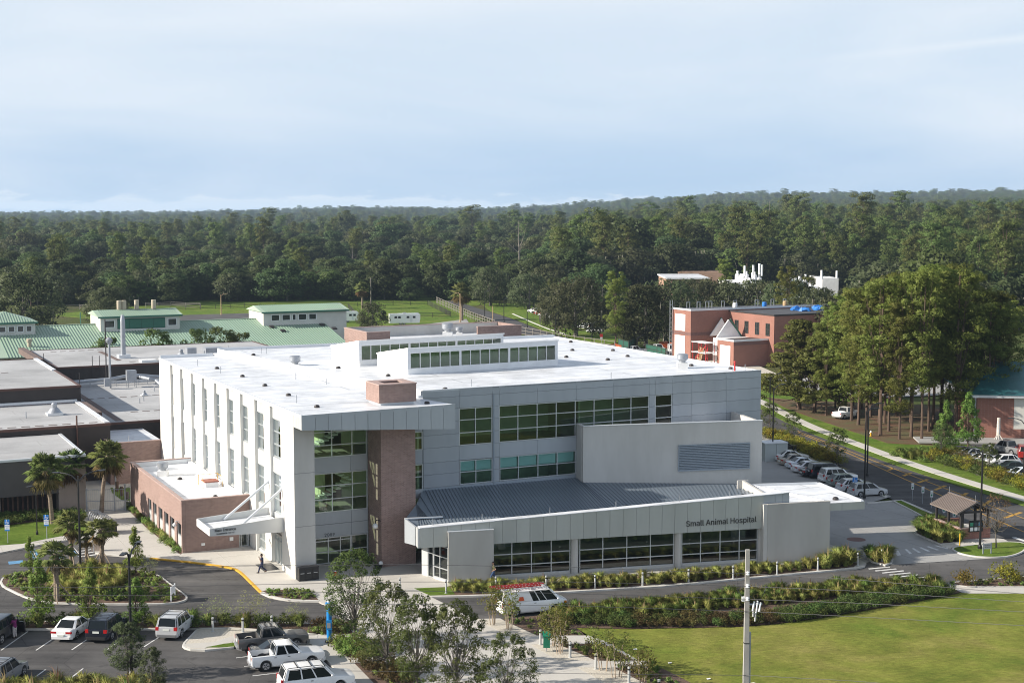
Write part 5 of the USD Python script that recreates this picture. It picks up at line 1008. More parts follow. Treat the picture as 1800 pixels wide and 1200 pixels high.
for k, (s, t, m, lab) in enumerate(((150.5, 144.4, "barrel_white", "white drum standing at the front edge of the unfinished brick roof"), (158.5, 144.2, "tarp_blue", "blue bundle on the unfinished brick roof near the parapet"), (165, 145, "timber", "pale stack of boards on the unfinished brick roof"))):
    solo("roof_drum" if k == 0 else "roof_bundle", lab, "drum" if k == 0 else "bundle", MB().lathe(W(s, t, 11.15), [(.5, 0), (.55, .5), (.5, 1.1), (.2, 1.15)], 12), m, smooth=40)
# teal-roofed house at the right edge
T = thing("teal_roofed_house", "low white and brick building with teal metal roof behind the pines", "house", at(1790, 775))
tw = at(1716, 772); d_ = np.array([math.cos(math.radians(-6)), math.sin(math.radians(-6)), 0]); TW = Wall(tw, d_)
part(T, "brick_base", TW.box(MB(), 0, 40, -.3, 1.6, -14, 0), "brick_red"); part(T, "white_wall", TW.box(MB(), 5.2, 40, 1.6, 6.2, -14, -.02), "barn_wall"); part(T, "brick_corner", TW.box(MB(), 0, 5.18, 1.6, 6.2, -14, -.02), "brick_red")
part(T, "gutter_beam", TW.box(MB(), -1, 40, 6.2, 6.6, -15, .8), "coping"); part(T, "teal_roof", MB().add([TW.pt(-1.2, 6.6, .9), TW.pt(40, 6.6, .9), TW.pt(40, 10.2, -12), TW.pt(5, 10.2, -12), TW.pt(40, 6.6, -26), TW.pt(-1.2, 6.6, -26)], [[0, 1, 2], [0, 2, 3], [3, 2, 4], [3, 4, 5], [5, 0, 3]]), "teal_metal")
part(T, "porch_slab", TW.box(MB(), -9, 12, .1, .3, 0, 5), "concrete_drive"); part(T, "downpipe", TW.box(MB(), -.4, -.2, 0, 6.2, 0, .2), "galvanised"); part(T, "floodlight", TW.box(MB(), 8, 8.9, 4.6, 4.9, .0, .3), "dark_metal")
# far laboratory roofs showing between the trees
G = thing("distant_laboratory", "distant tan brick building with white roof and crowded silver exhaust stacks among trees", "building", at(1260, 525))
gc_ = at(1260, 530); GY = gc_[1]; fx = lambda px: (px - 900) / FPX * GY * 1.003; fz = lambda py: CAM_H - (py - HORIZON) / FPX * GY
def fb(nm, x0, x1, zt, m, y0=0, dep=10, zb=0, par=None): return part(par or G, nm, MB().box(fx(x0), fx(x1), GY + y0, GY + y0 + dep, zb, fz(zt)), m)
fb("brick_wall", 1172, 1236, 490, "tan_brick", 0, 30); fb("white_roof", 1170, 1246, 487.5, "roof_membrane", -.5, 32, fz(490)); fb("brick_wall", 1214, 1300, 485, "tan_brick", 40, 25); fb("white_block", 1280, 1345, 497, "white_metal", 2, 25); fb("white_block", 1384, 1455, 508, "white_metal", 2, 25); fb("white_block", 1470, 1500, 494, "white_metal", 25, 25)
rs = np.random.RandomState(7)
for k in range(26):
    x = 1300 + rs.rand() * 46 if k < 14 else 1392 + rs.rand() * 40; y0 = 493 if k < 14 else 503; h = rs.rand() * 10 + 4
    part(G, "exhaust_unit", MB().lathe((fx(x), GY + 6 + rs.rand() * 12, fz(y0 + 4)), [(.9, 0), (.9, h * .22), (.4, h * .26), (.4, h * .34)], 8), "white_metal", smooth=40)
for x, yt, yb in ((1314, 468, 486), (1329, 467, 486), (1340, 464, 484), (1344.5, 466, 486), (1451, 476, 492), (1478, 477, 490)): part(G, "exhaust_stack", MB().tube([(fx(x), GY + 8, fz(yb)), (fx(x), GY + 8, fz(yt))], .42, 8), "white_metal", smooth=40)
# ------------------------------------------------------------ kiosk by the junction
K0 = at(1480 + 1040 / 5, 820 + 640 / 5); K1 = at(1480 + 808 / 5, 820 + 545 / 5); K2 = at(1480 + 1265 / 5, 820 + 620 / 5)
e1 = (K1 - K0) / np.linalg.norm(K1 - K0); e2 = np.array([-e1[1], e1[0], 0]); e2 = e2 if e2 @ (K2 - K0) > 0 else -e2
KK = thing("kiosk", "small open kiosk with brown ribbed gable roof, dark posts and low red brick walls", "kiosk", K0)
L1, L2 = np.linalg.norm(K1 - K0), 3.4
kp = lambda a, b, z=0: K0 + e1 * a + e2 * b + UP * z
part(KK, "brick_wall", MB().obox(kp(0, 0), e1 * L1, e2 * .3, UP * 1.05), "brick_red"); part(KK, "brick_wall", MB().obox(kp(0, .31), e1 * .3, e2 * (L2 - .31), UP * 1.05), "brick_red"); part(KK, "brick_wall", MB().obox(kp(L1 - .3, .31), e1 * .3, e2 * 2.6, UP * 1.05), "brick_red")
part(KK, "wall_cap", MB().obox(kp(-.03, -.03, 1.05), e1 * (L1 + .06), e2 * .36, UP * .07), "brick_cap"); part(KK, "wall_cap", MB().obox(kp(-.03, .34, 1.05), e1 * .36, e2 * (L2 - .3), UP * .07), "brick_cap")
part(KK, "bench", MB().obox(kp(1.1, .8, .5), e1 * (L1 - 2), e2 * .7, UP * .12), "concrete_walk"); part(KK, "kiosk_floor", MB().obox(kp(0, 0, 0.0), e1 * L1, e2 * L2, UP * .03), "concrete_walk")
for a, b in ((.2, .15), (L1 * .5, .15), (L1 - .2, .15), (.2, L2 - .2), (L1 * .5, L2 - .2), (L1 - .2, L2 - .2)): part(KK, "post", MB().obox(kp(a - .1, b - .1, .02), e1 * .2, e2 * .2, UP * 2.6), "dark_metal")
for b in (.15, L2 - .2): part(KK, "beam", MB().obox(kp(0, b - .1, 2.6), e1 * L1, e2 * .2, UP * .2), "dark_metal")
for a in (.02, .25, L1 - .25, L1 - .02):
    part(KK, "rafter", MB().tube([kp(a, -.4, 2.62), kp(a, L2 / 2, 3.55), kp(a, L2 + .4, 2.62)], .09, 4), "dark_metal")
part(KK, "cross_beam", MB().obox(kp(.12, .2, 2.6), e1 * .16, e2 * (L2 - .4), UP * .2), "dark_metal")
ro = MB(); A, B, C_ = kp(-.12, -.5, 2.6), kp(-.12, L2 / 2, 3.65), kp(-.12, L2 + .5, 2.6); LL = e1 * (L1 + .2)
kr_ = part(KK, "roof_slope", MB().obox(A, LL, B - A, UP * .1), "kiosk_roof"); part(KK, "roof_slope", MB().obox(B, LL, C_ - B, UP * .1), "kiosk_roof")
for k in range(19): part(kr_, "roof_rib", MB().obox(A + LL * (k / 18.5) + UP * .1, e1 * .06, B - A, UP * .06), "kiosk_roof")
part(KK, "ridge_cap", MB().obox(B - e2 * .15 + UP * .1, LL, e2 * .3, UP * .06), "kiosk_roof")
for a in (0.2, L1): part(KK, "lightning_rod", MB().tube([kp(a, L2 / 2, 3.7), kp(a, L2 / 2, 4.4)], .025, 5), "galvanised")
nb = part(KK, "notice_board", MB().obox(kp(-.12, .9, .75), e1 * .1, e2 * 1.55, UP * 1.15), "black_metal")
for i in range(3):
    for j in range(2): part(nb, "notice", MB().obox(kp(-.128, 1.0 + i * .48, .85 + j * .5), e1 * .006, e2 * .34, UP * .36), ("paper_white", "paper_green", "paper_white", "paper_dark", "paper_white", "paper_blue")[i * 2 + j])
# ------------------------------------------------------------ vehicles
def paint(name, c, rough=0.28): mat("car_" + name, c, rough=rough, coat=0.6, spec=0.5)
for nm, c in (("white", (0.78, 0.78, 0.77)), ("silver", (0.46, 0.47, 0.48)), ("black", (0.012, 0.012, 0.014)), ("navy", (0.007, 0.009, 0.018)), ("grey", (0.10, 0.095, 0.09)), ("beige", (0.36, 0.31, 0.25)), ("green", (0.20, 0.24, 0.22)), ("bluewhite", (0.62, 0.67, 0.72)), ("red", (0.28, 0.02, 0.015)), ("darkgreen", (0.015, 0.03, 0.025)), ("pearl", (0.68, 0.68, 0.70)), ("gunmetal", (0.16, 0.165, 0.17))): paint(nm, c)
mat("tyre", (0.016, 0.016, 0.017), rough=0.85); mat("alloy", (0.48, 0.48, 0.49), rough=0.35, metallic=0.7); mat("trim_black", (0.018, 0.018, 0.02), rough=0.6)
mat("lamp_red", (0.40, 0.012, 0.012), rough=0.2, coat=0.5); mat("lamp_clear", (0.62, 0.64, 0.66), rough=0.1, coat=0.8); mat("lamp_amber", (0.55, 0.20, 0.02), rough=0.2); mat("plate_white", (0.6, 0.62, 0.58)); mat("ladder_red", (0.40, 0.035, 0.03), rough=0.5); mat("logo_orange", (0.60, 0.09, 0.02), rough=0.5)
mat("car_glass", (0.008, 0.011, 0.012), rough=0.04, spec=0.35); mat("bed_liner", (0.02, 0.02, 0.021), rough=0.8)
KINDS = {  # length, width, belt, roof, windscreen base/top, rear window top/base, wheelbase half, wheel radius, hood nose height, tail height
    "sedan": (4.75, 1.80, .93, 1.43, .95, .22, -1.0, -1.75, 1.36, .325, .70, .98),
    "hatch": (4.35, 1.76, .97, 1.50, 1.05, .3, -1.45, -2.02, 1.31, .315, .72, 1.0),
    "wagon": (4.45, 1.78, 1.0, 1.57, 1.1, .38, -1.75, -2.1, 1.30, .32, .76, 1.02),
    "suv": (4.65, 1.86, 1.08, 1.76, .95, .32, -1.95, -2.2, 1.33, .37, .88, 1.1),
    "bigsuv": (5.2, 2.0, 1.18, 1.9, 1.15, .5, -2.25, -2.48, 1.5, .39, 1.0, 1.2),
    "pickup": (5.4, 1.88, 1.14, 1.80, .98, .34, -.92, -1.08, 1.68, .39, .98, 1.16),
    "van": (5.7, 2.02, 1.22, 2.1, 2.15, 1.35, -2.72, -2.8, 1.72, .37, 1.05, 1.24)}
def wheel(par, x, y, r, hub="alloy"):
    s = 1 if y > 0 else -1; w = .22
    prof = [(r * .62, 0), (r * .93, .01), (r, .05), (r, w - .05), (r * .93, w - .01), (r * .62, w)]
    b = MB().lathe((0, 0, 0), prof, 20); v, f = b.arrays(); v = np.stack([v[:, 0], (v[:, 2] - w) * s, v[:, 1]], -1) + [x, y, r]
    n = part(par, "wheel", MB().add(v, f if s < 0 else f[:, ::-1]), "tyre", smooth=40)
    b = MB().lathe((0, 0, 0), [(r * .66, 0), (r * .66, .03), (r * .58, .02), (r * .16, .045), (r * .12, .06)], 16); v, f = b.arrays(); v = np.stack([v[:, 0], (v[:, 2] - .02) * s, v[:, 1]], -1) + [x, y, r]
    part(n, "rim", MB().add(v, f if s < 0 else f[:, ::-1]), hub, smooth=30)
    sp = MB()
    for k in range(5):
        a = k * 2 * math.pi / 5; c = np.array([math.cos(a), 0, math.sin(a)]); t = np.array([-math.sin(a), 0, math.cos(a)]); sp.obox(np.array([x, y + s * .012, r]) + c * r * .12 - t * .03, c * r * .5, t * .06, np.array([0, s * .02, 0]))
    part(n, "spokes", sp, "trim_black", kind="stuff")
def car(kind, color, label, cat, pos, heading, group=None, rack=False, lower=None, solid=None, plate=True, open_door=False, name=None, z=ROAD, dark_bumper=False):
    L, Wd, belt, roof, xb0, xr0, xr1, xb1, wb, wr, nose, tail = KINDS[kind]; hw = Wd / 2
    c = thing(name or {"sedan": "parked_car", "hatch": "parked_car", "wagon": "parked_car", "suv": "parked_suv", "bigsuv": "parked_suv", "pickup": "pickup_truck", "van": "work_van"}[kind], label, cat, (pos[0], pos[1], z), heading, group, local=True)
    zb = wr * .62
    st = [(L / 2, .70, zb + .12, nose - .12), (L / 2 - .06, .84, zb + .04, nose - .03), (L / 2 - .35, .95, zb, nose + .04), (xb0 + .25, 1.0, zb, belt - .04), (xb0 - .15, 1.0, zb, belt), (-.4, 1.01, zb, belt), (xb1 + .05, 1.0, zb, belt + .01), (-L / 2 + .35, .97, zb, tail), (-L / 2 + .07, .92, zb + .05, tail - .03), (-L / 2, .84, zb + .14, tail - .14)]
    if kind in ("suv", "bigsuv", "van", "wagon", "hatch"): st[6:] = [(-L / 2 + .4, 1.0, zb, belt), (-L / 2 + .12, .97, zb, belt), (-L / 2 + .02, .93, zb + .05, belt - .02), (-L / 2, .88, zb + .15, belt - .12)]
    if kind == "pickup": st[6:] = [(xb1, 1.0, zb, belt), (-L / 2 + .1, .99, zb + .08, belt), (-L / 2 + .02, .97, zb + .12, belt), (-L / 2, .95, zb + .2, belt - .05)]
    rings = []
    for x, k, z0, z1 in st:
        w = hw * k; h = z1 - z0
        half = [(w * .86, z0), (w * .97, z0 + .12 * h), (w, z0 + .45 * h), (w * .985, z0 + .72 * h), (w * .94, z1 - .045), (w * .87, z1 - .005), (w * .4, z1 + .025)]
        rings.append([(x, y, zz) for y, zz in half] + [(x, -y, zz) for y, zz in half[::-1]])
    v = np.array(rings).reshape(-1, 3); m = len(rings[0]); n = len(rings); f = []
    for i in range(n - 1):
        for j in range(m):
            a, b_, c_, d = i * m + j, i * m + (j + 1) % m, (i + 1) * m + (j + 1) % m, (i + 1) * m + j; f += [[a, b_, c_], [a, c_, d]]
    for i, rev in ((0, 1), (n - 1, 0)):
        for j in range(1, m - 1): t = [i * m, i * m + j, i * m + j + 1]; f.append(t[::-1] if rev else t)
    f = np.array(f); vol = np.einsum("ij,ij->i", v[f[:, 0]], np.cross(v[f[:, 1]], v[f[:, 2]])).sum()
    if vol < 0: f = f[:, ::-1]
    M = m3.Manifold(m3.Mesh(v.astype(np.float32), f.astype(np.uint32)))
    for x in (wb, -wb):
        for s in (-1, 1): M -= m3.Manifold.cylinder(.36, wr + .06, wr + .06, 24).rotate((90, 0, 0)).translate((x, s * hw + .18, wr + .01))
    if kind == "pickup": M -= m3.Manifold.cube((L / 2 + xb1 - .12, Wd - .26, .5), False).translate((-L / 2 + .06, -hw + .13, belt - .46))
    mm = M.to_mesh(); body = part(c, "body", trimesh.Trimesh(mm.vert_properties[:, :3], mm.tri_verts, process=False), "car_" + color, smooth=32)
    if kind == "pickup": part(c, "truck_bed", MB().box(-L / 2 + .07, xb1 - .07, -hw + .14, hw - .14, belt - .455, belt - .43), "bed_liner")
    # glasshouse
    yb, yr, zr = hw * .93, hw * {"sedan": .72, "hatch": .75, "wagon": .78, "suv": .80, "bigsuv": .83, "pickup": .82, "van": .88}[kind], roof - .05
    gp = [(x, s * y, zz) for s in (-1, 1) for x, y, zz in ((xb0, yb * .86, belt - .02), (xb0 - .18, yb, belt - .02), (xb1 + .1, yb, belt - .02), (xb1, yb * .88, belt - .02), (xr0, yr * .93, zr), (xr0 - .12, yr, zr), (xr1 + .1, yr, zr), (xr1, yr * .93, zr))]
    part(c, "windows", trimesh.convex.convex_hull(np.array(gp)), "car_glass", smooth=20)
    rp = [(x, s * y, zz) for s in (-1, 1) for x, y, zz in ((xr0 + .05, yr * .92, zr - .03), (xr0 - .1, yr * 1.03, zr - .03), (xr1 + .05, yr * 1.03, zr - .03), (xr1 - .04, yr * .92, zr - .03), (xr0 - .25, yr * .8, roof - .005), (xr1 + .2, yr * .8, roof - .005))] + [((xr0 + xr1) / 2, s * yr * .4, roof + .015) for s in (-1, 1)]
    part(c, "roof", trimesh.convex.convex_hull(np.array(rp)), "car_" + color, smooth=40)
    def sp(u, h, s, o=.012): x0 = xb0 - .12 + (xb1 + .06 - xb0 + .12) * u; x1 = xr0 - .1 + (xr1 + .06 - xr0 + .1) * u; return np.array([x0 + (x1 - x0) * h, s * (yb + (yr - yb) * h + o), belt - .02 + (zr - belt + .02) * h])
    pil = {"sedan": [(0, .035), (.47, .5), (.93, 1)], "hatch": [(0, .03), (.42, .45), (.78, .81), (.95, 1)], "wagon": [(0, .03), (.36, .385), (.68, .71), (.94, 1)], "suv": [(0, .03), (.36, .39), (.66, .69), (.94, 1)], "bigsuv": [(0, .03), (.33, .36), (.62, .65), (.93, 1)], "pickup": [(0, .04), (.47, .53), (.93, 1)], "van": [(0, .02), (.215, .23), (.34, .36), (.47, 1)]}[kind]
    for s in (-1, 1):
        for u0, u1 in pil:
            p = [sp(u0, 0, s), sp(u1, 0, s), sp(u1, 1, s), sp(u0, 1, s)]; q = [x - [0, s * .03, 0] for x in p]
            part(c, "pillar", trimesh.convex.convex_hull(np.array(p + q)), "car_" + color)
        fr = [(xb0 + .015, s * yb * .86, belt - .02), (xb0 - .14, s * yb, belt - .02), (xr0 - .08, s * yr, zr), (xr0 + .02, s * yr * .93, zr)]
        part(c, "pillar", trimesh.convex.convex_hull(np.array(fr + [np.array(x) + [.02, s * .012, .01] for x in fr])), "car_" + color)
        fr = [(xb1 - .012, s * yb * .8, belt - .02), (xb1 + .12, s * yb, belt - .02), (xr1 + .1, s * yr, zr), (xr1 - .012, s * yr * .84, zr)]
        part(c, "pillar", trimesh.convex.convex_hull(np.array(fr + [np.array(x) + [-.02, s * .01, .01] for x in fr])), "car_" + color)
        part(c, "mirror", MB().ball((xb0 - .25, s * (hw + .08), belt + .06), (.09, .11, .08), 1), "car_" + color, smooth=True)
        for u in ((.42, .85) if kind not in ("pickup",) else (.42, .9)): x = xb0 - .12 + (xb1 - xb0) * u; part(c, "door_handle", MB().box(x - .09, x + .09, s * hw * .995, s * hw * 1.02, belt - .2, belt - .165), "trim_black")
        # lamps
        part(c, "headlight", MB().obox((L / 2 - .22, s * hw * .62 - .17 * s, nose - .2), (.18, -s * .04, 0), (0, s * .36, 0), (-.04, 0, .15)), "lamp_clear")
        tz0, tz1, ty = {"sedan": (.70, .86, .46), "hatch": (.72, 1.0, .28), "wagon": (.78, 1.0, .28), "suv": (.82, 1.08, .26), "bigsuv": (.85, 1.2, .2), "pickup": (.82, 1.08, .15), "van": (.75, 1.15, .12)}[kind]
        part(c, "tail_light", MB().box(-L / 2 - .005, -L / 2 + .14, *sorted((s * hw * .93, s * (hw * .93 - ty))), tz0, tz1), "lamp_red")
    lo = "trim_black" if dark_bumper else ("car_" + lower if lower else "car_" + color)
    part(c, "rear_bumper", trimesh.convex.convex_hull(np.array([(x, s * y, zz) for s in (-1, 1) for x, y, zz in ((-L / 2 - .09, hw * .78, zb + .08), (-L / 2 - .1, hw * .8, zb + .28), (-L / 2 + .2, hw * .98, zb + .05), (-L / 2 + .2, hw * .98, zb + .3))])), "alloy" if kind in ("pickup",) else lo, smooth=30)
    part(c, "front_bumper", trimesh.convex.convex_hull(np.array([(x, s * y, zz) for s in (-1, 1) for x, y, zz in ((L / 2 + .06, hw * .62, zb + .05), (L / 2 + .06, hw * .66, zb + .26), (L / 2 - .22, hw * .97, zb + .02), (L / 2 - .22, hw * .97, zb + .3))])), lo, smooth=30)
    part(c, "grille", MB().box(L / 2 - .03, L / 2 + .012, -hw * .4, hw * .4, nose - .28, nose - .12), "trim_black")
    if plate: part(c, "number_plate", MB().box(-L / 2 - .115 if kind == "sedan" else -L / 2 - .02, -L / 2 + .01, -.26, .26, zb + .3 if kind == "sedan" else tz0 - .02, zb + .44 if kind == "sedan" else tz0 + .14), "plate_white")
    for x in (wb, -wb):
        for s in (-1, 1): wheel(c, x, s * (hw - .01), wr)
    part(c, "underbody", MB().box(-L / 2 + .3, L / 2 - .3, -hw * .78, hw * .78, zb - .02, zb + .1), "trim_black")
    if rack:
        for s in (-1, 1): part(c, "roof_rail", MB().tube([(xr0 - .2, s * yr * .9, roof - .02), (xr0 - .3, s * yr * .9, roof + .06), (xr1 + .2, s * yr * .9, roof + .06), (xr1 + .1, s * yr * .9, roof - .02)], .025, 6), "trim_black")
        for f in (.35, .7): x = xr0 + (xr1 - xr0) * f; part(c, "cross_bar", MB().box(x - .03, x + .03, -yr * .9, yr * .9, roof + .05, roof + .08), "trim_black")
    if open_door:
        part(c, "open_door", MB().obox((xb0 - .3, -hw, zb + .12), np.array([-.35, -.86, 0]), np.array([.06, -.025, 0]), (0, 0, belt - zb - .12)), "car_" + color, label="front door standing open")
        part(c, "door_window_frame", MB().tube([(xb0 - .32, -hw - .03, belt), (xb0 - .55, -hw - .35, zr), (xb0 - .66, -hw - .85, zr - .05), (xb0 - .66, -hw - .85, belt)], .03, 6), "car_" + color)
    return c
def heading_of(p, q, z=ROAD): a, b = at(*p, z), at(*q, z); return math.atan2(b[1] - a[1], b[0] - a[0])
def fwd(px, h, dist, side=0.0, z=ROAD): a = at(*px, z); return (a[0] + math.cos(h) * dist - math.sin(h) * side, a[1] + math.sin(h) * dist + math.cos(h) * side)
hp = heading_of((63.5, 1142), (108, 1112)); g1 = "vehicles in the front parking lot"
car("bigsuv", "black", "black utility vehicle with its front door open at the left edge of the parking lot", "suv", fwd((3, 1131.5), hp, 1.5, .93), hp, g1, open_door=True)
car("sedan", "white", "white sedan seen from behind, next to a dark jeep in the parking lot", "car", fwd((107, 1129), hp, 2.4), hp, g1)
car("suv", "navy", "dark blue jeep with roof rails parked beside the white sedan", "suv", fwd((169, 1130.5), hp, 2.3), hp, g1, rack=True, dark_bumper=True)
car("suv", "silver", "silver sport utility car with roof rack parked alone left of the gravel island", "suv", fwd((292.5, 1126), hp, 2.3), hp, g1, rack=True, lower="gunmetal")
hq = heading_of((468, 1179.5), (549, 1170.5))
car("pickup", "grey", "dark grey pickup truck with roof rack, furthest of the row beside the front walk", "pickup truck", fwd((472, 1138), hq, 0.3, 0), hq, g1, rack=True)
car("sedan", "black", "black sedan mostly hidden behind the white pickup truck", "car", fwd((492, 1157), hq, 0.2), hq, g1)
car("pickup", "white", "white double-cab pickup truck with dark windows and open empty bed", "pickup truck", fwd((468, 1179.5), hq, 1.68, .92), hq, g1)
car("bigsuv", "white", "large white sport utility vehicle with black sunroof at the bottom edge of the lot", "suv", fwd((556, 1211), hq, 0), hq, g1, rack=True)
car("suv", "gunmetal", "grey sport utility car cut off by the bottom left corner", "suv", fwd((4, 1199), hp, 0.2), hp, g1, rack=True)
hs = heading_of((1503, 873.6), (1544, 871.6)); g2 = "cars in the staff parking beside the hospital"
for kind, col, lab, px in (("sedan", "white", "white sedan furthest along the staff row, beside the grey utility box", (1391, 809)), ("sedan", "beige", "beige sedan second furthest along the staff row", (1400, 816)), ("sedan", "bluewhite", "pale blue-white sedan between the beige and the white sedan in the staff row", (1414, 822)),
                           ("sedan", "pearl", "pearl white sedan left of the dark navy cars in the staff row", (1425, 829)), ("sedan", "navy", "dark navy sedan between white sedan and dark tall vehicle in the staff row", (1439, 836)), ("bigsuv", "navy", "dark tall passenger vehicle behind the white sport utility car in the staff row", (1455, 838)),
                           ("suv", "white", "white sport utility car in the staff row with black windows", (1473, 846)), ("hatch", "green", "grey-green hatchback third nearest in the staff row", (1486, 853)), ("hatch", "pearl", "white hatchback mostly hidden behind the nearest silver wagon", (1503, 862)), ("wagon", "silver", "silver wagon nearest in the staff row, under the lamp post", (1525, 870))):
    car(kind, col, lab, "car" if kind not in ("suv", "bigsuv") else "suv", at2(*px, ROAD), hs, g2)
car("pickup", "black", "black pickup truck behind the grey utility box at the far end of the staff parking", "pickup truck", at2(1374, 796, ROAD), hs + .3, g2)
hf = math.pi + .12; g3 = "cars in the parking lot across the road"
for kind, col, lab, px, h in (("sedan", "silver", "silver sedan leftmost in the lot across the road", (1706, 806), hf), ("sedan", "pearl", "pale silver sedan behind the roadside hedge across the road", (1724, 815), hf), ("pickup", "gunmetal", "grey pickup truck seen from behind in the lot across the road", (1768, 796), 2.1), ("suv", "red", "red sport utility car at the right edge in the lot across the road", (1800, 803), 1.3),
                              ("hatch", "white", "white car behind the dark green one across the road", (1762, 818), hf), ("sedan", "darkgreen", "dark green sedan in the lot across the road", (1775, 829), hf), ("sedan", "bluewhite", "pale blue sedan nearest at the right edge across the road", (1793, 841), hf)):
    car(kind, col, lab, {"pickup": "pickup truck", "suv": "suv"}.get(kind, "car"), at2(*px, 0.0), h, g3, z=0.0)
car("pickup", "white", "white pickup truck parked on pine straw under the tall pines", "pickup truck", fwd((1472, 736), .72, 2.4, 0, 0), .72, z=-0.02)
hv = heading_of((907, 1083.5), (979, 1077))
v = car("van", "white", "white work van with red ladders on its roof rack standing on the road", "van", fwd((907, 1083.5), hv, 1.72, .99), hv, solid=True)
for s in (-1, 1): part(v, "rack_rail", MB().tube([(1.2, s * .62, 2.22), (-2.7, s * .62, 2.22)], .035, 6), "alloy")
for x in (1.0, -.3, -1.5, -2.6): part(v, "rack_bar", MB().box(x - .03, x + .03, -.72, .72, 2.2, 2.25), "alloy"); part(v, "rack_foot", MB().box(x - .03, x + .03, -.75, -.69, 2.0, 2.22), "alloy")
for s, l0, l1, zz in ((.1, -3.6, 1.0, 2.3), (-.42, -3.3, .6, 2.3)):
    ld = part(v, "ladder", MB().box(l0, l1, s - .2, s - .16, zz, zz + .1), "ladder_red"); part(ld, "ladder_side", MB().box(l0, l1, s + .16, s + .2, zz, zz + .1), "ladder_red")
    for k in range(14): x = l0 + .15 + k * (l1 - l0 - .3) / 13; part(ld, "rung", MB().box(x - .02, x + .02, s - .16, s + .16, zz + .03, zz + .07), "alloy")
part(v, "side_logo", MB().add([(-1.5, -1.0, 1.3), (-1.0, -1.0, 1.3), (-1.08, -.965, 1.62), (-1.4, -.965, 1.62)], [[0, 1, 2, 3]]), "logo_orange"); part(v, "side_logo", MB().add([(-2.4, -1.01, 1.0), (-2.15, -1.01, 1.0), (-2.2, -1.0, 1.2), (-2.45, -1.0, 1.2)], [[0, 1, 2, 3]]), "logo_orange")
part(v, "side_lamp", MB().box(2.5, 2.72, -.96, -.86, .8, 1.0), "lamp_amber")
# far away vehicles on the building site, in the far lot and the pens
for kind, col, lab, px, h in (("pickup", "silver", "silver pickup truck by the green site fence behind the roof edge", (1117, 621), .3), ("pickup", "white", "white pickup truck facing this way on the building site", (1157, 618), -1.2), ("van", "white", "white tank truck beside the unfinished brick building", (1182, 621), -1.6),
                              ("sedan", "white", "white car first in the far row under the oaks", (938, 549), 2.4), ("sedan", "silver", "silver car second in the far row under the oaks", (944, 551), 2.4), ("sedan", "red", "red car in the far row under the oaks", (950, 553), 2.4), ("sedan", "pearl", "pearl car last in the far row under the oaks", (957, 556), 2.4), ("suv", "white", "white car half hidden by oaks beside the far lawn", (972, 562), 2.6), ("suv", "pearl", "pale car parked under the far oaks by a yellow post", (1028, 578), 2.4), ("sedan", "silver", "silver car at the corner of the far lawn under the pine", (1046, 584), 2.9)):
    car(kind, col, lab, {"pickup": "pickup truck", "van": "truck"}.get(kind, "car"), at2(*px, -.1), h, "vehicles far behind the hospital", z=-.1, name="tank_truck" if kind == "van" else None)
def trailer(px, L, label, h):
    t = thing("horse_trailer", label, "trailer", (*at2(*px, -.1), -.1), h, None, local=True)
    M = m3.Manifold.hull_points(np.array([(x, y, z) for y in (-1.25, 1.25) for x, z in ((-L / 2, .5), (L / 2 - .2, .5), (L / 2, 1.6), (L / 2, 3.0), (L / 2 - .3, 3.2), (-L / 2, 3.2))], np.float64)).to_mesh()
    part(t, "body", trimesh.Trimesh(M.vert_properties[:, :3], M.tri_verts, process=False), "car_white")
    for x in (-L * .3, -L * .18, L * .1, L * .3): part(t, "window", MB().box(x - .4, x + .4, -1.28, -1.25, 1.9, 2.5), "car_glass")
    part(t, "door", MB().box(L * .17, L * .24, -1.28, -1.25, .8, 2.6), "coping"); part(t, "roof_unit", MB().box(-.5, .5, -.4, .4, 3.2, 3.5), "alloy")
    for x in (-1.2, -.2): 
        for y in (-1.2, 1.2): wheel(t, x, y, .4)
trailer((711, 570), 9.0, "long white horse trailer with a row of dark windows in the gravel yard", .2)
trailer((612, 566), 6.0, "short white trailer between the barn and a dark bushy tree", .2)
# ------------------------------------------------------------ street furniture
def top_z(base, py, z=0.0):
    b = at(*base, z); return atplane(base[0], py, b, np.array([0, 1.0, 0]))[2]
def lamp(name, label, base, topy, heads, z=0.0, r=.1, group=None, m="black_metal"):
    """Tapered post with an arm and a flat head at each pixel of heads."""
    b = at(*base, z); h = top_z(base, topy, z)
    t = thing(name, label, "street lamp" if "lamp" in name else "post", b, None, group)
    part(t, "post", MB().tube([b, [b[0], b[1], h * .5], [b[0], b[1], h]], [r, r * .85, r * .65], 8), m, smooth=40)
    part(t, "post_base", MB().lathe(b, [(r * 1.8, 0), (r * 1.8, .25), (r * 1.2, .4)], 10), m)
    for hx, hy in heads:
        q = at(hx, hy, h + .15); d = q - [b[0], b[1], q[2]]; L = np.linalg.norm(d[:2])
        if L > 4.2: d *= 3.2 / L; L = 3.2
        d[2] = 0; u_ = d / L; top = np.array([b[0], b[1], h])
        n = part(t, "arm", MB().tube([top - UP * .5, top + d * .3 + UP * .05, top + d * .65 + UP * .22, top + d + UP * .24], r * .5, 6), m, smooth=40)
        w = np.array([-u_[1], u_[0], 0]) * .2
        v = [top + d * .88 + s * w + UP * k for s in (-1, 1) for k in (.16, .3)] + [top + d * .88 + u_ * .75 + s * w * .7 + UP * k for s in (-1, 1) for k in (.2, .27)]
        part(n, "lamp_head", trimesh.convex.convex_hull(np.array(v)), m)
    return t
lamp("street_lamp", "tall black double-arm lamp in the planted loop in front of the palms", (141.7, 1005.8), 837, [(100, 832), (177, 828)], r=.12)
lamp("street_lamp", "black double lamp beside the parking lot, over the dark jeep", (231.7, 1187.5), 973, [(219, 974), (243, 955)], r=.12)
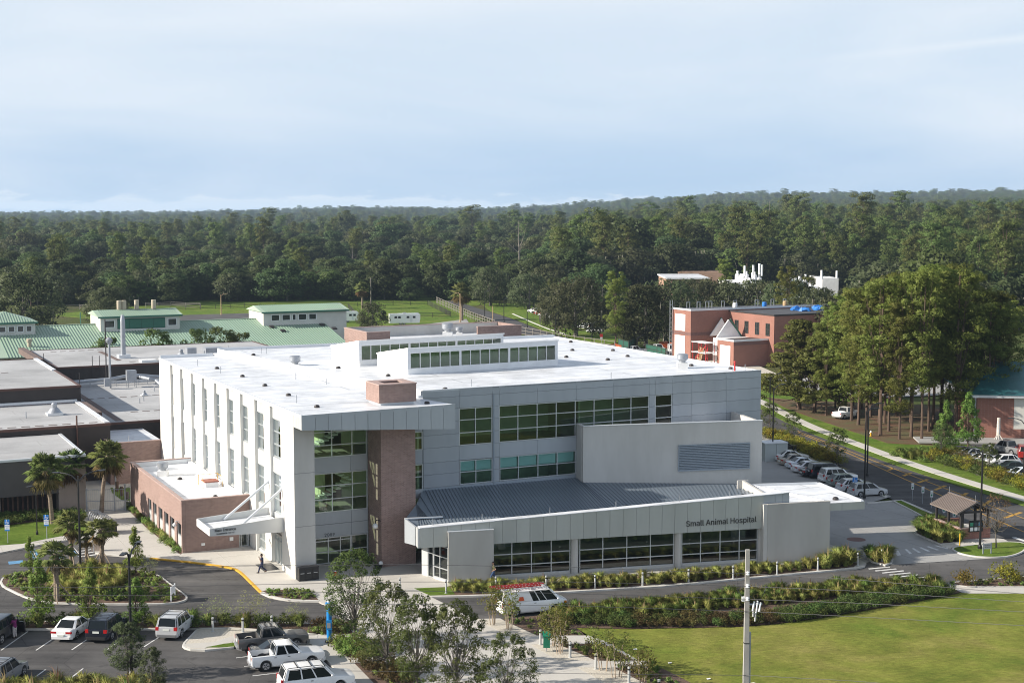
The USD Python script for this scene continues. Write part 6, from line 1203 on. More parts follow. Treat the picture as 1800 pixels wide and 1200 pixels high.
lamp("street_lamp", "short black lamp with small box head on the left lawn", (65.3, 939.5), 857, [(57, 855.5)], r=.07)
lamp("street_lamp", "tall black lamp post beside the nearest silver wagon of the staff row", (1519.3, 875.1), 722, [(1538, 719)], r=.11)
lamp("street_lamp", "tall black lamp post on the verge, right behind the one by the silver wagon", (1524.3, 836), 715, [(1546, 709.5)], r=.11)
lamp("street_lamp", "black lamp at the far end of the road beside the hospital's right corner", (1352.5, 760), 662, [(1371, 657)], r=.11)
lamp("street_lamp", "black lamp post beside the grey utility box of the staff parking", (1358, 806), 681, [(1376, 676)], r=.11)
lamp("street_lamp", "black lamp with long left arm beside the kiosk at the junction", (1722.4, 963.6), 792, [(1690, 786)], r=.12)
lamp("street_lamp", "black lamp post cut by the right edge of the picture", (1799, 845), 740, [(1780, 736)], r=.12)
for b, ty, hd in (((885.7, 566), 526, (896, 523)), ((926.7, 576), 537, (936, 534)), ((930.6, 547), 500, (920, 497)), ((977, 594), 552, (988.6, 548)), ((1040.6, 607.7), 569, (1053, 565)), ((852, 559), 513, (861, 511)), ((1120, 618), 593, (1134, 589)), ((1220.4, 640), 621.5, (1236, 617.5))):
    lamp("street_lamp", "thin dark lamp along the far road behind the hospital roof", b, ty, [hd], z=-.1, r=.13, group="lamps along the far road")
lamp("yard_pole", "tall wooden yard pole with a lamp beside a cabbage palm behind the hospital", (809, 566), 516, [(803, 515)], z=-.1, r=.16, m="timber")
lamp("yard_pole", "wooden yard pole with lamp behind the barn's paved yard", (389, 553), 518, [(397, 517)], z=-.1, r=.16, m="timber")
lamp("yard_pole", "short wooden pole standing between the far road and its fence", (866, 564), 538, [], z=-.1, r=.16, m="timber")
mat("bollard_metal", (0.50, 0.51, 0.50), rough=0.45, metallic=0.35)
bp = proto("bollard_light_kind")
part(bp, "post", MB().lathe((0, 0, 0), [(.085, 0), (.085, .82)], 12), "bollard_metal", smooth=40); part(bp, "lamp_band", MB().lathe((0, 0, 0), [(.075, .82), (.075, .93)], 12), "trim_black"); part(bp, "cap", MB().lathe((0, 0, 0), [(.09, .93), (.09, 1.04), (.02, 1.07)], 12), "bollard_metal", smooth=30); part(bp, "foot", MB().lathe((0, 0, 0), [(.13, 0), (.13, .03)], 12), "bollard_metal")
for px in ((703, 1038), (784, 1042), (871.7, 1036), (960, 1034.5), (1045.8, 1033.3), (1129.5, 1028.4), (1210.3, 1022.5), (1288.7, 1016.3), (1365.8, 1009), (1437.5, 1001.7), (1507.5, 993)):
    inst(bp, "bollard_light", "grey metal bollard light among the grasses in front of the low wing", "bollard", at(*px), 0, (1, 1, 1.13), "bollard lights along the front walk")
inst(bp, "bollard_light", "grey bollard light in the small grassy island at the drive entrance", "bollard", at(1550, 986.4), 0, (1, 1, 1.1))
for px in ((374.4, 1109), (427, 1110), (477.8, 1106)): inst(bp, "bollard_light", "grey bollard light on the gravel strip beside the parking lot", "bollard", at(*px), 0, (1.1, 1.1, 1.08), "bollard lights beside the parking lot")
for px in ((950, 1132), (1002, 1154.6), (1047.4, 1175), (1105.6, 1199), (1158, 1222)): inst(bp, "bollard_light", "grey bollard light on the gravel squares along the diagonal walk", "bollard", at(*px), 0, (1.15, 1.15, 1.1), "bollard lights along the diagonal walk")
# emergency telephone, bins, cone, box
mat("phone_blue", (0.015, 0.20, 0.50), rough=0.35); mat("bin_green", (0.01, 0.16, 0.09), rough=0.45); mat("cone_orange", (0.60, 0.07, 0.015), rough=0.6); mat("sign_blue", (0.03, 0.20, 0.58), rough=0.5); mat("sign_white", (0.70, 0.71, 0.72), rough=0.5); mat("sign_grey", (0.40, 0.40, 0.39), rough=0.5); mat("post_yellow", (0.55, 0.32, 0.02), rough=0.6); mat("hydrant_orange", (0.58, 0.22, 0.03), rough=0.5); mat("utility_box", (0.40, 0.43, 0.42), rough=0.6); mat("pole_concrete", (0.36, 0.345, 0.32), (0.29, 0.275, 0.255), 1.2, rough=0.9); mat("wire", (0.06, 0.06, 0.065), rough=0.5)
b = at(579.3, 1127.8); h = top_z((579.3, 1127.8), 1066)
t = thing("emergency_phone", "tall bright blue emergency telephone column at the end of the planted strip", "emergency phone", b)
part(t, "column", MB().tube([b, b + UP * h], [.21, .21], 14), "phone_blue", smooth=40); part(t, "column_base", MB().lathe(b, [(.34, 0), (.34, .12), (.22, .2)], 14), "trim_black"); part(t, "call_box", MB().obox(b + [-.22, -.32, 1.05], (.44, 0, 0), (0, .2, 0), (0, 0, .75)), "phone_blue"); part(t, "call_panel", MB().obox(b + [-.14, -.335, 1.2], (.28, 0, 0), (0, .016, 0), (0, 0, .4)), "alloy")
part(t, "collar", MB().lathe(b + UP * h, [(.12, 0), (.12, .22), (.3, .26), (.3, .34), (.1, .36)], 14), "phone_blue"); part(t, "beacon", MB().lathe(b + UP * (h + .36), [(.13, 0), (.12, .2), (.03, .26)], 12), "lamp_clear", smooth=40)
b = at(960.5, 1144.4); t = thing("waste_bag_station", "green box on a post with slanted lid beside the diagonal walk", "bin", b)
part(t, "post", MB().tube([b, b + UP * .6], .05, 8), "alloy"); part(t, "box", MB().prism([(b[0] - .24, b[1] - .2), (b[0] + .26, b[1] - .2), (b[0] + .26, b[1] + .2), (b[0] - .24, b[1] + .2)], .35, [1.2, 1.2, 1.42, 1.42]), "bin_green"); part(t, "lid", MB().obox(b + [-.28, -.24, 1.2], (.58, 0, 0), (0, .48, .26), (0, 0, .05)), "bin_green"); part(t, "notice", MB().obox(b + [-.245, -.12, .75], (-.006, 0, 0), (0, .24, 0), (0, 0, .22)), "paper_white")
p0_ = W(.25, -.75)
t = thing("recycling_bins", "row of three joined black recycling bins at the foot of the corner tower", "bin", p0_)
for k in range(3):
    o = W(.05 + k * .62, -.85); bn_ = part(t, "bin", MB().obox(o, U * .6, V * .65, UP * 1.12), "black_metal"); part(bn_, "bin_top", MB().obox(o - U * .01 - V * .03 + UP * 1.12, U * .62, V * .7, UP * .12), "trim_black"); part(bn_, "slot", MB().obox(o + U * .1 - V * .006 + UP * .8, U * .4, V * .006, UP * .15), "trim_black"); part(bn_, "bin_label", MB().obox(o + U * .12 - V * .006 + UP * .66, U * .36, V * .005, UP * .06), "sign_grey")
b = at(589, 1010); t = thing("traffic_cone", "orange traffic cone in front of the glass entrance doors", "cone", b)
part(t, "cone", MB().lathe(b, [(.17, .04), (.13, .25), (.04, .72)], 14), "cone_orange", smooth=40); part(t, "foot", MB().obox(b - [.22, .22, 0], (.44, 0, 0), (0, .44, 0), (0, 0, .04)), "cone_orange"); part(t, "band", MB().lathe(b, [(.125, .34), (.095, .48)], 14), "sign_white")
b = at(665, 998); t = thing("smokers_urn", "low dark planter with a white ball top beside the brick shaft", "planter", b); part(t, "bowl", MB().lathe(b, [(.3, 0), (.42, .35), (.38, .4)], 14), "black_metal"); part(t, "ball", MB().ball(b + [.25, -.1, .5], .2, 2), "sign_white", smooth=True)
b = at(1358, 808, ROAD); t = thing("utility_box", "pale grey utility cabinet behind the stucco corner of the hospital", "cabinet", b, hs, local=True); part(t, "cabinet", MB().box(-1.6, 1.6, -1.2, 1.2, 0, 2.4), "utility_box"); part(t, "cabinet_lid", MB().box(-1.66, 1.66, -1.26, 1.26, 2.4, 2.5), "coping"); part(t, "door_seam", MB().box(-.02, .02, -1.21, -1.2, .1, 2.3), "trim_black")
# signs
def text_on(parent, txt, o, d, h, m="sign_white", nm="lettering", n=None):
    t = meshkit.text_mesh(txt, h, .004); v = t.vertices - [t.bounds[1][0] / 2, 0, 0]; n = np.cross(d, UP) if n is None else n
    part(parent, nm, MB().add(o + d * v[:, :1] + UP * v[:, 1:2] + n * v[:, 2:3], t.faces), m)
EX = np.array([1.0, 0, 0])
def wheelchair(parent, o, s, m="sign_white"):
    b = MB(); q = lambda x, z: o + EX * x * s + UP * z * s + np.array([0, -.004, 0])
    ring = [q(.02 + .17 * math.cos(a), -.08 + .17 * math.sin(a)) for a in np.linspace(math.pi * .75, math.pi * 2.1, 14)]
    b.tube(ring, .03 * s, 5).tube([q(-.06, .2), q(-.03, -.02), q(.13, -.03), q(.2, -.22), q(.27, -.2)], .03 * s, 5).ball(q(-.06, .3), .06 * s); part(parent, "wheelchair_symbol", b, m)
def ada_sign(px, topy, label):
    b = at(*px); h = top_z(px, topy); t = thing("accessible_parking_sign", label, "sign", b)
    part(t, "post", MB().tube([b, b + UP * (h - .05)], .04, 6), "galvanised"); part(t, "board", MB().obox(b + [-.24, -.06, h - .5], (.48, 0, 0), (0, .02, 0), (0, 0, .5)), "sign_blue")
    part(t, "lower_board", MB().obox(b + [-.24, -.06, h - 1.1], (.48, 0, 0), (0, .02, 0), (0, 0, .58)), "sign_white"); part(t, "bottom_band", MB().obox(b + [-.24, -.064, h - 1.14], (.48, 0, 0), (0, .02, 0), (0, 0, .14)), "sign_blue"); wheelchair(t, b + [0, -.065, h - .25], .7); text_on(t, "PARKING", b + [0, -.062, h - .72], EX, .07, "sign_blue"); text_on(t, "ONLY", b + [0, -.062, h - .88], EX, .07, "sign_blue")
ada_sign((13.8, 953.8), 912.5, "blue and white accessible parking sign at the left edge of the lawn"); ada_sign((82.5, 946.7), 904, "blue and white accessible parking sign right of the short lamp on the lawn")
b = at(1502, 879); t = thing("accessible_parking_sign", "blue parking sign standing in front of the nearest silver wagon", "sign", b); h = top_z((1502, 879), 838.5); part(t, "post", MB().tube([b, b + UP * h], .04, 6), "galvanised"); part(t, "board", MB().obox(b + [-.28, -.06, h - .55], (.56, 0, 0), (0, .02, 0), (0, 0, .55)), "sign_blue"); wheelchair(t, b + [0, -.065, h - .27], .7)
def low_sign(pl, pr, topy, label, m="sign_grey", legs="galvanised"):
    a, c = at(*pl), at(*pr); h = top_z(pl, topy); d = (c - a) / np.linalg.norm(c - a); t = thing("low_sign", label, "sign", (a + c) / 2); n = np.cross(d, UP)
    for p in (a, c): part(t, "leg", MB().obox(p - d * .05 - n * .05, d * .1, n * .1, UP * h), legs)
    part(t, "board", MB().obox(a + d * .051 + n * .01 + UP * h * .45, c - a - d * .102, n * .05, UP * h * .52), m); return t, a, c, d, h, n
t, a, c, d, h, n = low_sign((1728, 973), (1742, 972), 954, "low grey sign on two legs on the grass below the kiosk lamp")
for k, tx in enumerate(("VETERINARY", "MEDICINE")): text_on(t, tx, (a + c) / 2 + n * .062 + UP * h * (.76 - k * .17), d, .09, "trim_black", n=n)
low_sign((300.7, 1056.6), (307.5, 1050), 1031, "low white sign frame at the right tip of the planted loop", "sign_white", "sign_white")
for k, (px, ty) in enumerate((((1603.6, 879), 848.4), ((1621.6, 885), 854.4), ((1637, 892.4), 861.4), ((1659, 903), 888), ((1677, 911), 896))):
    b = at(*px, -.01); h = top_z(px, ty, -.01); t = thing("small_sign", "small white sign on thin post in the row along the verge", "sign", b, None, "small signs along the verge")
    part(t, "post", MB().tube([b, b + UP * h], .035, 6), "galvanised"); part(t, "board", MB().obox(b + [-.15, -.05, h - .75], (.3, 0, 0), (0, .02, 0), (0, 0, .75)), "sign_white")
    text_on(t, "BUS", b + [0, -.052, h - .3], EX, .09, "bin_green"); part(t, "sign_mark", MB().obox(b + [-.09, -.056, h - .62], (.18, 0, 0), (0, .005, 0), (0, 0, .2)), "bin_green")
b = at(1687, 959); solo("marker_post", "yellow marker post at the left corner of the kiosk walk", "post", MB().tube([b, b + UP * 1.25], .07, 8), "post_yellow")
b = at(1057, 604, -.1); t = thing("road_sign", "small red and white road sign by the far pine", "sign", b); part(t, "post", MB().tube([b, b + UP * 2.2], .05, 6), "galvanised"); part(t, "board", MB().obox(b + [-.38, -.08, 1.7], (.76, 0, 0), (0, .03, 0), (0, 0, .76)), "paint_red"); part(t, "lower_board", MB().obox(b + [-.3, -.08, 1.2], (.6, 0, 0), (0, .03, 0), (0, 0, .45)), "sign_white")
b = at(165, 970); t = thing("entry_pedestal", "waist-high tan pedestal with thin post beside the hatched bay", "pedestal", b); part(t, "pedestal", MB().obox(b + [-.35, .4, 0], (.8, 0, 0), (0, .4, 0), (0, 0, 1.0)), "tan_wall"); part(t, "post", MB().tube([b + [0, 0, 0], b + UP * 1.15], .05, 6), "galvanised"); part(t, "plate", MB().obox(b + [-.14, -.06, .8], (.28, 0, 0), (0, .02, 0), (0, 0, .35)), "sign_grey")
def hydrant(px, label, body, cap, z=0.0):
    b = at(*px, z); t = thing("fire_hydrant", label, "hydrant", b); part(t, "barrel", MB().lathe(b, [(.2, 0), (.2, .06), (.13, .08), (.13, .5), (.18, .52), (.18, .56)], 12), body, smooth=30); part(t, "bonnet", MB().lathe(b, [(.16, .56), (.14, .68), (.05, .76), (.05, .82)], 12), cap, smooth=30); part(t, "outlet", MB().tube([b + [-.26, 0, .42], b + [.26, 0, .42]], .07, 8), cap)
hydrant((1530.8, 766), "yellow fire hydrant with pale cap between road and pine trunks", "post_yellow", "sign_white"); hydrant((1780.6, 1019), "orange fire hydrant in the flower bed at the right edge", "hydrant_orange", "hydrant_orange")
# bicycle rack, dark box, gate fence
a, c = at(163, 912), at(187, 925); t = thing("bicycle_rack", "row of silver hoops of a bicycle rack behind the small palms", "bike rack", (a + c) / 2)
e = np.cross((c - a) / np.linalg.norm(c - a), UP)
for k in range(8):
    p = a + (c - a) * k / 7; part(t, "hoop", MB().tube([p - e * .75, p - e * .7 + UP * .75, p - e * .4 + UP * 1.0, p + e * .1 + UP * 1.0, p + e * .35 + UP * .7, p + e * .45], .035, 6), "galvanised", smooth=40)
part(t, "rail", MB().tube([a - e * .75 + UP * .05, c - e * .75 + UP * .05], .03, 5), "galvanised")
for k, (px, lab) in enumerate((((178, 916), "black bicycle leaning in the hoop rack near its middle"), ((186, 922), "dark bicycle standing at the near end of the hoop rack"))):
    b = at(*px); t = thing("bicycle", lab, "bicycle", b); d = e
    for s in (-.52, .52):
        c_ = b + d * s + UP * .34; part(t, "wheel", MB().tube([c_ + (d * math.cos(x) + UP * math.sin(x)) * .32 for x in np.linspace(0, 2 * math.pi, 17)], .022, 5), "tyre")
    A, B_, C_, D_ = b - d * .52 + UP * .34, b - d * .05 + UP * .32, b - d * .15 + UP * .85, b + d * .38 + UP * .8
    part(t, "frame", MB().tube([A, B_, C_, A], .022, 5).tube([B_, D_, C_], .022, 5).tube([D_ + UP * .15, b + d * .52 + UP * .34], .02, 5), "black_metal"); part(t, "saddle", MB().obox(C_ + UP * .06 - d * .12, d * .24, np.cross(d, UP) * .1, UP * .05), "trim_black"); part(t, "handlebar", MB().tube([D_ + UP * .18 - np.cross(d, UP) * .25, D_ + UP * .18 + np.cross(d, UP) * .25], .018, 5), "trim_black")
b = at(193, 938); solo("dark_crate", "dark square planter box right of the small entrance palms", "planter", MB().obox(b - U * .8 - V * .2, U * 1.5, V * 1.6, UP * 1.0).obox(b - U * .86 - V * .26 + UP * 1.0, U * 1.62, V * 1.72, UP * .08), "dark_metal")
gp_ = [at(152.9, 898.7), at(182, 898.7), at(201.8, 897.8), at(220.4, 897), at(237, 888)]
t = thing("mesh_gate", "grey steel posts and wire mesh gate between the dark building and the brick annex", "gate", gp_[1])
for k, p in enumerate(gp_): part(t, "gate_post", MB().tube([p, p + UP * (3.0 if k in (1, 3) else 2.6)], .09, 8), "galvanised")
for p, q in zip(gp_[:-1], gp_[1:]):
    w = MB(); n = int(np.linalg.norm(q - p) / .22)
    for z in (.15, 1.15, 2.45): w.tube([p + UP * z, q + UP * z], .035, 5)
    for i in range(1, n): x = p + (q - p) * i / n; w.tube([x + UP * .15, x + UP * 2.45], .012, 3, cap=False)
    part(t, "mesh_panel", w, "galvanised", kind="stuff")
for px, ty in (((206, 863), 846), ((214, 871), 855), ((223.6, 877), 864)):
    b = at(*px); solo("court_post", "wooden post standing in the little court lawn behind the gate", "post", MB().tube([b, b + UP * top_z(px, ty)], .2, 6), "tan_slat", group="posts in the court lawn")
# utility pole with cables in front
ub = np.array([14.0, 83.0, 0]); uh = 13.0
t = thing("utility_pole", "tall square concrete utility pole with cables and switch gear on the lawn", "utility pole", ub)
part(t, "pole", MB().add([(ub[0] + x * w, ub[1] + y * w, z) for w, z in ((.19, 0), (.115, uh)) for x, y in ((-1, -1), (1, -1), (1, 1), (-1, 1))], [[0, 1, 5, 4], [1, 2, 6, 5], [2, 3, 7, 6], [3, 0, 4, 7], [4, 5, 6, 7]]), "pole_concrete")
part(t, "conduit", MB().obox(ub + [.17, -.06, 0], (.12, 0, 0), (0, .12, 0), (-.02, 0, 8.0)), "sign_grey")
zz = lambda py: CAM_H - 83 * (math.tan(math.atan((py - 600) / FPX) + PITCH))
for py in (1006.4, 1028.4, 1051): part(t, "insulator", MB().lathe(ub + [-.0, -.2, zz(py) - .1], [(.06, 0), (.13, .06), (.06, .12), (.13, .18), (.05, .24)], 10), "sign_white", smooth=40)
part(t, "bracket", MB().box(ub[0] - .3, ub[0] - .14, ub[1] - .1, ub[1] + .1, zz(1056), zz(1048)), "sign_white")
sg = part(t, "switch_arm", MB().tube([ub + UP * zz(1062), ub + [.9, -.1, zz(1060)]], .05, 6), "galvanised")
for x, z0, z1 in ((.42, 1055, 1070), (.62, 1054, 1074), (.8, 1057, 1072)): part(sg, "cutout", MB().tube([ub + [x, -.15, zz(z0)], ub + [x - .12, -.3, zz(z1)]], .055, 8), "sign_white")
for x, z0, z1 in ((.38, 1070, 1082), (.5, 1076, 1090)): part(sg, "arrester", MB().tube([ub + [x, -.1, zz(z0)], ub + [x - .02, -.12, zz(z1)]], .06, 8), "sign_grey")
part(t, "jumper", MB().tube([ub + [-.62, 0, zz(1008)], ub + [-.6, 0, zz(1035)], ub + [-.35, 0, zz(1046)], ub + [-.1, 0, zz(1051)]], .018, 5), "wire"); part(t, "jumper", MB().tube([ub + [1.15, 0, zz(1031)], ub + [1.0, 0, zz(1042)], ub + [.75, 0, zz(1055)]], .02, 5), "wire"); part(t, "jumper", MB().tube([ub + [.1, 0, zz(1046)], ub + [.4, -.05, zz(1050)], ub + [.6, -.1, zz(1056)]], .018, 5), "wire"); part(t, "bushing", MB().lathe(ub + [1.15, 0, zz(1031)], [(.1, -.06), (.1, .03), (.04, .08)], 10), "trim_black")
part(t, "clamp", MB().box(ub[0] - .17, ub[0] + .17, ub[1] - .17, ub[1] + .17, zz(1129), zz(1128)), "trim_black"); part(t, "lamp_arm", MB().tube([ub + [.1, -.1, zz(1200)], ub + [.4, -.5, zz(1195)], ub + [.75, -.9, zz(1194)]], .04, 6), "sign_white"); part(t, "lamp_bowl", MB().ball(ub + [.85, -1.0, zz(1199)], (.3, .22, .16), 2), "sign_white", smooth=True)
def cable(pts, lab, r=.015): solo("power_cable", lab, "cable", MB().tube(pts, r, 5), "wire")
def wp(px, py, Y): d = ray(px, py); return EYE + d * (Y / d[1])
for lefts, pole, rights, nm in ((((-60, 998), (300, 995), (700, 991.5), (1000, 996)), 1006.4, ((1500, 1018), (1860, 1048)), "topmost"), (((-60, 1033), (300, 1030), (700, 1022), (1000, 1022)), 1028.4, ((1500, 1038), (1860, 1061)), "second"), (((-60, 1047), (300, 1045), (700, 1038), (1000, 1042)), 1051, ((1500, 1059), (1860, 1078)), "third"), (((-60, 1068), (300, 1066), (700, 1061), (1000, 1064)), 1072, ((1500, 1083), (1860, 1102)), "fourth"), (((600, 1178), (1000, 1183)), 1184, ((1500, 1196), (1700, 1212)), "lowest")):
    cable([*[wp(x, y, 83 + (1317 - x) * .004) for x, y in lefts], (ub[0], ub[1] - .2, zz(pole)), *[wp(x, y, 83 - (x - 1317) * .02) for x, y in rights]], f"thin {nm} power cable crossing the foreground to the concrete pole")
# ------------------------------------------------------------ fences behind the hospital
mat("fence_dark", (0.03, 0.026, 0.022), rough=0.8); mat("fence_pale", (0.22, 0.20, 0.175), rough=0.8); mat("fence_green", (0.015, 0.075, 0.05), rough=0.8); mat("net_orange", (0.45, 0.10, 0.03), rough=0.8)
def fence(name, label, pts, h, rails, gap, m, z=-.2, fill=None):
    w = [at(*p, z) for p in pts]; t = thing(name, label, "fence", w[0]); k = 0
    for p, q in zip(w[:-1], w[1:]):
        n = max(1, int(np.linalg.norm(q - p) / gap))
        for i in range(n + (q is w[-1])):
            x = p + (q - p) * i / n
            if k < 90: part(t, "fence_post", MB().tube([x, x + UP * h], .09, 4), m)
            k += 1
        for j in range(rails): part(t, "rail", MB().tube([p + UP * h * (j + .8) / rails, q + UP * h * (j + .8) / rails], .07, 4), m)
        if fill: part(t, "fabric", MB().add([p, q, q + UP * h * .95, p + UP * h * .95, p + [0, .05, 0], q + [0, .05, 0], q + [0, .05, h * .95], p + [0, .05, h * .95]], [[0, 1, 2, 3], [7, 6, 5, 4], [3, 2, 6, 7]]), fill)
fence("paddock_fence", "dark rail fence along the back edge of the pasture", [(300, 546), (430, 541), (566, 540), (660, 538), (752, 536)], 1.6, 3, 5, "fence_dark"); fence("paddock_fence", "dark rail fence running diagonally beside the far fence and palm", [(752, 536), (772, 546), (792, 557)], 1.7, 4, 3, "fence_dark"); fence("paddock_fence", "dark rail fence behind the white horse trailer", [(731, 558), (760, 558), (792, 557)], 1.6, 3, 4, "fence_dark"); fence("paddock_fence", "dark rail fence slanting behind the barn's right dormer", [(612, 541), (622, 552), (630, 562)], 1.6, 3, 4, "fence_dark")
fence("pen_fence", "pale pipe fence of the cattle pens behind the barn's stacks", [(256, 541), (300, 540), (352, 541)], 1.8, 4, 4, "fence_pale"); fence("pen_fence", "pale pipe fence beyond the barn on the left", [(108, 546), (140, 544), (165, 545)], 1.8, 3, 4, "fence_pale")
fence("chain_link_fence", "pale wire fence along the near side of the far road", [(767, 533), (800, 548), (828, 561), (870, 577)], 2.4, 3, 3.5, "fence_pale"); fence("chain_link_fence", "pale wire fence between the roof corner and the far road", [(911, 590), (950, 597), (994, 606), (1080, 618)], 2.6, 3, 3.5, "fence_pale")
fence("site_fence", "green fabric fence round the building site beyond the roof", [(1087, 613), (1105, 618), (1118, 610)], 2.6, 2, 3, "fence_dark", fill="fence_green"); fence("site_fence", "green fabric fence right of the silver pickup on the building site", [(1135, 618), (1155, 622), (1170, 627)], 2.0, 2, 3, "fence_dark", fill="fence_green"); fence("safety_net", "orange safety netting below the tall pine behind the roof", [(1057, 615), (1080, 612), (1100, 616)], 1.2, 1, 3, "fence_dark", fill="net_orange"); fence("safety_net", "orange safety netting behind the white tank truck", [(1158, 612), (1175, 612), (1188, 614)], 1.6, 1, 3, "fence_dark", fill="net_orange")
# ------------------------------------------------------------ plants
leafmat("leaf_oak", (0.105, 0.131, 0.059), (0.171, 0.194, 0.092), .25, .5)
leafmat("leaf_forest", (0.076, 0.115, 0.044), (0.150, 0.190, 0.072), .12, .5, rnd=.35, hue=.035)
leafmat("leaf_bright", (0.117, 0.168, 0.044), (0.172, 0.218, 0.066), .2, .5)
leafmat("leaf_pine", (0.137, 0.191, 0.048), (0.238, 0.285, 0.084), .3, .5, rnd=.2)
leafmat("leaf_young_pine", (0.176, 0.281, 0.053), (0.299, 0.404, 0.088), .8, .5, rnd=.15)
leafmat("leaf_grove", (0.185, 0.235, 0.042), (0.320, 0.355, 0.085), .3, .5, rnd=.3, hue=.025)
leafmat("leaf_cedar", (0.162, 0.194, 0.046), (0.259, 0.283, 0.073), .3, .5)
leafmat("leaf_plaza", (0.100, 0.155, 0.040), (0.190, 0.235, 0.070), 1.2, .5, rnd=.15)
leafmat("leaf_palm", (0.194, 0.268, 0.082), (0.341, 0.389, 0.130), .8, .5, rnd=.12)
leafmat("leaf_dry", (0.371, 0.255, 0.117), (0.255, 0.196, 0.097), .8, .5, rnd=.12)
leafmat("leaf_wispy", (0.407, 0.482, 0.152), (0.560, 0.586, 0.230), 1.0, .5, rnd=.12)
leafmat("leaf_grass", (0.440, 0.491, 0.115), (0.711, 0.701, 0.231), 1.5, .5, rnd=.22, hue=.02)
leafmat("leaf_grass_green", (0.254, 0.354, 0.076), (0.446, 0.507, 0.143), 1.5, .5, rnd=.2)
leafmat("leaf_straw", (0.587, 0.410, 0.216), (0.392, 0.293, 0.157), 1.5, .5)
leafmat("leaf_hedge", (0.110, 0.177, 0.043), (0.220, 0.279, 0.076), 1.5, .5, rnd=.3)
leafmat("leaf_bronze", (0.203, 0.135, 0.054), (0.135, 0.135, 0.047), 1.2, .5, rnd=.3)
leafmat("leaf_yellow", (0.486, 0.392, 0.047), (0.230, 0.257, 0.054), 1.0, .5, rnd=.25)
leafmat("leaf_myrtle", (0.20, 0.24, 0.06), (0.27, 0.23, 0.06), 1.5, .5)
leafmat("leaf_fresh", (0.211, 0.308, 0.065), (0.341, 0.421, 0.114), 1.5, .5, rnd=.25)
mat("bark_grey", (0.16, 0.145, 0.125), (0.095, 0.085, 0.072), 2.5, rough=1.0, obj=True, bump=.4, bscale=6)
mat("bark_pine", (0.125, 0.085, 0.062), (0.070, 0.048, 0.037), 2.5, rough=1.0, obj=True, bump=.4, bscale=6, stretch=(1, 1, .3))
mat("bark_palm", (0.27, 0.215, 0.165), (0.15, 0.115, 0.085), 6, rough=1.0, obj=True, bump=.6, bscale=8, stretch=(.5, .5, 2))
mat("bark_dead", (0.26, 0.23, 0.20), (0.19, 0.165, 0.14), 1.5, rough=1.0, obj=True)
mat("moss", (0.16, 0.15, 0.115), (0.12, 0.115, 0.085), .5, rough=1.0, obj=True)
mat("stake_wood", (0.33, 0.26, 0.19), rough=.9); mat("trunk_white", (0.60, 0.57, 0.53), (0.42, 0.38, 0.33), 3.0, rough=.9, obj=True)
def leaves(rs, c, r, n, size, flat=1.0, shell=.55, aspect=.55, up=0.0, ctr=None):
    """n leaf-shaped quads round each of the centres c, within radii r."""
    c = np.repeat(np.asarray(c, float), n, 0); r = np.repeat(np.broadcast_to(np.asarray(r, float), (len(c) // n,)), n)[:, None]; k = len(c)
    d = rs.randn(k, 3); d /= np.linalg.norm(d, axis=1, keepdims=True); p = c + d * r * (shell + (1 - shell) * rs.rand(k, 1) ** .7) * [1, 1, flat]
    a = rs.randn(k, 3) + d * .6 + [0, 0, up]; a /= np.linalg.norm(a, axis=1, keepdims=True); b = np.cross(a, rs.randn(k, 3)); b /= np.linalg.norm(b, axis=1, keepdims=True) + 1e-9
    s = size * (.6 + .8 * rs.rand(k, 1)); b *= np.where((np.cross(b, a) * d).sum(1, keepdims=True) < 0, 1, -1)      # every leaf's face looks out of its clump
    v = np.stack([p - a * s * .5, p - b * s * aspect * .5, p + a * s * .5, p + b * s * aspect * .5], 1).reshape(-1, 3)
    D = 0 if ctr is None else (p - ctr[0]) / ctr[1]; nr = d * (.8 if ctr is None else .62) + D * .6 + rs.randn(k, 3) * .3 + [0, 0, .2]; nr /= np.linalg.norm(nr, axis=1, keepdims=True)
    i = np.arange(k)[:, None] * 4; return v, np.vstack([i + [0, 1, 2], i + [0, 2, 3]]), np.repeat(nr, 4, 0)
def leafpart(pr, name, v, f, n, m):
    q = part(pr, name, MB().add(v, f), m); g = UsdGeom.Mesh(q.prim); g.CreateNormalsAttr(Vt.Vec3fArray.FromNumpy(n.astype(np.float32))); g.SetNormalsInterpolation("vertex"); return q
def limb_set(mb, rs, base, z0, tips, r):
    for t in tips:
        t = np.asarray(t); s = np.array([base[0], base[1], z0 + (t[2] - z0) * rs.uniform(.0, .35)]); m = (s + t) / 2 + rs.randn(3) * .25 + [0, 0, -.05 * np.linalg.norm(t - s)]
        mb.tube([s, m, t], [r, r * .6, r * .2], 4, cap=False)
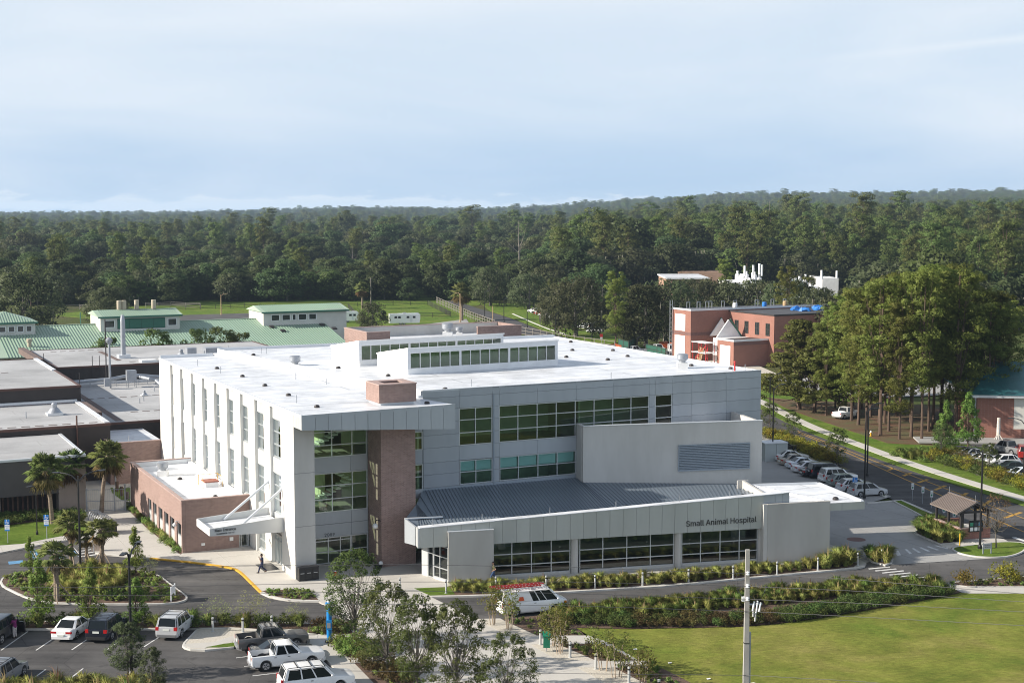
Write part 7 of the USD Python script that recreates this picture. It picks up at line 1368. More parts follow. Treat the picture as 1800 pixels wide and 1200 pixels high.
def tree(name, seed, H, R, base, nclump, nleaf, lsize, crad, lm, bark="bark_grey", trunk=.35, shape="dome", flat=.75, limbs=10, moss=0, lean=(0, 0), aspect=.55):
    rs = np.random.RandomState(seed); pr = proto(name); C = []; Rd = []
    while len(C) < nclump:
        u = rs.rand(); a = rs.rand() * 2 * math.pi; z = base + (H - base - crad * .6) * u
        if shape == "dome": rad = R * math.sqrt(max(0, 1 - max(0, (u - .25) / .78) ** 2)) * (.75 + .25 * min(1, u / .25))
        elif shape == "cone": rad = R * (1 - u * .9)
        elif shape == "pine": rad = R * (.42 + .58 * math.sin(math.pi * (.12 + .72 * u))) * (.55 + .45 * rs.rand())
        elif shape == "column": rad = R * (.6 + .4 * math.sin(math.pi * u))
        rr_ = rad * (rs.rand() ** (.28 if shape != "pine" else .5)); C.append([rr_ * math.cos(a) + lean[0] * u, rr_ * math.sin(a) + lean[1] * u, z]); Rd.append(crad * rs.uniform(.65, 1.25) * (1 - .25 * u))
    C = np.array(C); v, f, nr = leaves(rs, C, Rd, nleaf, lsize, flat, aspect=aspect, ctr=(np.array([0, 0, base + (H - base) * .4]), np.array([R, R, (H - base) * .6])))
    b = MB(); top = H * (.93 if shape in ("pine", "cone") else .6); b.tube([(0, 0, -.3), (lean[0] * .05, lean[1] * .05, H * .06), (lean[0] * .4 + rs.randn() * .15, lean[1] * .4, top * .55), (lean[0] * .85, lean[1] * .85, top)], [trunk * 1.35, trunk, trunk * .72, trunk * .22], 7)
    order = rs.permutation(len(C))[:limbs]; limb_set(b, rs, (0, 0), base * .8, C[order], trunk * .34)
    part(pr, "trunk", b, bark, smooth=50); leafpart(pr, "crown", v, f, nr, lm)
    if moss:
        m = MB(); sel = C[rs.permutation(len(C))[:moss]]
        for q in sel:
            for _ in range(3): o = q + rs.randn(3) * [crad * .6, crad * .6, .3]; L = rs.uniform(1.2, 2.6); m.add([o, o + [.35, .1, 0], o + [.2, .0, -L], o + [.12, .2, -L * .6]], [[0, 1, 2], [0, 2, 3]])
        part(pr, "hanging_moss", m, "moss", kind="stuff")
    pr.H = H; return pr
oakA = tree("live_oak_kind", 1, 13, 7.4, 1.8, 100, 80, .52, 2.0, "leaf_oak", trunk=.5, moss=14); oakB = tree("broad_oak_kind", 2, 13, 6.6, 1.3, 90, 80, .52, 1.9, "leaf_oak", trunk=.45, moss=4)
fA = tree("forest_tree_kind", 3, 15.5, 6.6, 1.5, 80, 62, .78, 2.3, "leaf_forest", trunk=.3); fB = tree("tall_forest_tree_kind", 4, 19, 5.6, 2.5, 84, 62, .78, 2.3, "leaf_forest", trunk=.3); fC = tree("bright_forest_tree_kind", 5, 14.5, 5.6, 1.5, 72, 60, .72, 2.0, "leaf_bright", trunk=.28)
pA = tree("tall_pine_kind", 6, 28, 4.6, 14.0, 50, 70, .6, 1.9, "leaf_pine", "bark_pine", .24, "pine", .6, 16); pB = tree("forest_pine_kind", 7, 25, 4.4, 10.0, 52, 70, .6, 1.9, "leaf_pine", "bark_pine", .24, "pine", .6, 16, lean=(.8, .3)); fD = tree("mossy_forest_tree_kind", 8, 16.5, 7.0, 2.0, 84, 60, .76, 2.3, "leaf_oak", trunk=.3, moss=18)
gA = tree("grove_pine_kind", 11, 25, 4.3, 7.0, 104, 120, .38, 1.25, "leaf_grove", "bark_pine", .23, "pine", .55, 16, aspect=.38); gB = tree("old_grove_pine_kind", 12, 26, 4.5, 10.5, 92, 120, .38, 1.3, "leaf_grove", "bark_pine", .25, "pine", .52, 16, lean=(.5, -.4), aspect=.38); gC = tree("leafy_grove_pine_kind", 13, 23, 4.4, 4.6, 116, 120, .38, 1.25, "leaf_grove", "bark_pine", .22, "pine", .55, 16, aspect=.38)
ced = tree("cedar_kind", 14, 15.5, 6.6, 2.2, 110, 110, .42, 1.5, "leaf_cedar", "bark_pine", .32, "cone", .38, 40)
yp = tree("young_pine_kind", 15, 5.0, 1.3, .8, 40, 70, .28, .42, "leaf_young_pine", "bark_pine", .07, "cone", .9, 24, aspect=.25)
po = [tree("plaza_oak_kind" if i == 0 else ("wide_plaza_oak_kind", "slim_plaza_oak_kind")[i - 1], 20 + i, 8.0, R, 1.6, 120, 84, .16, .52, "leaf_plaza", "bark_grey", .11, sh, .8, 60) for i, (R, sh) in enumerate(((2.9, "dome"), (3.3, "dome"), (2.3, "column")))]
dk = tree("dense_young_oak_kind", 23, 8.0, 2.5, 1.5, 110, 100, .17, .55, "leaf_oak", "bark_grey", .11, "dome", .85, 50); sap = tree("sapling_kind", 24, 5.0, 1.25, 1.5, 46, 44, .16, .4, "leaf_plaza", "bark_grey", .06, "dome", .85, 26); wis = tree("wispy_tree_kind", 25, 3.2, 1.3, 1.0, 26, 26, .13, .5, "leaf_wispy", "bark_grey", .035, "dome", .8, 24, aspect=.3); brn = tree("bare_sapling_kind", 26, 5.0, 1.4, 1.6, 44, 20, .13, .4, "leaf_dry", "bark_grey", .06, "dome", .9, 44)
bush = tree("barn_bush_kind", 27, 9, 2.8, 4.0, 30, 60, .34, .9, "leaf_bright", "bark_grey", .2, "dome", .9, 14)
dead = proto("dead_tree_kind"); rs = np.random.RandomState(31); b = MB().tube([(0, 0, 0), (.2, 0, 12), (.5, .2, 24)], [.3, .22, .05], 6); limb_set(b, rs, (0.2, 0), 12, [rs.randn(3) * [2.4, 2.4, 3] + [0.3, 0, 20] for _ in range(8)], .07); part(dead, "trunk", b, "bark_dead")
def shrubproto(name, seed, R, H, n, nl, ls, lm, aspect=.6):
    rs = np.random.RandomState(seed); pr = proto(name); C = np.stack([rs.randn(n) * R * .45, rs.randn(n) * R * .45, H * (.25 + .5 * rs.rand(n))], 1); v, f, nr = leaves(rs, C, H * .32, nl, ls, .9, aspect=aspect); v[:, 2] = np.maximum(v[:, 2], .01)
    b = MB(); limb_set(b, rs, (0, 0), 0, C[:8], .02); part(pr, "stems", b, "bark_grey"); leafpart(pr, "foliage", v, f, nr, lm); return pr
sh_h = shrubproto("hedge_shrub_kind", 41, .75, .95, 18, 34, .13, "leaf_hedge"); sh_b = shrubproto("bronze_shrub_kind", 42, .75, .8, 16, 30, .13, "leaf_bronze"); sh_y = shrubproto("yellow_shrub_kind", 43, 1.0, 1.5, 22, 36, .17, "leaf_yellow"); sh_f = shrubproto("fresh_shrub_kind", 44, .9, 1.0, 18, 32, .16, "leaf_fresh"); sh_o = shrubproto("low_plant_kind", 45, .45, .45, 9, 16, .15, "leaf_fresh"); sh_r = shrubproto("orange_shrub_kind", 46, 1.1, 1.4, 22, 36, .17, "leaf_bronze")
def grassproto(name, seed, R, H, n, lm, straw=0, w=.045):
    rs = np.random.RandomState(seed); pr = proto(name)
    def blades(n, R, H, w):
        a = rs.rand(n) * 2 * math.pi; o = np.stack([np.cos(a), np.sin(a), 0 * a], 1); sd = np.stack([-np.sin(a), np.cos(a), 0 * a], 1) * w * .5; q = rs.rand(n, 1) ** .7; h = H * (.6 + .5 * rs.rand(n, 1)); u3 = np.array([[0, 0, 1.0]])
        b0 = o * .22 * R * rs.rand(n, 1); b1 = b0 + o * R * .35 * q + u3 * h * .72; b2 = b0 + o * R * q + u3 * h * (1 - .35 * q ** 2)
        v = np.stack([b0 - sd, b0 + sd, b1 + sd * .9, b1 - sd * .9, b2], 1).reshape(-1, 3); i = np.arange(n)[:, None] * 5; nr = o * .55 + u3 * .75 + rs.randn(n, 3) * .2; return v, np.vstack([i + [0, 1, 2], i + [0, 2, 3], i + [3, 2, 4]]), np.repeat(nr / np.linalg.norm(nr, axis=1, keepdims=True), 5, 0)
    leafpart(pr, "blades", *blades(n, R, H, w), lm)
    if straw: leafpart(pr, "seed_heads", *blades(straw, R * .8, H * 1.45, w * .8), "leaf_straw")
    return pr
gy = grassproto("yellow_grass_kind", 51, .95, .95, 260, "leaf_grass", w=.06); gg = grassproto("green_grass_kind", 52, 1.0, 1.05, 260, "leaf_grass_green", 2, w=.06); gs_ = grassproto("seeding_grass_kind", 53, .95, .95, 240, "leaf_grass", 6, w=.06); gt = grassproto("tall_dry_grass_kind", 54, 1.0, 1.05, 160, "leaf_grass_green", 26)
def palmproto(name, seed, H, R, nf, r, dry=8, lean=(0, 0), white=False, stakes=False):
    rs = np.random.RandomState(seed); pr = proto(name); L, D = MB(), MB(); top = np.array([lean[0], lean[1], H])
    for k in range(nf + dry):
        isd = k >= nf; a = rs.rand() * 2 * math.pi; el = rs.uniform(-1.15, -.55) if isd else rs.uniform(-.5, 1.35); d = np.array([math.cos(a) * math.cos(el), math.sin(a) * math.cos(el), math.sin(el)]); pet = R * rs.uniform(.4, .58); sd = np.array([-math.sin(a), math.cos(a), 0]); nn = np.cross(d, sd)
        hub = top + d * pet - [0, 0, .06 * R]; tgt = D if isd else L
        tgt.add([top + sd * .03, top - sd * .03, hub - sd * .03, hub + sd * .03], [[0, 1, 2, 3]])
        for an in np.linspace(-1.5, 1.5, 13):
            q = d * math.cos(an) + sd * math.sin(an); ln = R * rs.uniform(.42, .58) * (1 - .12 * abs(an)); tip = hub + q * ln + nn * .08 * abs(an) - [0, 0, .28 * ln * (1 + abs(an) * .4)]; mid = hub + q * ln * .55; sw = np.cross(q, nn) * .045 * R * .55
            tgt.add([hub, mid + sw, tip, mid - sw], [[0, 1, 2, 3]])
    b = MB().tube([(0, 0, -.2), (lean[0] * .3, lean[1] * .3, H * .45), tuple(top + [0, 0, .1])], [r * 1.25, r, r * 1.05], 10); part(pr, "trunk", b, "bark_palm", smooth=40)
    bt = MB()
    for k in range(46): a = k * 2.4; z = H * (.55 + .42 * k / 46); o = top * [z / H, z / H, 0] + [math.cos(a) * r, math.sin(a) * r, z]; bt.add([o + [-.06, .06, 0], o + [.06, -.06, 0], o + [math.cos(a) * .2, math.sin(a) * .2, .3], o + [0, 0, .12]], [[0, 1, 2], [0, 2, 3]])
    part(pr, "boots", bt, "bark_palm", kind="stuff")
    for bb_, nm_, mm_ in ((L, "fronds", "leaf_palm"), (D, "dry_fronds", "leaf_dry")):
        if not bb_.v: continue
        v_, f_ = bb_.arrays(); n_ = (v_ - top) / R + [0, 0, .35] + rs.randn(*v_.shape) * .3; n_ /= np.linalg.norm(n_, axis=1, keepdims=True)
        gn = np.cross(v_[f_[:, 1]] - v_[f_[:, 0]], v_[f_[:, 2]] - v_[f_[:, 0]]); fl = (gn * n_[f_[:, 0]]).sum(1) < 0; f_[fl] = f_[fl][:, ::-1]; leafpart(pr, nm_, v_, f_, n_, mm_) 
    if stakes:
        for a in (.5, 2.6, 4.7): part(pr, "stake", MB().tube([(math.cos(a) * r, math.sin(a) * r, H * .38), (math.cos(a) * 1.25, math.sin(a) * 1.25, 0)], .05, 5), "stake_wood")
    return pr
pm_s = palmproto("small_palm_kind", 61, 3.6, 1.7, 30, .2, 5, stakes=True); pm_t = palmproto("tall_palm_kind", 62, 4.6, 2.0, 44, .2, 26)
def hgt(px, topy, z=0.0): return top_z(px, topy, z)
def put(pr, name, label, cat, px, topy=None, z=0.0, rot=None, wide=1.0, group=None, ref=None, rs=np.random.RandomState(77)):
    b = at(*px, z); s = 1.0 if topy is None else (top_z(px, topy, z) - z) / (ref or pr.H); inst(pr, name, label, cat, b, rs.rand() * 6.28 if rot is None else rot, (s * wide, s * wide, s), group)
# plaza and street trees
for k, (px, ty, w, lab) in enumerate((((624, 1133), 962, 1.0, "young oak with sparse canopy right of the blue emergency column"), ((681, 1184), 1020, .95, "thin greyish oak second from the left in the plaza row"), ((734, 1222), 1046, .95, "dense oak in the middle of the plaza row"), ((803, 1232), 1052, 1.0, "wide oak right of the middle in the plaza row"), ((893, 1250), 1108, 1.0, "small oak at the right end of the plaza row beside the diagonal walk"))):
    put(po[k % 3], "plaza_oak", lab, "tree", px, ty, wide=w * .88, rot=k * 1.3)
put(dk, "parking_oak", "young oak in front of the near lamp post in the parking lot", "tree", (225, 1187), 1089, rot=2.0, wide=1.15); put(dk, "parking_oak", "dense low oak at the bottom edge of the parking lot", "tree", (268, 1222), 1136, rot=4.1, wide=.9)
for px, ty, lab in (((1392, 778.7), 722, "small oak sapling on the verge near the hospital's far right corner"), ((1471.7, 816.6), 749, "oak sapling on the verge between hedge and road, nearest to the lamp pair"), ((1352.5, 762), 705, "faint sapling at the far end of the verge beside the roof corner"), ((1738, 836), 777, "grey-green sapling between the roadside hedge and the cars across the road"), ((1653.7, 806), 742, "slim oak sapling in front of a young pine across the road")): put(sap, "street_sapling", lab, "tree", px, ty, wide=1.1)
put(brn, "street_sapling", "brownish thin-leaved sapling on the kiosk lawn", "tree", (1751, 962), 866, wide=1.15)
for px, ty, lab in (((381, 1098), 1045, "pale wispy sapling left of three at the parking lot strip"), ((440, 1096), 1036, "pale wispy sapling in the middle of three at the parking lot strip"), ((519.6, 1096), 1056, "pale wispy sapling right of three at the parking lot strip"), ((1772, 1012), 980, "wispy yellow-green sapling beside the orange hydrant"), ((262, 1010), 975, "thin wispy sapling at the right end of the planted loop")): put(wis, "wispy_sapling", lab, "tree", px, ty, wide=1.25)
for px, ty, lab in (((68, 1097), 980, "bushy young pine left in the strip between loop and parking lot"), ((159, 1098), 988, "young pine behind the white sedan and dark jeep"), ((240, 1096), 1012, "young pine behind the near lamp post"), ((239, 1006.7), 924, "slim young pine in the loop, in front of the entrance walk"), ((54, 1007), 941, "thin yellowish young pine at the left of the planted loop"), ((1660, 800), 703, "tall young pine at the roadside hedge"), ((1701, 790), 687, "sparse tall young pine behind the silver cars across the road")): put(yp, "young_pine", lab, "tree", px, ty, wide=.95)
for px, ty, lab in (((100, 1055), 945, "staked cabbage palm with pale trunk nearest in the planted loop"), ((126, 990), 894, "tall staked palm with bright fronds left of the double-arm lamp"), ((152.5, 990), 926, "small staked palm just right of the double-arm lamp"), ((180, 995), 906, "staked palm with grey-green fronds right end of the loop's palms")): put(pm_s, "staked_palm", lab, "palm", px, ty, ref=4.9, wide=1.0)
for px, ty, ln, lab in (((92.4, 920), 800, -.6, "tall shaggy palm leftmost in front of the dark building"), ((122.7, 895), 793, .2, "tall shaggy palm in the middle in front of the dark building"), ((178, 900), 777, .9, "tall leaning palm with brown skirt by the mesh gate")):
    hh = top_z(px, ty); pr = palmproto("shaggy_palm_kind" if ln < 0 else ("upright_shaggy_palm_kind", "leaning_palm_kind")[int(ln > .5)], 63 + int(ln * 10), hh - 1.5, 2.35, 54, .2, 34, lean=(ln * 1.0, 0)); inst(pr, "tall_palm", lab, "palm", at(*px), 0)
inst(pm_t, "cabbage_palm", "round clump of cabbage palm beside the far road and its pole", "palm", at(812, 563, -.1), 0, 1.9); inst(pm_t, "cabbage_palm", "cabbage palm peeking over the flat roof before the barn", "palm", at(455, 628, 0), 1, 1.3)
t = solo("bare_palm_trunk", "pale bare palm trunk with props by the house across the road", "tree", MB().tube([at(1754.5, 775), at(1754.5, 775) + UP * 3.4], [.3, .22], 10).tube([at(1754.5, 775) + UP * 1.2, at(1745, 776)], .06, 5).tube([at(1754.5, 775) + UP * 1.2, at(1765, 777)], .06, 5), "trunk_white")
solo("thin_palm", "thin tall bare-stemmed palm in front of the forest edge", "tree", MB().tube([at(652, 542, -.2), at(652, 542, -.2) + UP * 10.5], [.3, .25], 6), "bark_grey")
inst(pm_t, "cabbage_palm", "small cabbage palm in front of the forest edge behind the pasture", "palm", at(637, 543, -.2), 1, 1.55)
for s, t in ((11.2, 145), (20, 145), (27.5, 145), (32.3, 145), (36.2, 145)): inst(bush, "barn_bush", "bushy green crown rising between the flat roof and the barn", "tree", W(s, t), s, (1.15, 1.15, 1.2 + .08 * math.sin(s)), "bushy crowns before the barn")
# oaks and pines in the middle distance
for pr, px, ty, w, lab in ((oakA, (42, 590), 472, 1.0, "large mossy oak behind the barn at the left edge"), (oakB, (192, 568), 500, 1.25, "broad dark oak behind the barn's middle dormer"), (oakB, (655, 580), 528, 1.0, "round dark tree beside the white horse trailer"), (oakA, (862, 538), 468, 1.0, "oak beside the far road under the forest edge"), (oakA, (930, 543), 478, 1.0, "oak above the far parked cars"), (oakA, (1012, 592), 483, .95, "broad oak on the far lawn left of the tall pine"), (oakB, (985, 575), 492, 1.0, "oak behind the broad one on the far lawn"), (oakB, (1135, 608), 494, 1.0, "dark oak right of the tall far pine"), (oakA, (1170, 600), 488, 1.0, "dark oak left of the unfinished brick building"),
                           (oakA, (1225, 575), 492, .9, "oak behind the left end of the unfinished brick roof"), (oakB, (1290, 578), 492, 1.1, "oak behind the middle of the unfinished brick roof"), (oakA, (1256, 572), 487, 1.0, "oak between two others behind the unfinished brick roof's left half"), (oakB, (1322, 573), 487, 1.1, "oak in front of the distant white exhaust stacks"), (oakA, (1386, 588), 487, 1.0, "oak left of the pines beyond the unfinished brick building"), (oakB, (1208, 560), 487, .9, "oak in front of the distant tan laboratory wall"), (oakA, (1345, 580), 491, .9, "oak behind the right end of the unfinished brick roof"), (oakB, (1430, 620), 500, .9, "grey-green oak left behind the pine grove"), (oakA, (1500, 640), 498, .9, "oak directly behind the pine grove")): put(pr, "oak", lab, "tree", px, ty, z=-.2, wide=w)
for pr, px, ty, w, lab in ((gC, (1082, 612), 470, .95, "tall pine with visible trunk standing behind the hospital roof"), (gC, (1382, 600), 462, 1.0, "light green pine beyond the unfinished brick building"), (gA, (1420, 600), 482, 1.0, "pine between the brick building and the grove"), (gC, (1275, 560), 450, .9, "bright pine in front of the distant laboratory")): put(pr, "pine", lab, "tree", px, ty, z=-.2, wide=w)
put(ced, "cedar", "dark layered cedar at the left end of the pine grove", "tree", (1404, 719), 556, wide=1.25, rot=1.0); put(ced, "cedar", "smaller cedar right behind the layered one by the grove", "tree", (1432, 724), 585, wide=1.1, rot=3.0)
gl = [((1509, 746), 500, 0), ((1523, 755), 512, 2), ((1547, 765), 478, 0), ((1562, 757), 470, 1), ((1555, 743), 480, 2), ((1580.7, 771), 520, 2), ((1601.7, 767), 468, 1), ((1620, 774), 462, 0), ((1632, 757.6), 458, 1), ((1640, 752), 456, 0), ((1679.8, 766), 462, 2), ((1654, 738), 455, 1), ((1496.6, 738.6), 520, 2), ((1475, 728), 540, 2), ((1600, 742), 470, 0), ((1530, 732), 500, 2), ((1700, 750), 470, 2), ((1722, 745), 500, 2), ((1575, 730), 480, 2), ((1668, 725), 470, 2), ((1620, 728), 475, 2), ((1736, 758), 520, 2), ((1752, 752), 505, 0), ((1768, 740), 515, 2), ((1690, 728), 476, 1), ((1545, 742), 490, 2), ((1487, 722), 540, 2), ((1452, 730), 560, 2), ((1468, 716), 520, 2), ((1482, 704), 508, 0), ((1500, 712), 500, 1), ((1515, 718), 500, 2), ((1460, 700), 530, 2)]
for px, ty, k in gl: put((gA, gB, gC)[k], "grove_pine", "tall pine with bare brown trunk in the grove beside the road", "tree", px, ty, wide=.95 + .2 * math.sin(px[0]), group="pines of the roadside grove")
# forest: the nearest trees one by one, the rest as one mass
fr_px = [(-200, 530), (0, 534), (100, 540), (250, 536), (420, 531), (560, 528), (760, 528), (850, 531), (930, 527), (1000, 538), (1100, 560), (1180, 565), (1250, 552), (1400, 552), (1500, 560), (1800, 585), (2000, 585)]
fa = [math.degrees(math.atan2(*at2(*p))) for p in fr_px]; frr = [np.hypot(*at2(*p)) for p in fr_px]
rs = np.random.RandomState(9); T = []
for sp_, r0, r1 in ((9.6, 0, 760), (12.5, 760, 1250), (17, 1250, 3200), (30, 3200, 8000)):
    xs_ = np.arange(-r1 * .42, r1 * .42, sp_); ys_ = np.arange(330, r1, sp_); gx_, gy_ = np.meshgrid(xs_, ys_); q = np.stack([gx_.ravel(), gy_.ravel()], 1) + (rs.rand(gx_.size, 2) - .5) * sp_ * .95
    r_ = np.hypot(q[:, 0], q[:, 1]); an = np.degrees(np.arctan2(q[:, 0], q[:, 1])); keep_ = (r_ >= max(r0, 1)) & (r_ < r1) & (r_ > np.interp(an, fa, frr)) & (np.abs(an) < 22.5); 
    for x, y, r, a in zip(*q[keep_].T, r_[keep_], an[keep_]): T.append((r - np.interp(a, fa, frr), x, y, r, a, sp_))
T.sort(); kinds = [fA, fB, fD, fC, pA, pB]; names = ["forest_tree", "forest_tree", "mossy_tree", "forest_tree", "forest_pine", "forest_pine"]
labs = ["dark leafy tree at the front edge of the forest", "dark leafy tree at the front edge of the forest", "grey mossy tree at the front edge of the forest", "lighter leafy tree at the front edge of the forest", "tall pine at the front edge of the forest", "tall pine at the front edge of the forest"]
M_, KI = [], []
HN = meshkit.noise(np.array([[t[1] / 45, t[2] / 70, 0.5] for t in T]), 3)
zt_ = terrain(np.array([t[1] for t in T]), np.array([t[2] for t in T]))
clear = [(at2(x, y), r) for x in (1205, 1250, 1300, 1345, 1400, 1440) for y, r in ((526, 34), (538, 34), (552, 26), (566, 22))]
for i, (d, x, y, r, a, sp_) in enumerate(T):
    if (a < 1 and 150 < d < 270): continue
    if any((x - c[0]) ** 2 + (y - c[1]) ** 2 < rad ** 2 for c, rad in clear): continue
    w = np.array([4.5, 2.2, 3.4, 2.0, .35 + 2.2 * smooth01((a - 0) / 9), .45 + 2.2 * smooth01((a - 0) / 9)]); 
    if d < 25: w[4:] *= .25
    k = rs.choice(6, p=w / w.sum()); s = rs.uniform(.72, 1.12) * (1.3 if rs.rand() < .05 and (a > 1 or d > 280) else 1.0) * (.86 if a < 0 and d < 160 else 1.0) * (.92 + .16 * smooth01((a + 3) / 12)) * (.78 + .44 * HN[i]) ; wf = (1.32 if k < 4 else 1.12) if sp_ < 15 else 1.45 if sp_ < 30 else 2.3; rot = rs.rand() * 6.28
    if len(M_) == 0 and i < 285: inst(kinds[k], names[k], labs[k], "tree", (x, y, zt_[i] - .2), rot, (s * wf, s * wf, s), labs[k].replace(" at the", "s at the").replace("tree ", "trees ")); continue
    M_.append((x, y, zt_[i] - .2, rot, s, s * wf)); KI.append(k)
pi = UsdGeom.PointInstancer.Define(stage, "/World/forest"); M_ = np.array(M_)
data(pi.GetPrim(), label="dense green forest of oaks and pines stretching to the horizon", category="forest", kind="stuff")
UsdGeom.Scope.Define(stage, "/World/forest/kinds")
for k in kinds:
    x = UsdGeom.Xform.Define(stage, "/World/forest/kinds/" + k.path.split("/")[-1]); x.GetPrim().GetReferences().AddInternalReference(k.path); pi.CreatePrototypesRel().AddTarget(x.GetPath())
pi.CreateProtoIndicesAttr(Vt.IntArray.FromNumpy(np.array(KI, np.int32))); pi.CreatePositionsAttr(Vt.Vec3fArray.FromNumpy(M_[:, :3].astype(np.float32)))
pi.CreateOrientationsAttr(Vt.QuathArray([Gf.Quath(float(math.cos(a / 2)), 0, 0, float(math.sin(a / 2))) for a in M_[:, 3]])); pi.CreateScalesAttr(Vt.Vec3fArray.FromNumpy(np.stack([M_[:, 5], M_[:, 5], M_[:, 4]], 1).astype(np.float32)))
for px, ty in (((913, 500), 388), ((978, 470), 395), ((1445, 480), 378), ((1310, 470), 420), ((620, 480), 430), ((1350, 450), 352)):
    b = at(*px, 3); b[2] = float(terrain(b[0], b[1])); s = (atplane(px[0], ty, b, np.array([0, 1.0, 0]))[2] - b[2]) / 24; inst(dead, "dead_tree", "pale bare dead trunk standing in the forest", "tree", b, px[0], (s, s, s), "dead trunks in the forest")
# grasses and shrubs
rs = np.random.RandomState(23)
def scatter(poly, n, mind, seed):
    r = np.random.RandomState(seed); x0, y0, x1, y1 = poly.bounds; out = []
    for _ in range(n * 60):
        p = np.array([r.uniform(x0, x1), r.uniform(y0, y1)])
        if poly.contains(Point(p)) and all(np.hypot(*(p - q)) > mind for q in out): out.append(p)
        if len(out) == n: break
    return out
def plant(pts, protos, name, label, cat, group, s0=.8, s1=1.2, z=0.0):
    for p in pts: k = protos[rs.randint(len(protos))]; s = rs.uniform(s0, s1); inst(k, name, label, cat, (p[0], p[1], z), rs.rand() * 6.28, (s, s, s * rs.uniform(.85, 1.15)), group)
gb = Polygon(P((800, 1042), (893, 1041), (1160, 1026), (1338, 1009), (1502, 993.5), (1498, 990), (1340, 999), (1160, 1015), (1000, 1024), (800, 1032)))
plant(scatter(gb, 250, .7, 1), [gy, gy, gs_], "border_grass", "yellow-green ornamental grass clump between front walk and road", "grass", "ornamental grasses in front of the low wing", .65, 1.0)
bp_ = list(border.exterior.coords); line_up = P((975, 1080), (1060, 1072.5), (1160, 1065), (1388, 1041), (1530, 1030), (1600, 1027.5), (1650, 1030)); line_lo = P((1000, 1092), (1110, 1098), (1240, 1096), (1312, 1094), (1368, 1090), (1440, 1081), (1500, 1071), (1600, 1052), (1665, 1040))
mid_ = ribbon(smoothline(line_up), -2.6, .6).intersection(border.buffer(.4)); lowr = ribbon(smoothline(line_lo), -.7, 1.6).intersection(border)
plant(scatter(mid_, 270, .62, 2), [gg, gg, gs_], "border_grass", "tall green grass clump in the long border above the lawn", "grass", "tall grasses of the border above the lawn", .62, .98)
lowp = scatter(lowr, 260, .52, 3); bx = [p for p in lowp if at2(1160, 1100)[0] - 2 < p[0] < at2(1370, 1090)[0]]
plant([p for p in lowp if not any(p is q for q in bx)], [sh_h], "border_shrub", "dark green shrub along the lower edge of the long border", "shrub", "green shrubs along the lawn", .62, .95); plant(bx, [sh_b, sh_b, sh_h], "border_shrub", "bronze leafed shrub along the lower edge of the long border", "shrub", "bronze shrubs along the lawn", .62, .9)
isl_mid = Polygon(P((90, 1040), (110, 1010), (160, 1000), (215, 1005), (222, 1030), (180, 1045))).buffer(0)
plant(scatter(isl_mid, 60, .8, 4), [gy, gy, gs_], "loop_grass", "yellow grass clump in the middle of the planted loop", "grass", "yellow grasses of the planted loop", .75, 1.2); plant(scatter(loop_poly.buffer(-.7).difference(isl_mid), 150, .75, 5), [sh_o], "low_plant", "small leafy ground plant in the planted loop", "plant", "low plants of the planted loop", .7, 1.4)
st_in = Polygon(P((-60, 1101), (-60, 1095), (340, 1096), (520, 1098), (540, 1101), (345, 1101))).buffer(.1)
plant(scatter(st_in, 60, .95, 6), [gg, gg, sh_h], "strip_plant", "green grass or shrub in the strip behind the parked cars", "plant", "plants of the strip behind the parking lot", .75, 1.15); plant(scatter(Polygon(P((545, 1112), (552, 1099), (606, 1099), (620, 1110))), 16, .6, 7), [sh_o, sh_b], "strip_plant", "small plant beside the blue emergency column", "plant", "small plants by the emergency column", .8, 1.2)
plant(scatter(Polygon(P((588, 1132), (628, 1133), (680, 1147), (672, 1152), (618, 1152))), 26, .6, 8), [sh_f], "bed_shrub", "bright green shrub under the first plaza oak", "shrub", "bright shrubs under the plaza oaks", .75, 1.1); plant(scatter(Polygon(P((632, 1168), (690, 1169), (750, 1212), (700, 1216))), 26, .8, 9), [sh_o, sh_o, sh_b], "low_plant", "small plant in the lower tree bed", "plant", "low plants of the lower tree bed", .8, 1.3)
plant(scatter(Polygon(P((470, 1042), (545, 1039), (552, 1050), (505, 1051))), 22, .6, 10), [sh_o], "low_plant", "small plant in the bed beside the crossing", "plant", "low plants of the bed beside the crossing", .7, 1.2)
plant(scatter(Polygon(P((-60, 934), (60, 915), (140, 915.5), (134, 907), (60, 906), (-60, 918))).buffer(.2), 80, .7, 11), [sh_h], "hedge_shrub", "dark hedge shrub at the foot of the old dark building", "shrub", "hedge before the dark building", .8, 1.05); plant(scatter(Polygon(P((316, 971), (302, 961), (258, 925), (226, 893), (229, 890), (318, 966))).buffer(.15), 60, .6, 12), [gy, gg, sh_f], "annex_grass", "grass clump along the foot of the brick annex", "grass", "grasses along the brick annex", .45, .75)
kb = Polygon(P(*zpts(1480, 820, 5, [(650, 570), (860, 668), (1030, 655), (1020, 590), (820, 480), (690, 500)])))
plant(scatter(kb, 60, .7, 13), [gg, gg, gy], "kiosk_grass", "lush green grass clump beside the kiosk's brick wall", "grass", "grasses beside the kiosk", .9, 1.3); plant(scatter(Polygon(P(*zpts(1480, 820, 5, [(230, 800), (280, 832), (380, 850), (430, 830), (435, 800), (390, 775), (290, 772)]))), 18, .7, 14), [gg, gy, gs_], "island_grass", "grass clump in the small island at the drive entrance", "grass", "grasses of the drive island", .9, 1.3)
plant(scatter(Polygon(P((1443, 990), (1500, 984), (1506, 992), (1450, 998))), 20, .8, 15), [gg, gy, gs_], "island_grass", "tall grass clump at the right end of the front border", "grass", "tall grasses right of the front border", 1.1, 1.5)
hy = smoothline(P((1340, 765), (1370, 772), (1400, 786), (1440, 806), (1466, 818)))
plant(scatter(ribbon(hy, -1.1, 1.1), 30, 1.2, 16), [sh_y], "yellow_shrub", "yellow flowering shrub along the staff parking", "shrub", "yellow shrubs along the staff parking", .8, 1.15)
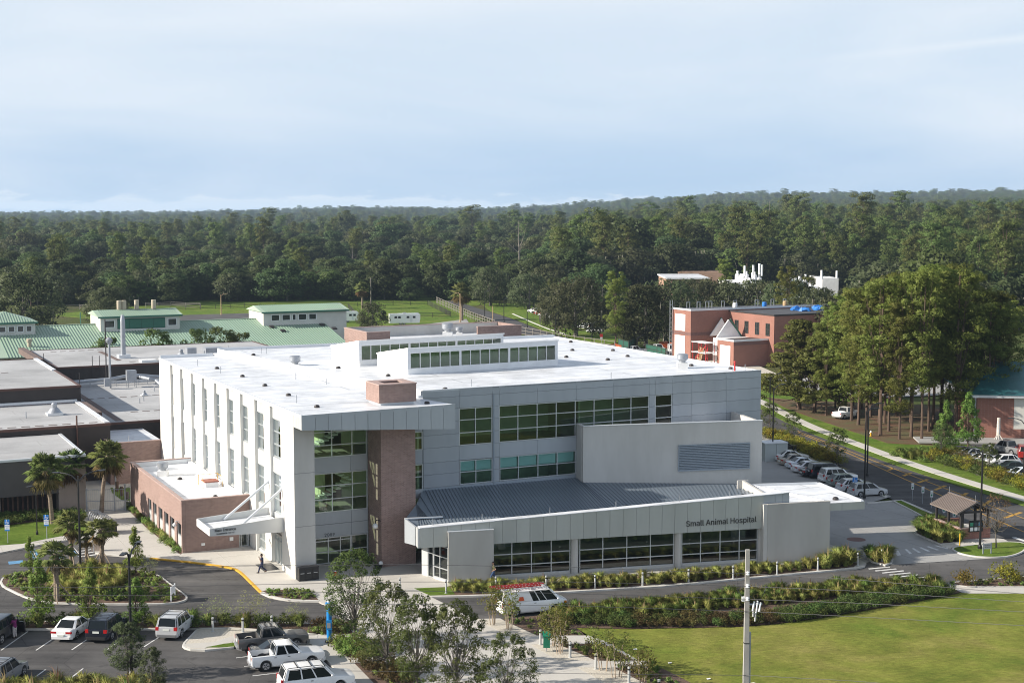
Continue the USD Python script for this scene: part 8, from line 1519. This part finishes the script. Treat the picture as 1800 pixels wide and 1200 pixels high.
rh_ = pg((1628, 806), (1660, 818), (1720, 836), (1810, 866), (1860, 880), (1860, 855), (1800, 846), (1740, 828), (1700, 812), (1650, 800))
pts_ = scatter(rh_, 190, 1.1, 17); plant(pts_[::2], [sh_f, sh_h], "roadside_shrub", "green shrub in the thick hedge between road and far lot", "shrub", "green shrubs of the roadside hedge", .9, 1.4); plant(pts_[1::2], [sh_r, sh_y], "roadside_shrub", "orange-brown flowering shrub in the thick hedge between road and far lot", "shrub", "orange shrubs of the roadside hedge", .8, 1.15)
plant(scatter(pg((1560, 800), (1620, 812), (1700, 808), (1740, 800), (1700, 790), (1640, 790)), 90, 1.0, 18), [gg, sh_f], "verge_plant", "tall wild green plant on the slope across the road", "plant", "wild plants on the slope across the road", .6, 1.0)
plant(scatter(pg((1668, 1026), (1720, 1022), (1800, 1017), (1850, 1020), (1800, 1029), (1700, 1029)), 40, .9, 19), [sh_o, sh_o, sh_y], "flower_plant", "small flowering plant in the bed by the orange hydrant", "plant", "plants of the flower bed", .6, 1.2)
plant(scatter(pg((-40, 1212), (280, 1206), (300, 1230), (-40, 1240)), 90, .8, 20), [gt, gy, gy], "dry_grass", "tall seeding grass at the bottom left edge", "grass", "seeding grasses at the bottom left", .9, 1.25)
for q, sd in (((990, 1134), 21), ((1090, 1176), 22)): plant(scatter(pg(q, (q[0] + 55, q[1]), (q[0] + 100, q[1] + 26), (q[0] + 65, q[1] + 26)), 16, .7, sd), [sh_o, gg, sh_b], "side_plant", "small plant in the mulch beds beside the gravel squares", "plant", "small plants of the side beds", .5, .9)
plant(scatter(pg((890, 1089), (960, 1084), (1000, 1100), (1020, 1114), (955, 1115)), 14, 1.0, 24), [sh_o], "side_plant", "small plant in the mulch by the van", "plant", "small plants in the mulch by the van", .6, 1.0)
mul = UsdGeom  # multi-stemmed saplings on the gravel squares
def myrtle(name, seed):
    r = np.random.RandomState(seed); pr = proto(name); b = MB(); C = []
    for k in range(6):
        a = r.rand() * 6.28; o = np.array([math.cos(a), math.sin(a), 0]) * r.uniform(.1, .45); t_ = o * r.uniform(2.0, 3.2) + [0, 0, r.uniform(2.0, 2.9)]; b.tube([o, o * 1.5 + [0, 0, 1.1], t_], [.04, .032, .015], 5); C += [t_ + r.randn(3) * .3 for _ in range(5)] + [o * 1.9 + [0, 0, 1.7] + r.randn(3) * .25 for _ in range(3)]
    part(pr, "stems", b, "stake_wood"); v, f, nr = leaves(r, C, .36, 22, .15, .9, aspect=.6); leafpart(pr, "foliage", v, f, nr, "leaf_myrtle"); return pr
mA, mB = myrtle("myrtle_kind", 71), myrtle("tall_myrtle_kind", 72)
for k, (px, g) in enumerate((((868, 1096), "pair of multi-stemmed saplings"), ((896, 1105), ""), ((966, 1136), ""), ((984, 1147), ""), ((1062, 1178), ""), ((1084, 1190), ""), ((1130, 1214), ""))):
    inst((mA, mB)[k % 2], "stemmed_sapling", "yellowing multi-stemmed sapling on the gravel squares along the diagonal walk", "tree", at(*px), k * 1.1, .92, "multi-stemmed saplings along the diagonal walk")
for k, (px, lab) in enumerate((((1117, 1141), "white scrap of paper on the lawn near the gravel squares"), ((1178, 1165), "white scrap of paper at the lawn's left edge"), ((1246, 1193), "white scrap of paper on the lawn left of the concrete pole"))):
    b = at(*px); solo("paper_scrap", lab, "paper", MB().obox(b + [-.13, -.1, .02], (.26, .03, .03), (-.03, .18, .01), (0, 0, .01)), "paper_white")
# ------------------------------------------------------------ people
mat("skin", (0.42, 0.24, 0.17), rough=.6); mat("skin_dark", (0.20, 0.11, 0.075), rough=.6); mat("hair_dark", (0.02, 0.015, 0.012), rough=.7); mat("scrubs_navy", (0.015, 0.022, 0.06), rough=.9); mat("jeans", (0.04, 0.075, 0.16), rough=.9); mat("shirt_olive", (0.16, 0.15, 0.075), rough=.9); mat("shirt_purple", (0.16, 0.015, 0.10), rough=.9); mat("trousers_pale", (0.48, 0.44, 0.42), rough=.9); mat("shoe_dark", (0.03, 0.025, 0.022), rough=.7); mat("bag_dark", (0.02, 0.02, 0.022), rough=.6)
def hullchain(bones, refine=.035, smooth=6):
    M = m3.Manifold()
    for (a, ra), (b, rb) in bones:
        s0 = m3.Manifold.sphere(ra, 14).translate(tuple(a)); s1 = m3.Manifold.sphere(rb, 14).translate(tuple(b)); M += m3.Manifold.batch_hull([s0, s1])
    mm = M.refine_to_length(refine).to_mesh(); t = trimesh.Trimesh(mm.vert_properties[:, :3], mm.tri_verts, process=True); trimesh.smoothing.filter_taubin(t, iterations=smooth); return t
def person(label, pos, heading, J, skin, top, low, hair, sleeve=.55, long_hair=False, z=0.0):
    """J: joints in the person's own frame (x forward, y left, z up)."""
    t = thing("person", label, "person", (pos[0], pos[1], z), heading, None, local=True); g = {k: np.asarray(v, float) for k, v in J.items()}
    hips, chest, neck, head = g["hips"], g["chest"], g["neck"], g["head"]; B = []
    def bone(a, ra, b, rb): B.append(((a, ra), (b, rb)))
    sh = {s: chest + [0, s * .165, .07] for s in (1, -1)}; hp_ = {s: hips + [0, s * .085, -.03] for s in (1, -1)}
    bone(hips, .125, chest, .125)
    for s in (1, -1): bone(chest + [0, s * .08, .0], .11, sh[s], .065); bone(hips, .12, hp_[s], .105); bone(chest, .11, hips + [0, s * .06, .05], .11)
    bone(chest + [0, 0, .08], .075, neck, .055); bone(neck, .055, head - [0, 0, .05], .06); bone(head - [0, 0, .03], .082, head + [-.015, 0, .045], .098); bone(head + [.045, 0, -.07], .045, head + [.03, 0, 0], .075)
    bone(head + [.09, 0, -.02], .014, head + [.105, 0, -.035], .016)
    for s in (1, -1): bone(head + [0, s * .085, -.02], .02, head + [-.01, s * .092, .01], .022)
    hand = []
    for s, n in ((1, "l"), (-1, "r")):
        el, wr, kn, an, toe = g["elbow_" + n], g["wrist_" + n], g["knee_" + n], g["ankle_" + n], g["toe_" + n]
        bone(sh[s], .058, el, .044); bone(el, .044, wr, .030); bone(hp_[s], .098, kn, .060); bone(kn, .060, an, .040); bone(an, .04, toe, .032); bone(an - [.0, 0, .02], .04, an + (an - toe) * .3 - [0, 0, .03], .035)
        d = wr - el; d /= np.linalg.norm(d); side = np.cross(d, [0, 0, 1.0]); side /= np.linalg.norm(side) + 1e-9; palm = wr + d * .09; bone(wr, .028, palm, .036)
        fw_ = np.cross(side, d)
        for k, ln in enumerate((.065, .078, .072, .055)):
            r0 = palm + side * (.03 - k * .02); m_ = r0 + d * ln * .6 + fw_ * .01; e = m_ + d * ln * .35 + fw_ * .028; bone(r0, .0105, m_, .0095); bone(m_, .0095, e, .008)
        th = wr + d * .04 + side * .035; bone(th, .012, th + d * .035 + side * .025, .010); bone(th + d * .035 + side * .025, .010, th + d * .065 + side * .022 + fw_ * .01, .009)
    part(t, "body", hullchain(B, .03, 4), skin, smooth=True)
    b2 = [((hips + [0, 0, -.02], .14), (chest, .142))]
    for s, n in ((1, "l"), (-1, "r")):
        el = g["elbow_" + n]; b2 += [((chest + [0, s * .08, 0], .125), (sh[s], .082)), ((sh[s], .08), (sh[s] + (el - sh[s]) * sleeve, .066)), ((chest, .125), (hips + [0, s * .06, -.02], .128))]
    part(t, "shirt", hullchain(b2), top, smooth=True)
    b3 = [((hips + [0, 0, .02], .133), (hips - [0, 0, .05], .125))]
    for s, n in ((1, "l"), (-1, "r")): b3 += [((hips, .128), (hp_[s], .116)), ((hp_[s], .114), (g["knee_" + n], .078)), ((g["knee_" + n], .078), (g["ankle_" + n] + [0, 0, .05], .066))]
    part(t, "trousers", hullchain(b3), low, smooth=True)
    for n in "lr": part(t, "shoe", hullchain([((g["ankle_" + n] - [.03, 0, .04], .05), (g["toe_" + n], .042)), ((g["ankle_" + n] - [.03, 0, .04], .05), (g["ankle_" + n], .05))], .03, 3), "shoe_dark", smooth=True)
    hb = [((head + [-.03, 0, .02], .1), (head + [-.005, 0, .07], .092)), ((head + [-.06, 0, -.03], .07), (head + [-.03, 0, .05], .1))]
    if long_hair: hb.append(((head + [-.06, 0, 0], .085), (neck + [-.08, 0, -.05], .06)))
    part(t, "hair", hullchain(hb, .03, 3), hair, smooth=True)
    for s in (1, -1): part(t, "eye", MB().ball(head + [.082, s * .032, .0], .012, 1), "hair_dark")
    part(t, "mouth", MB().box(head[0] + .078, head[0] + .088, -.022, .022, head[2] - .082, head[2] - .074), "paint_rust")
    return t
walk_ = dict(hips=(0, 0, .93), chest=(.02, 0, 1.33), neck=(.03, 0, 1.5), head=(.05, 0, 1.63), knee_l=(.24, .1, .52), ankle_l=(.34, .1, .11), toe_l=(.5, .11, .07), knee_r=(-.02, -.1, .49), ankle_r=(-.36, -.1, .15), toe_r=(-.22, -.1, .05))
person("person in dark blue scrubs walking past the entrance, one hand raised to the face", at(461, 1006), math.radians(197), dict(walk_, elbow_l=(.14, .27, 1.1), wrist_l=(.26, .1, 1.42), elbow_r=(-.12, -.26, 1.1), wrist_r=(.02, -.28, .87)), "skin_dark", "scrubs_navy", "scrubs_navy", "hair_dark")
person("person in olive shirt and jeans striding left along the front walk", at(868, 1020.5), math.radians(190), dict(walk_, elbow_l=(-.14, .25, 1.11), wrist_l=(.1, .24, 1.0), elbow_r=(.1, -.25, 1.1), wrist_r=(.3, -.2, 1.12)), "skin", "shirt_olive", "jeans", "hair_dark")
stand_ = dict(hips=(0, 0, .93), chest=(.04, 0, 1.32), neck=(.07, 0, 1.48), head=(.12, 0, 1.59), knee_l=(.03, .1, .5), ankle_l=(0, .1, .1), toe_l=(.15, .12, .05), knee_r=(.03, -.1, .5), ankle_r=(0, -.1, .1), toe_r=(.15, -.12, .05), elbow_l=(.2, .26, 1.1), wrist_l=(.42, .18, 1.12), elbow_r=(.18, -.26, 1.1), wrist_r=(.42, -.18, 1.08))
person("person in purple top and pale trousers standing at the open car door", at2(26.5, 1120.5, ROAD), hp + 1.2, stand_, "skin_dark", "shirt_purple", "trousers_pale", "hair_dark", long_hair=True, z=ROAD)
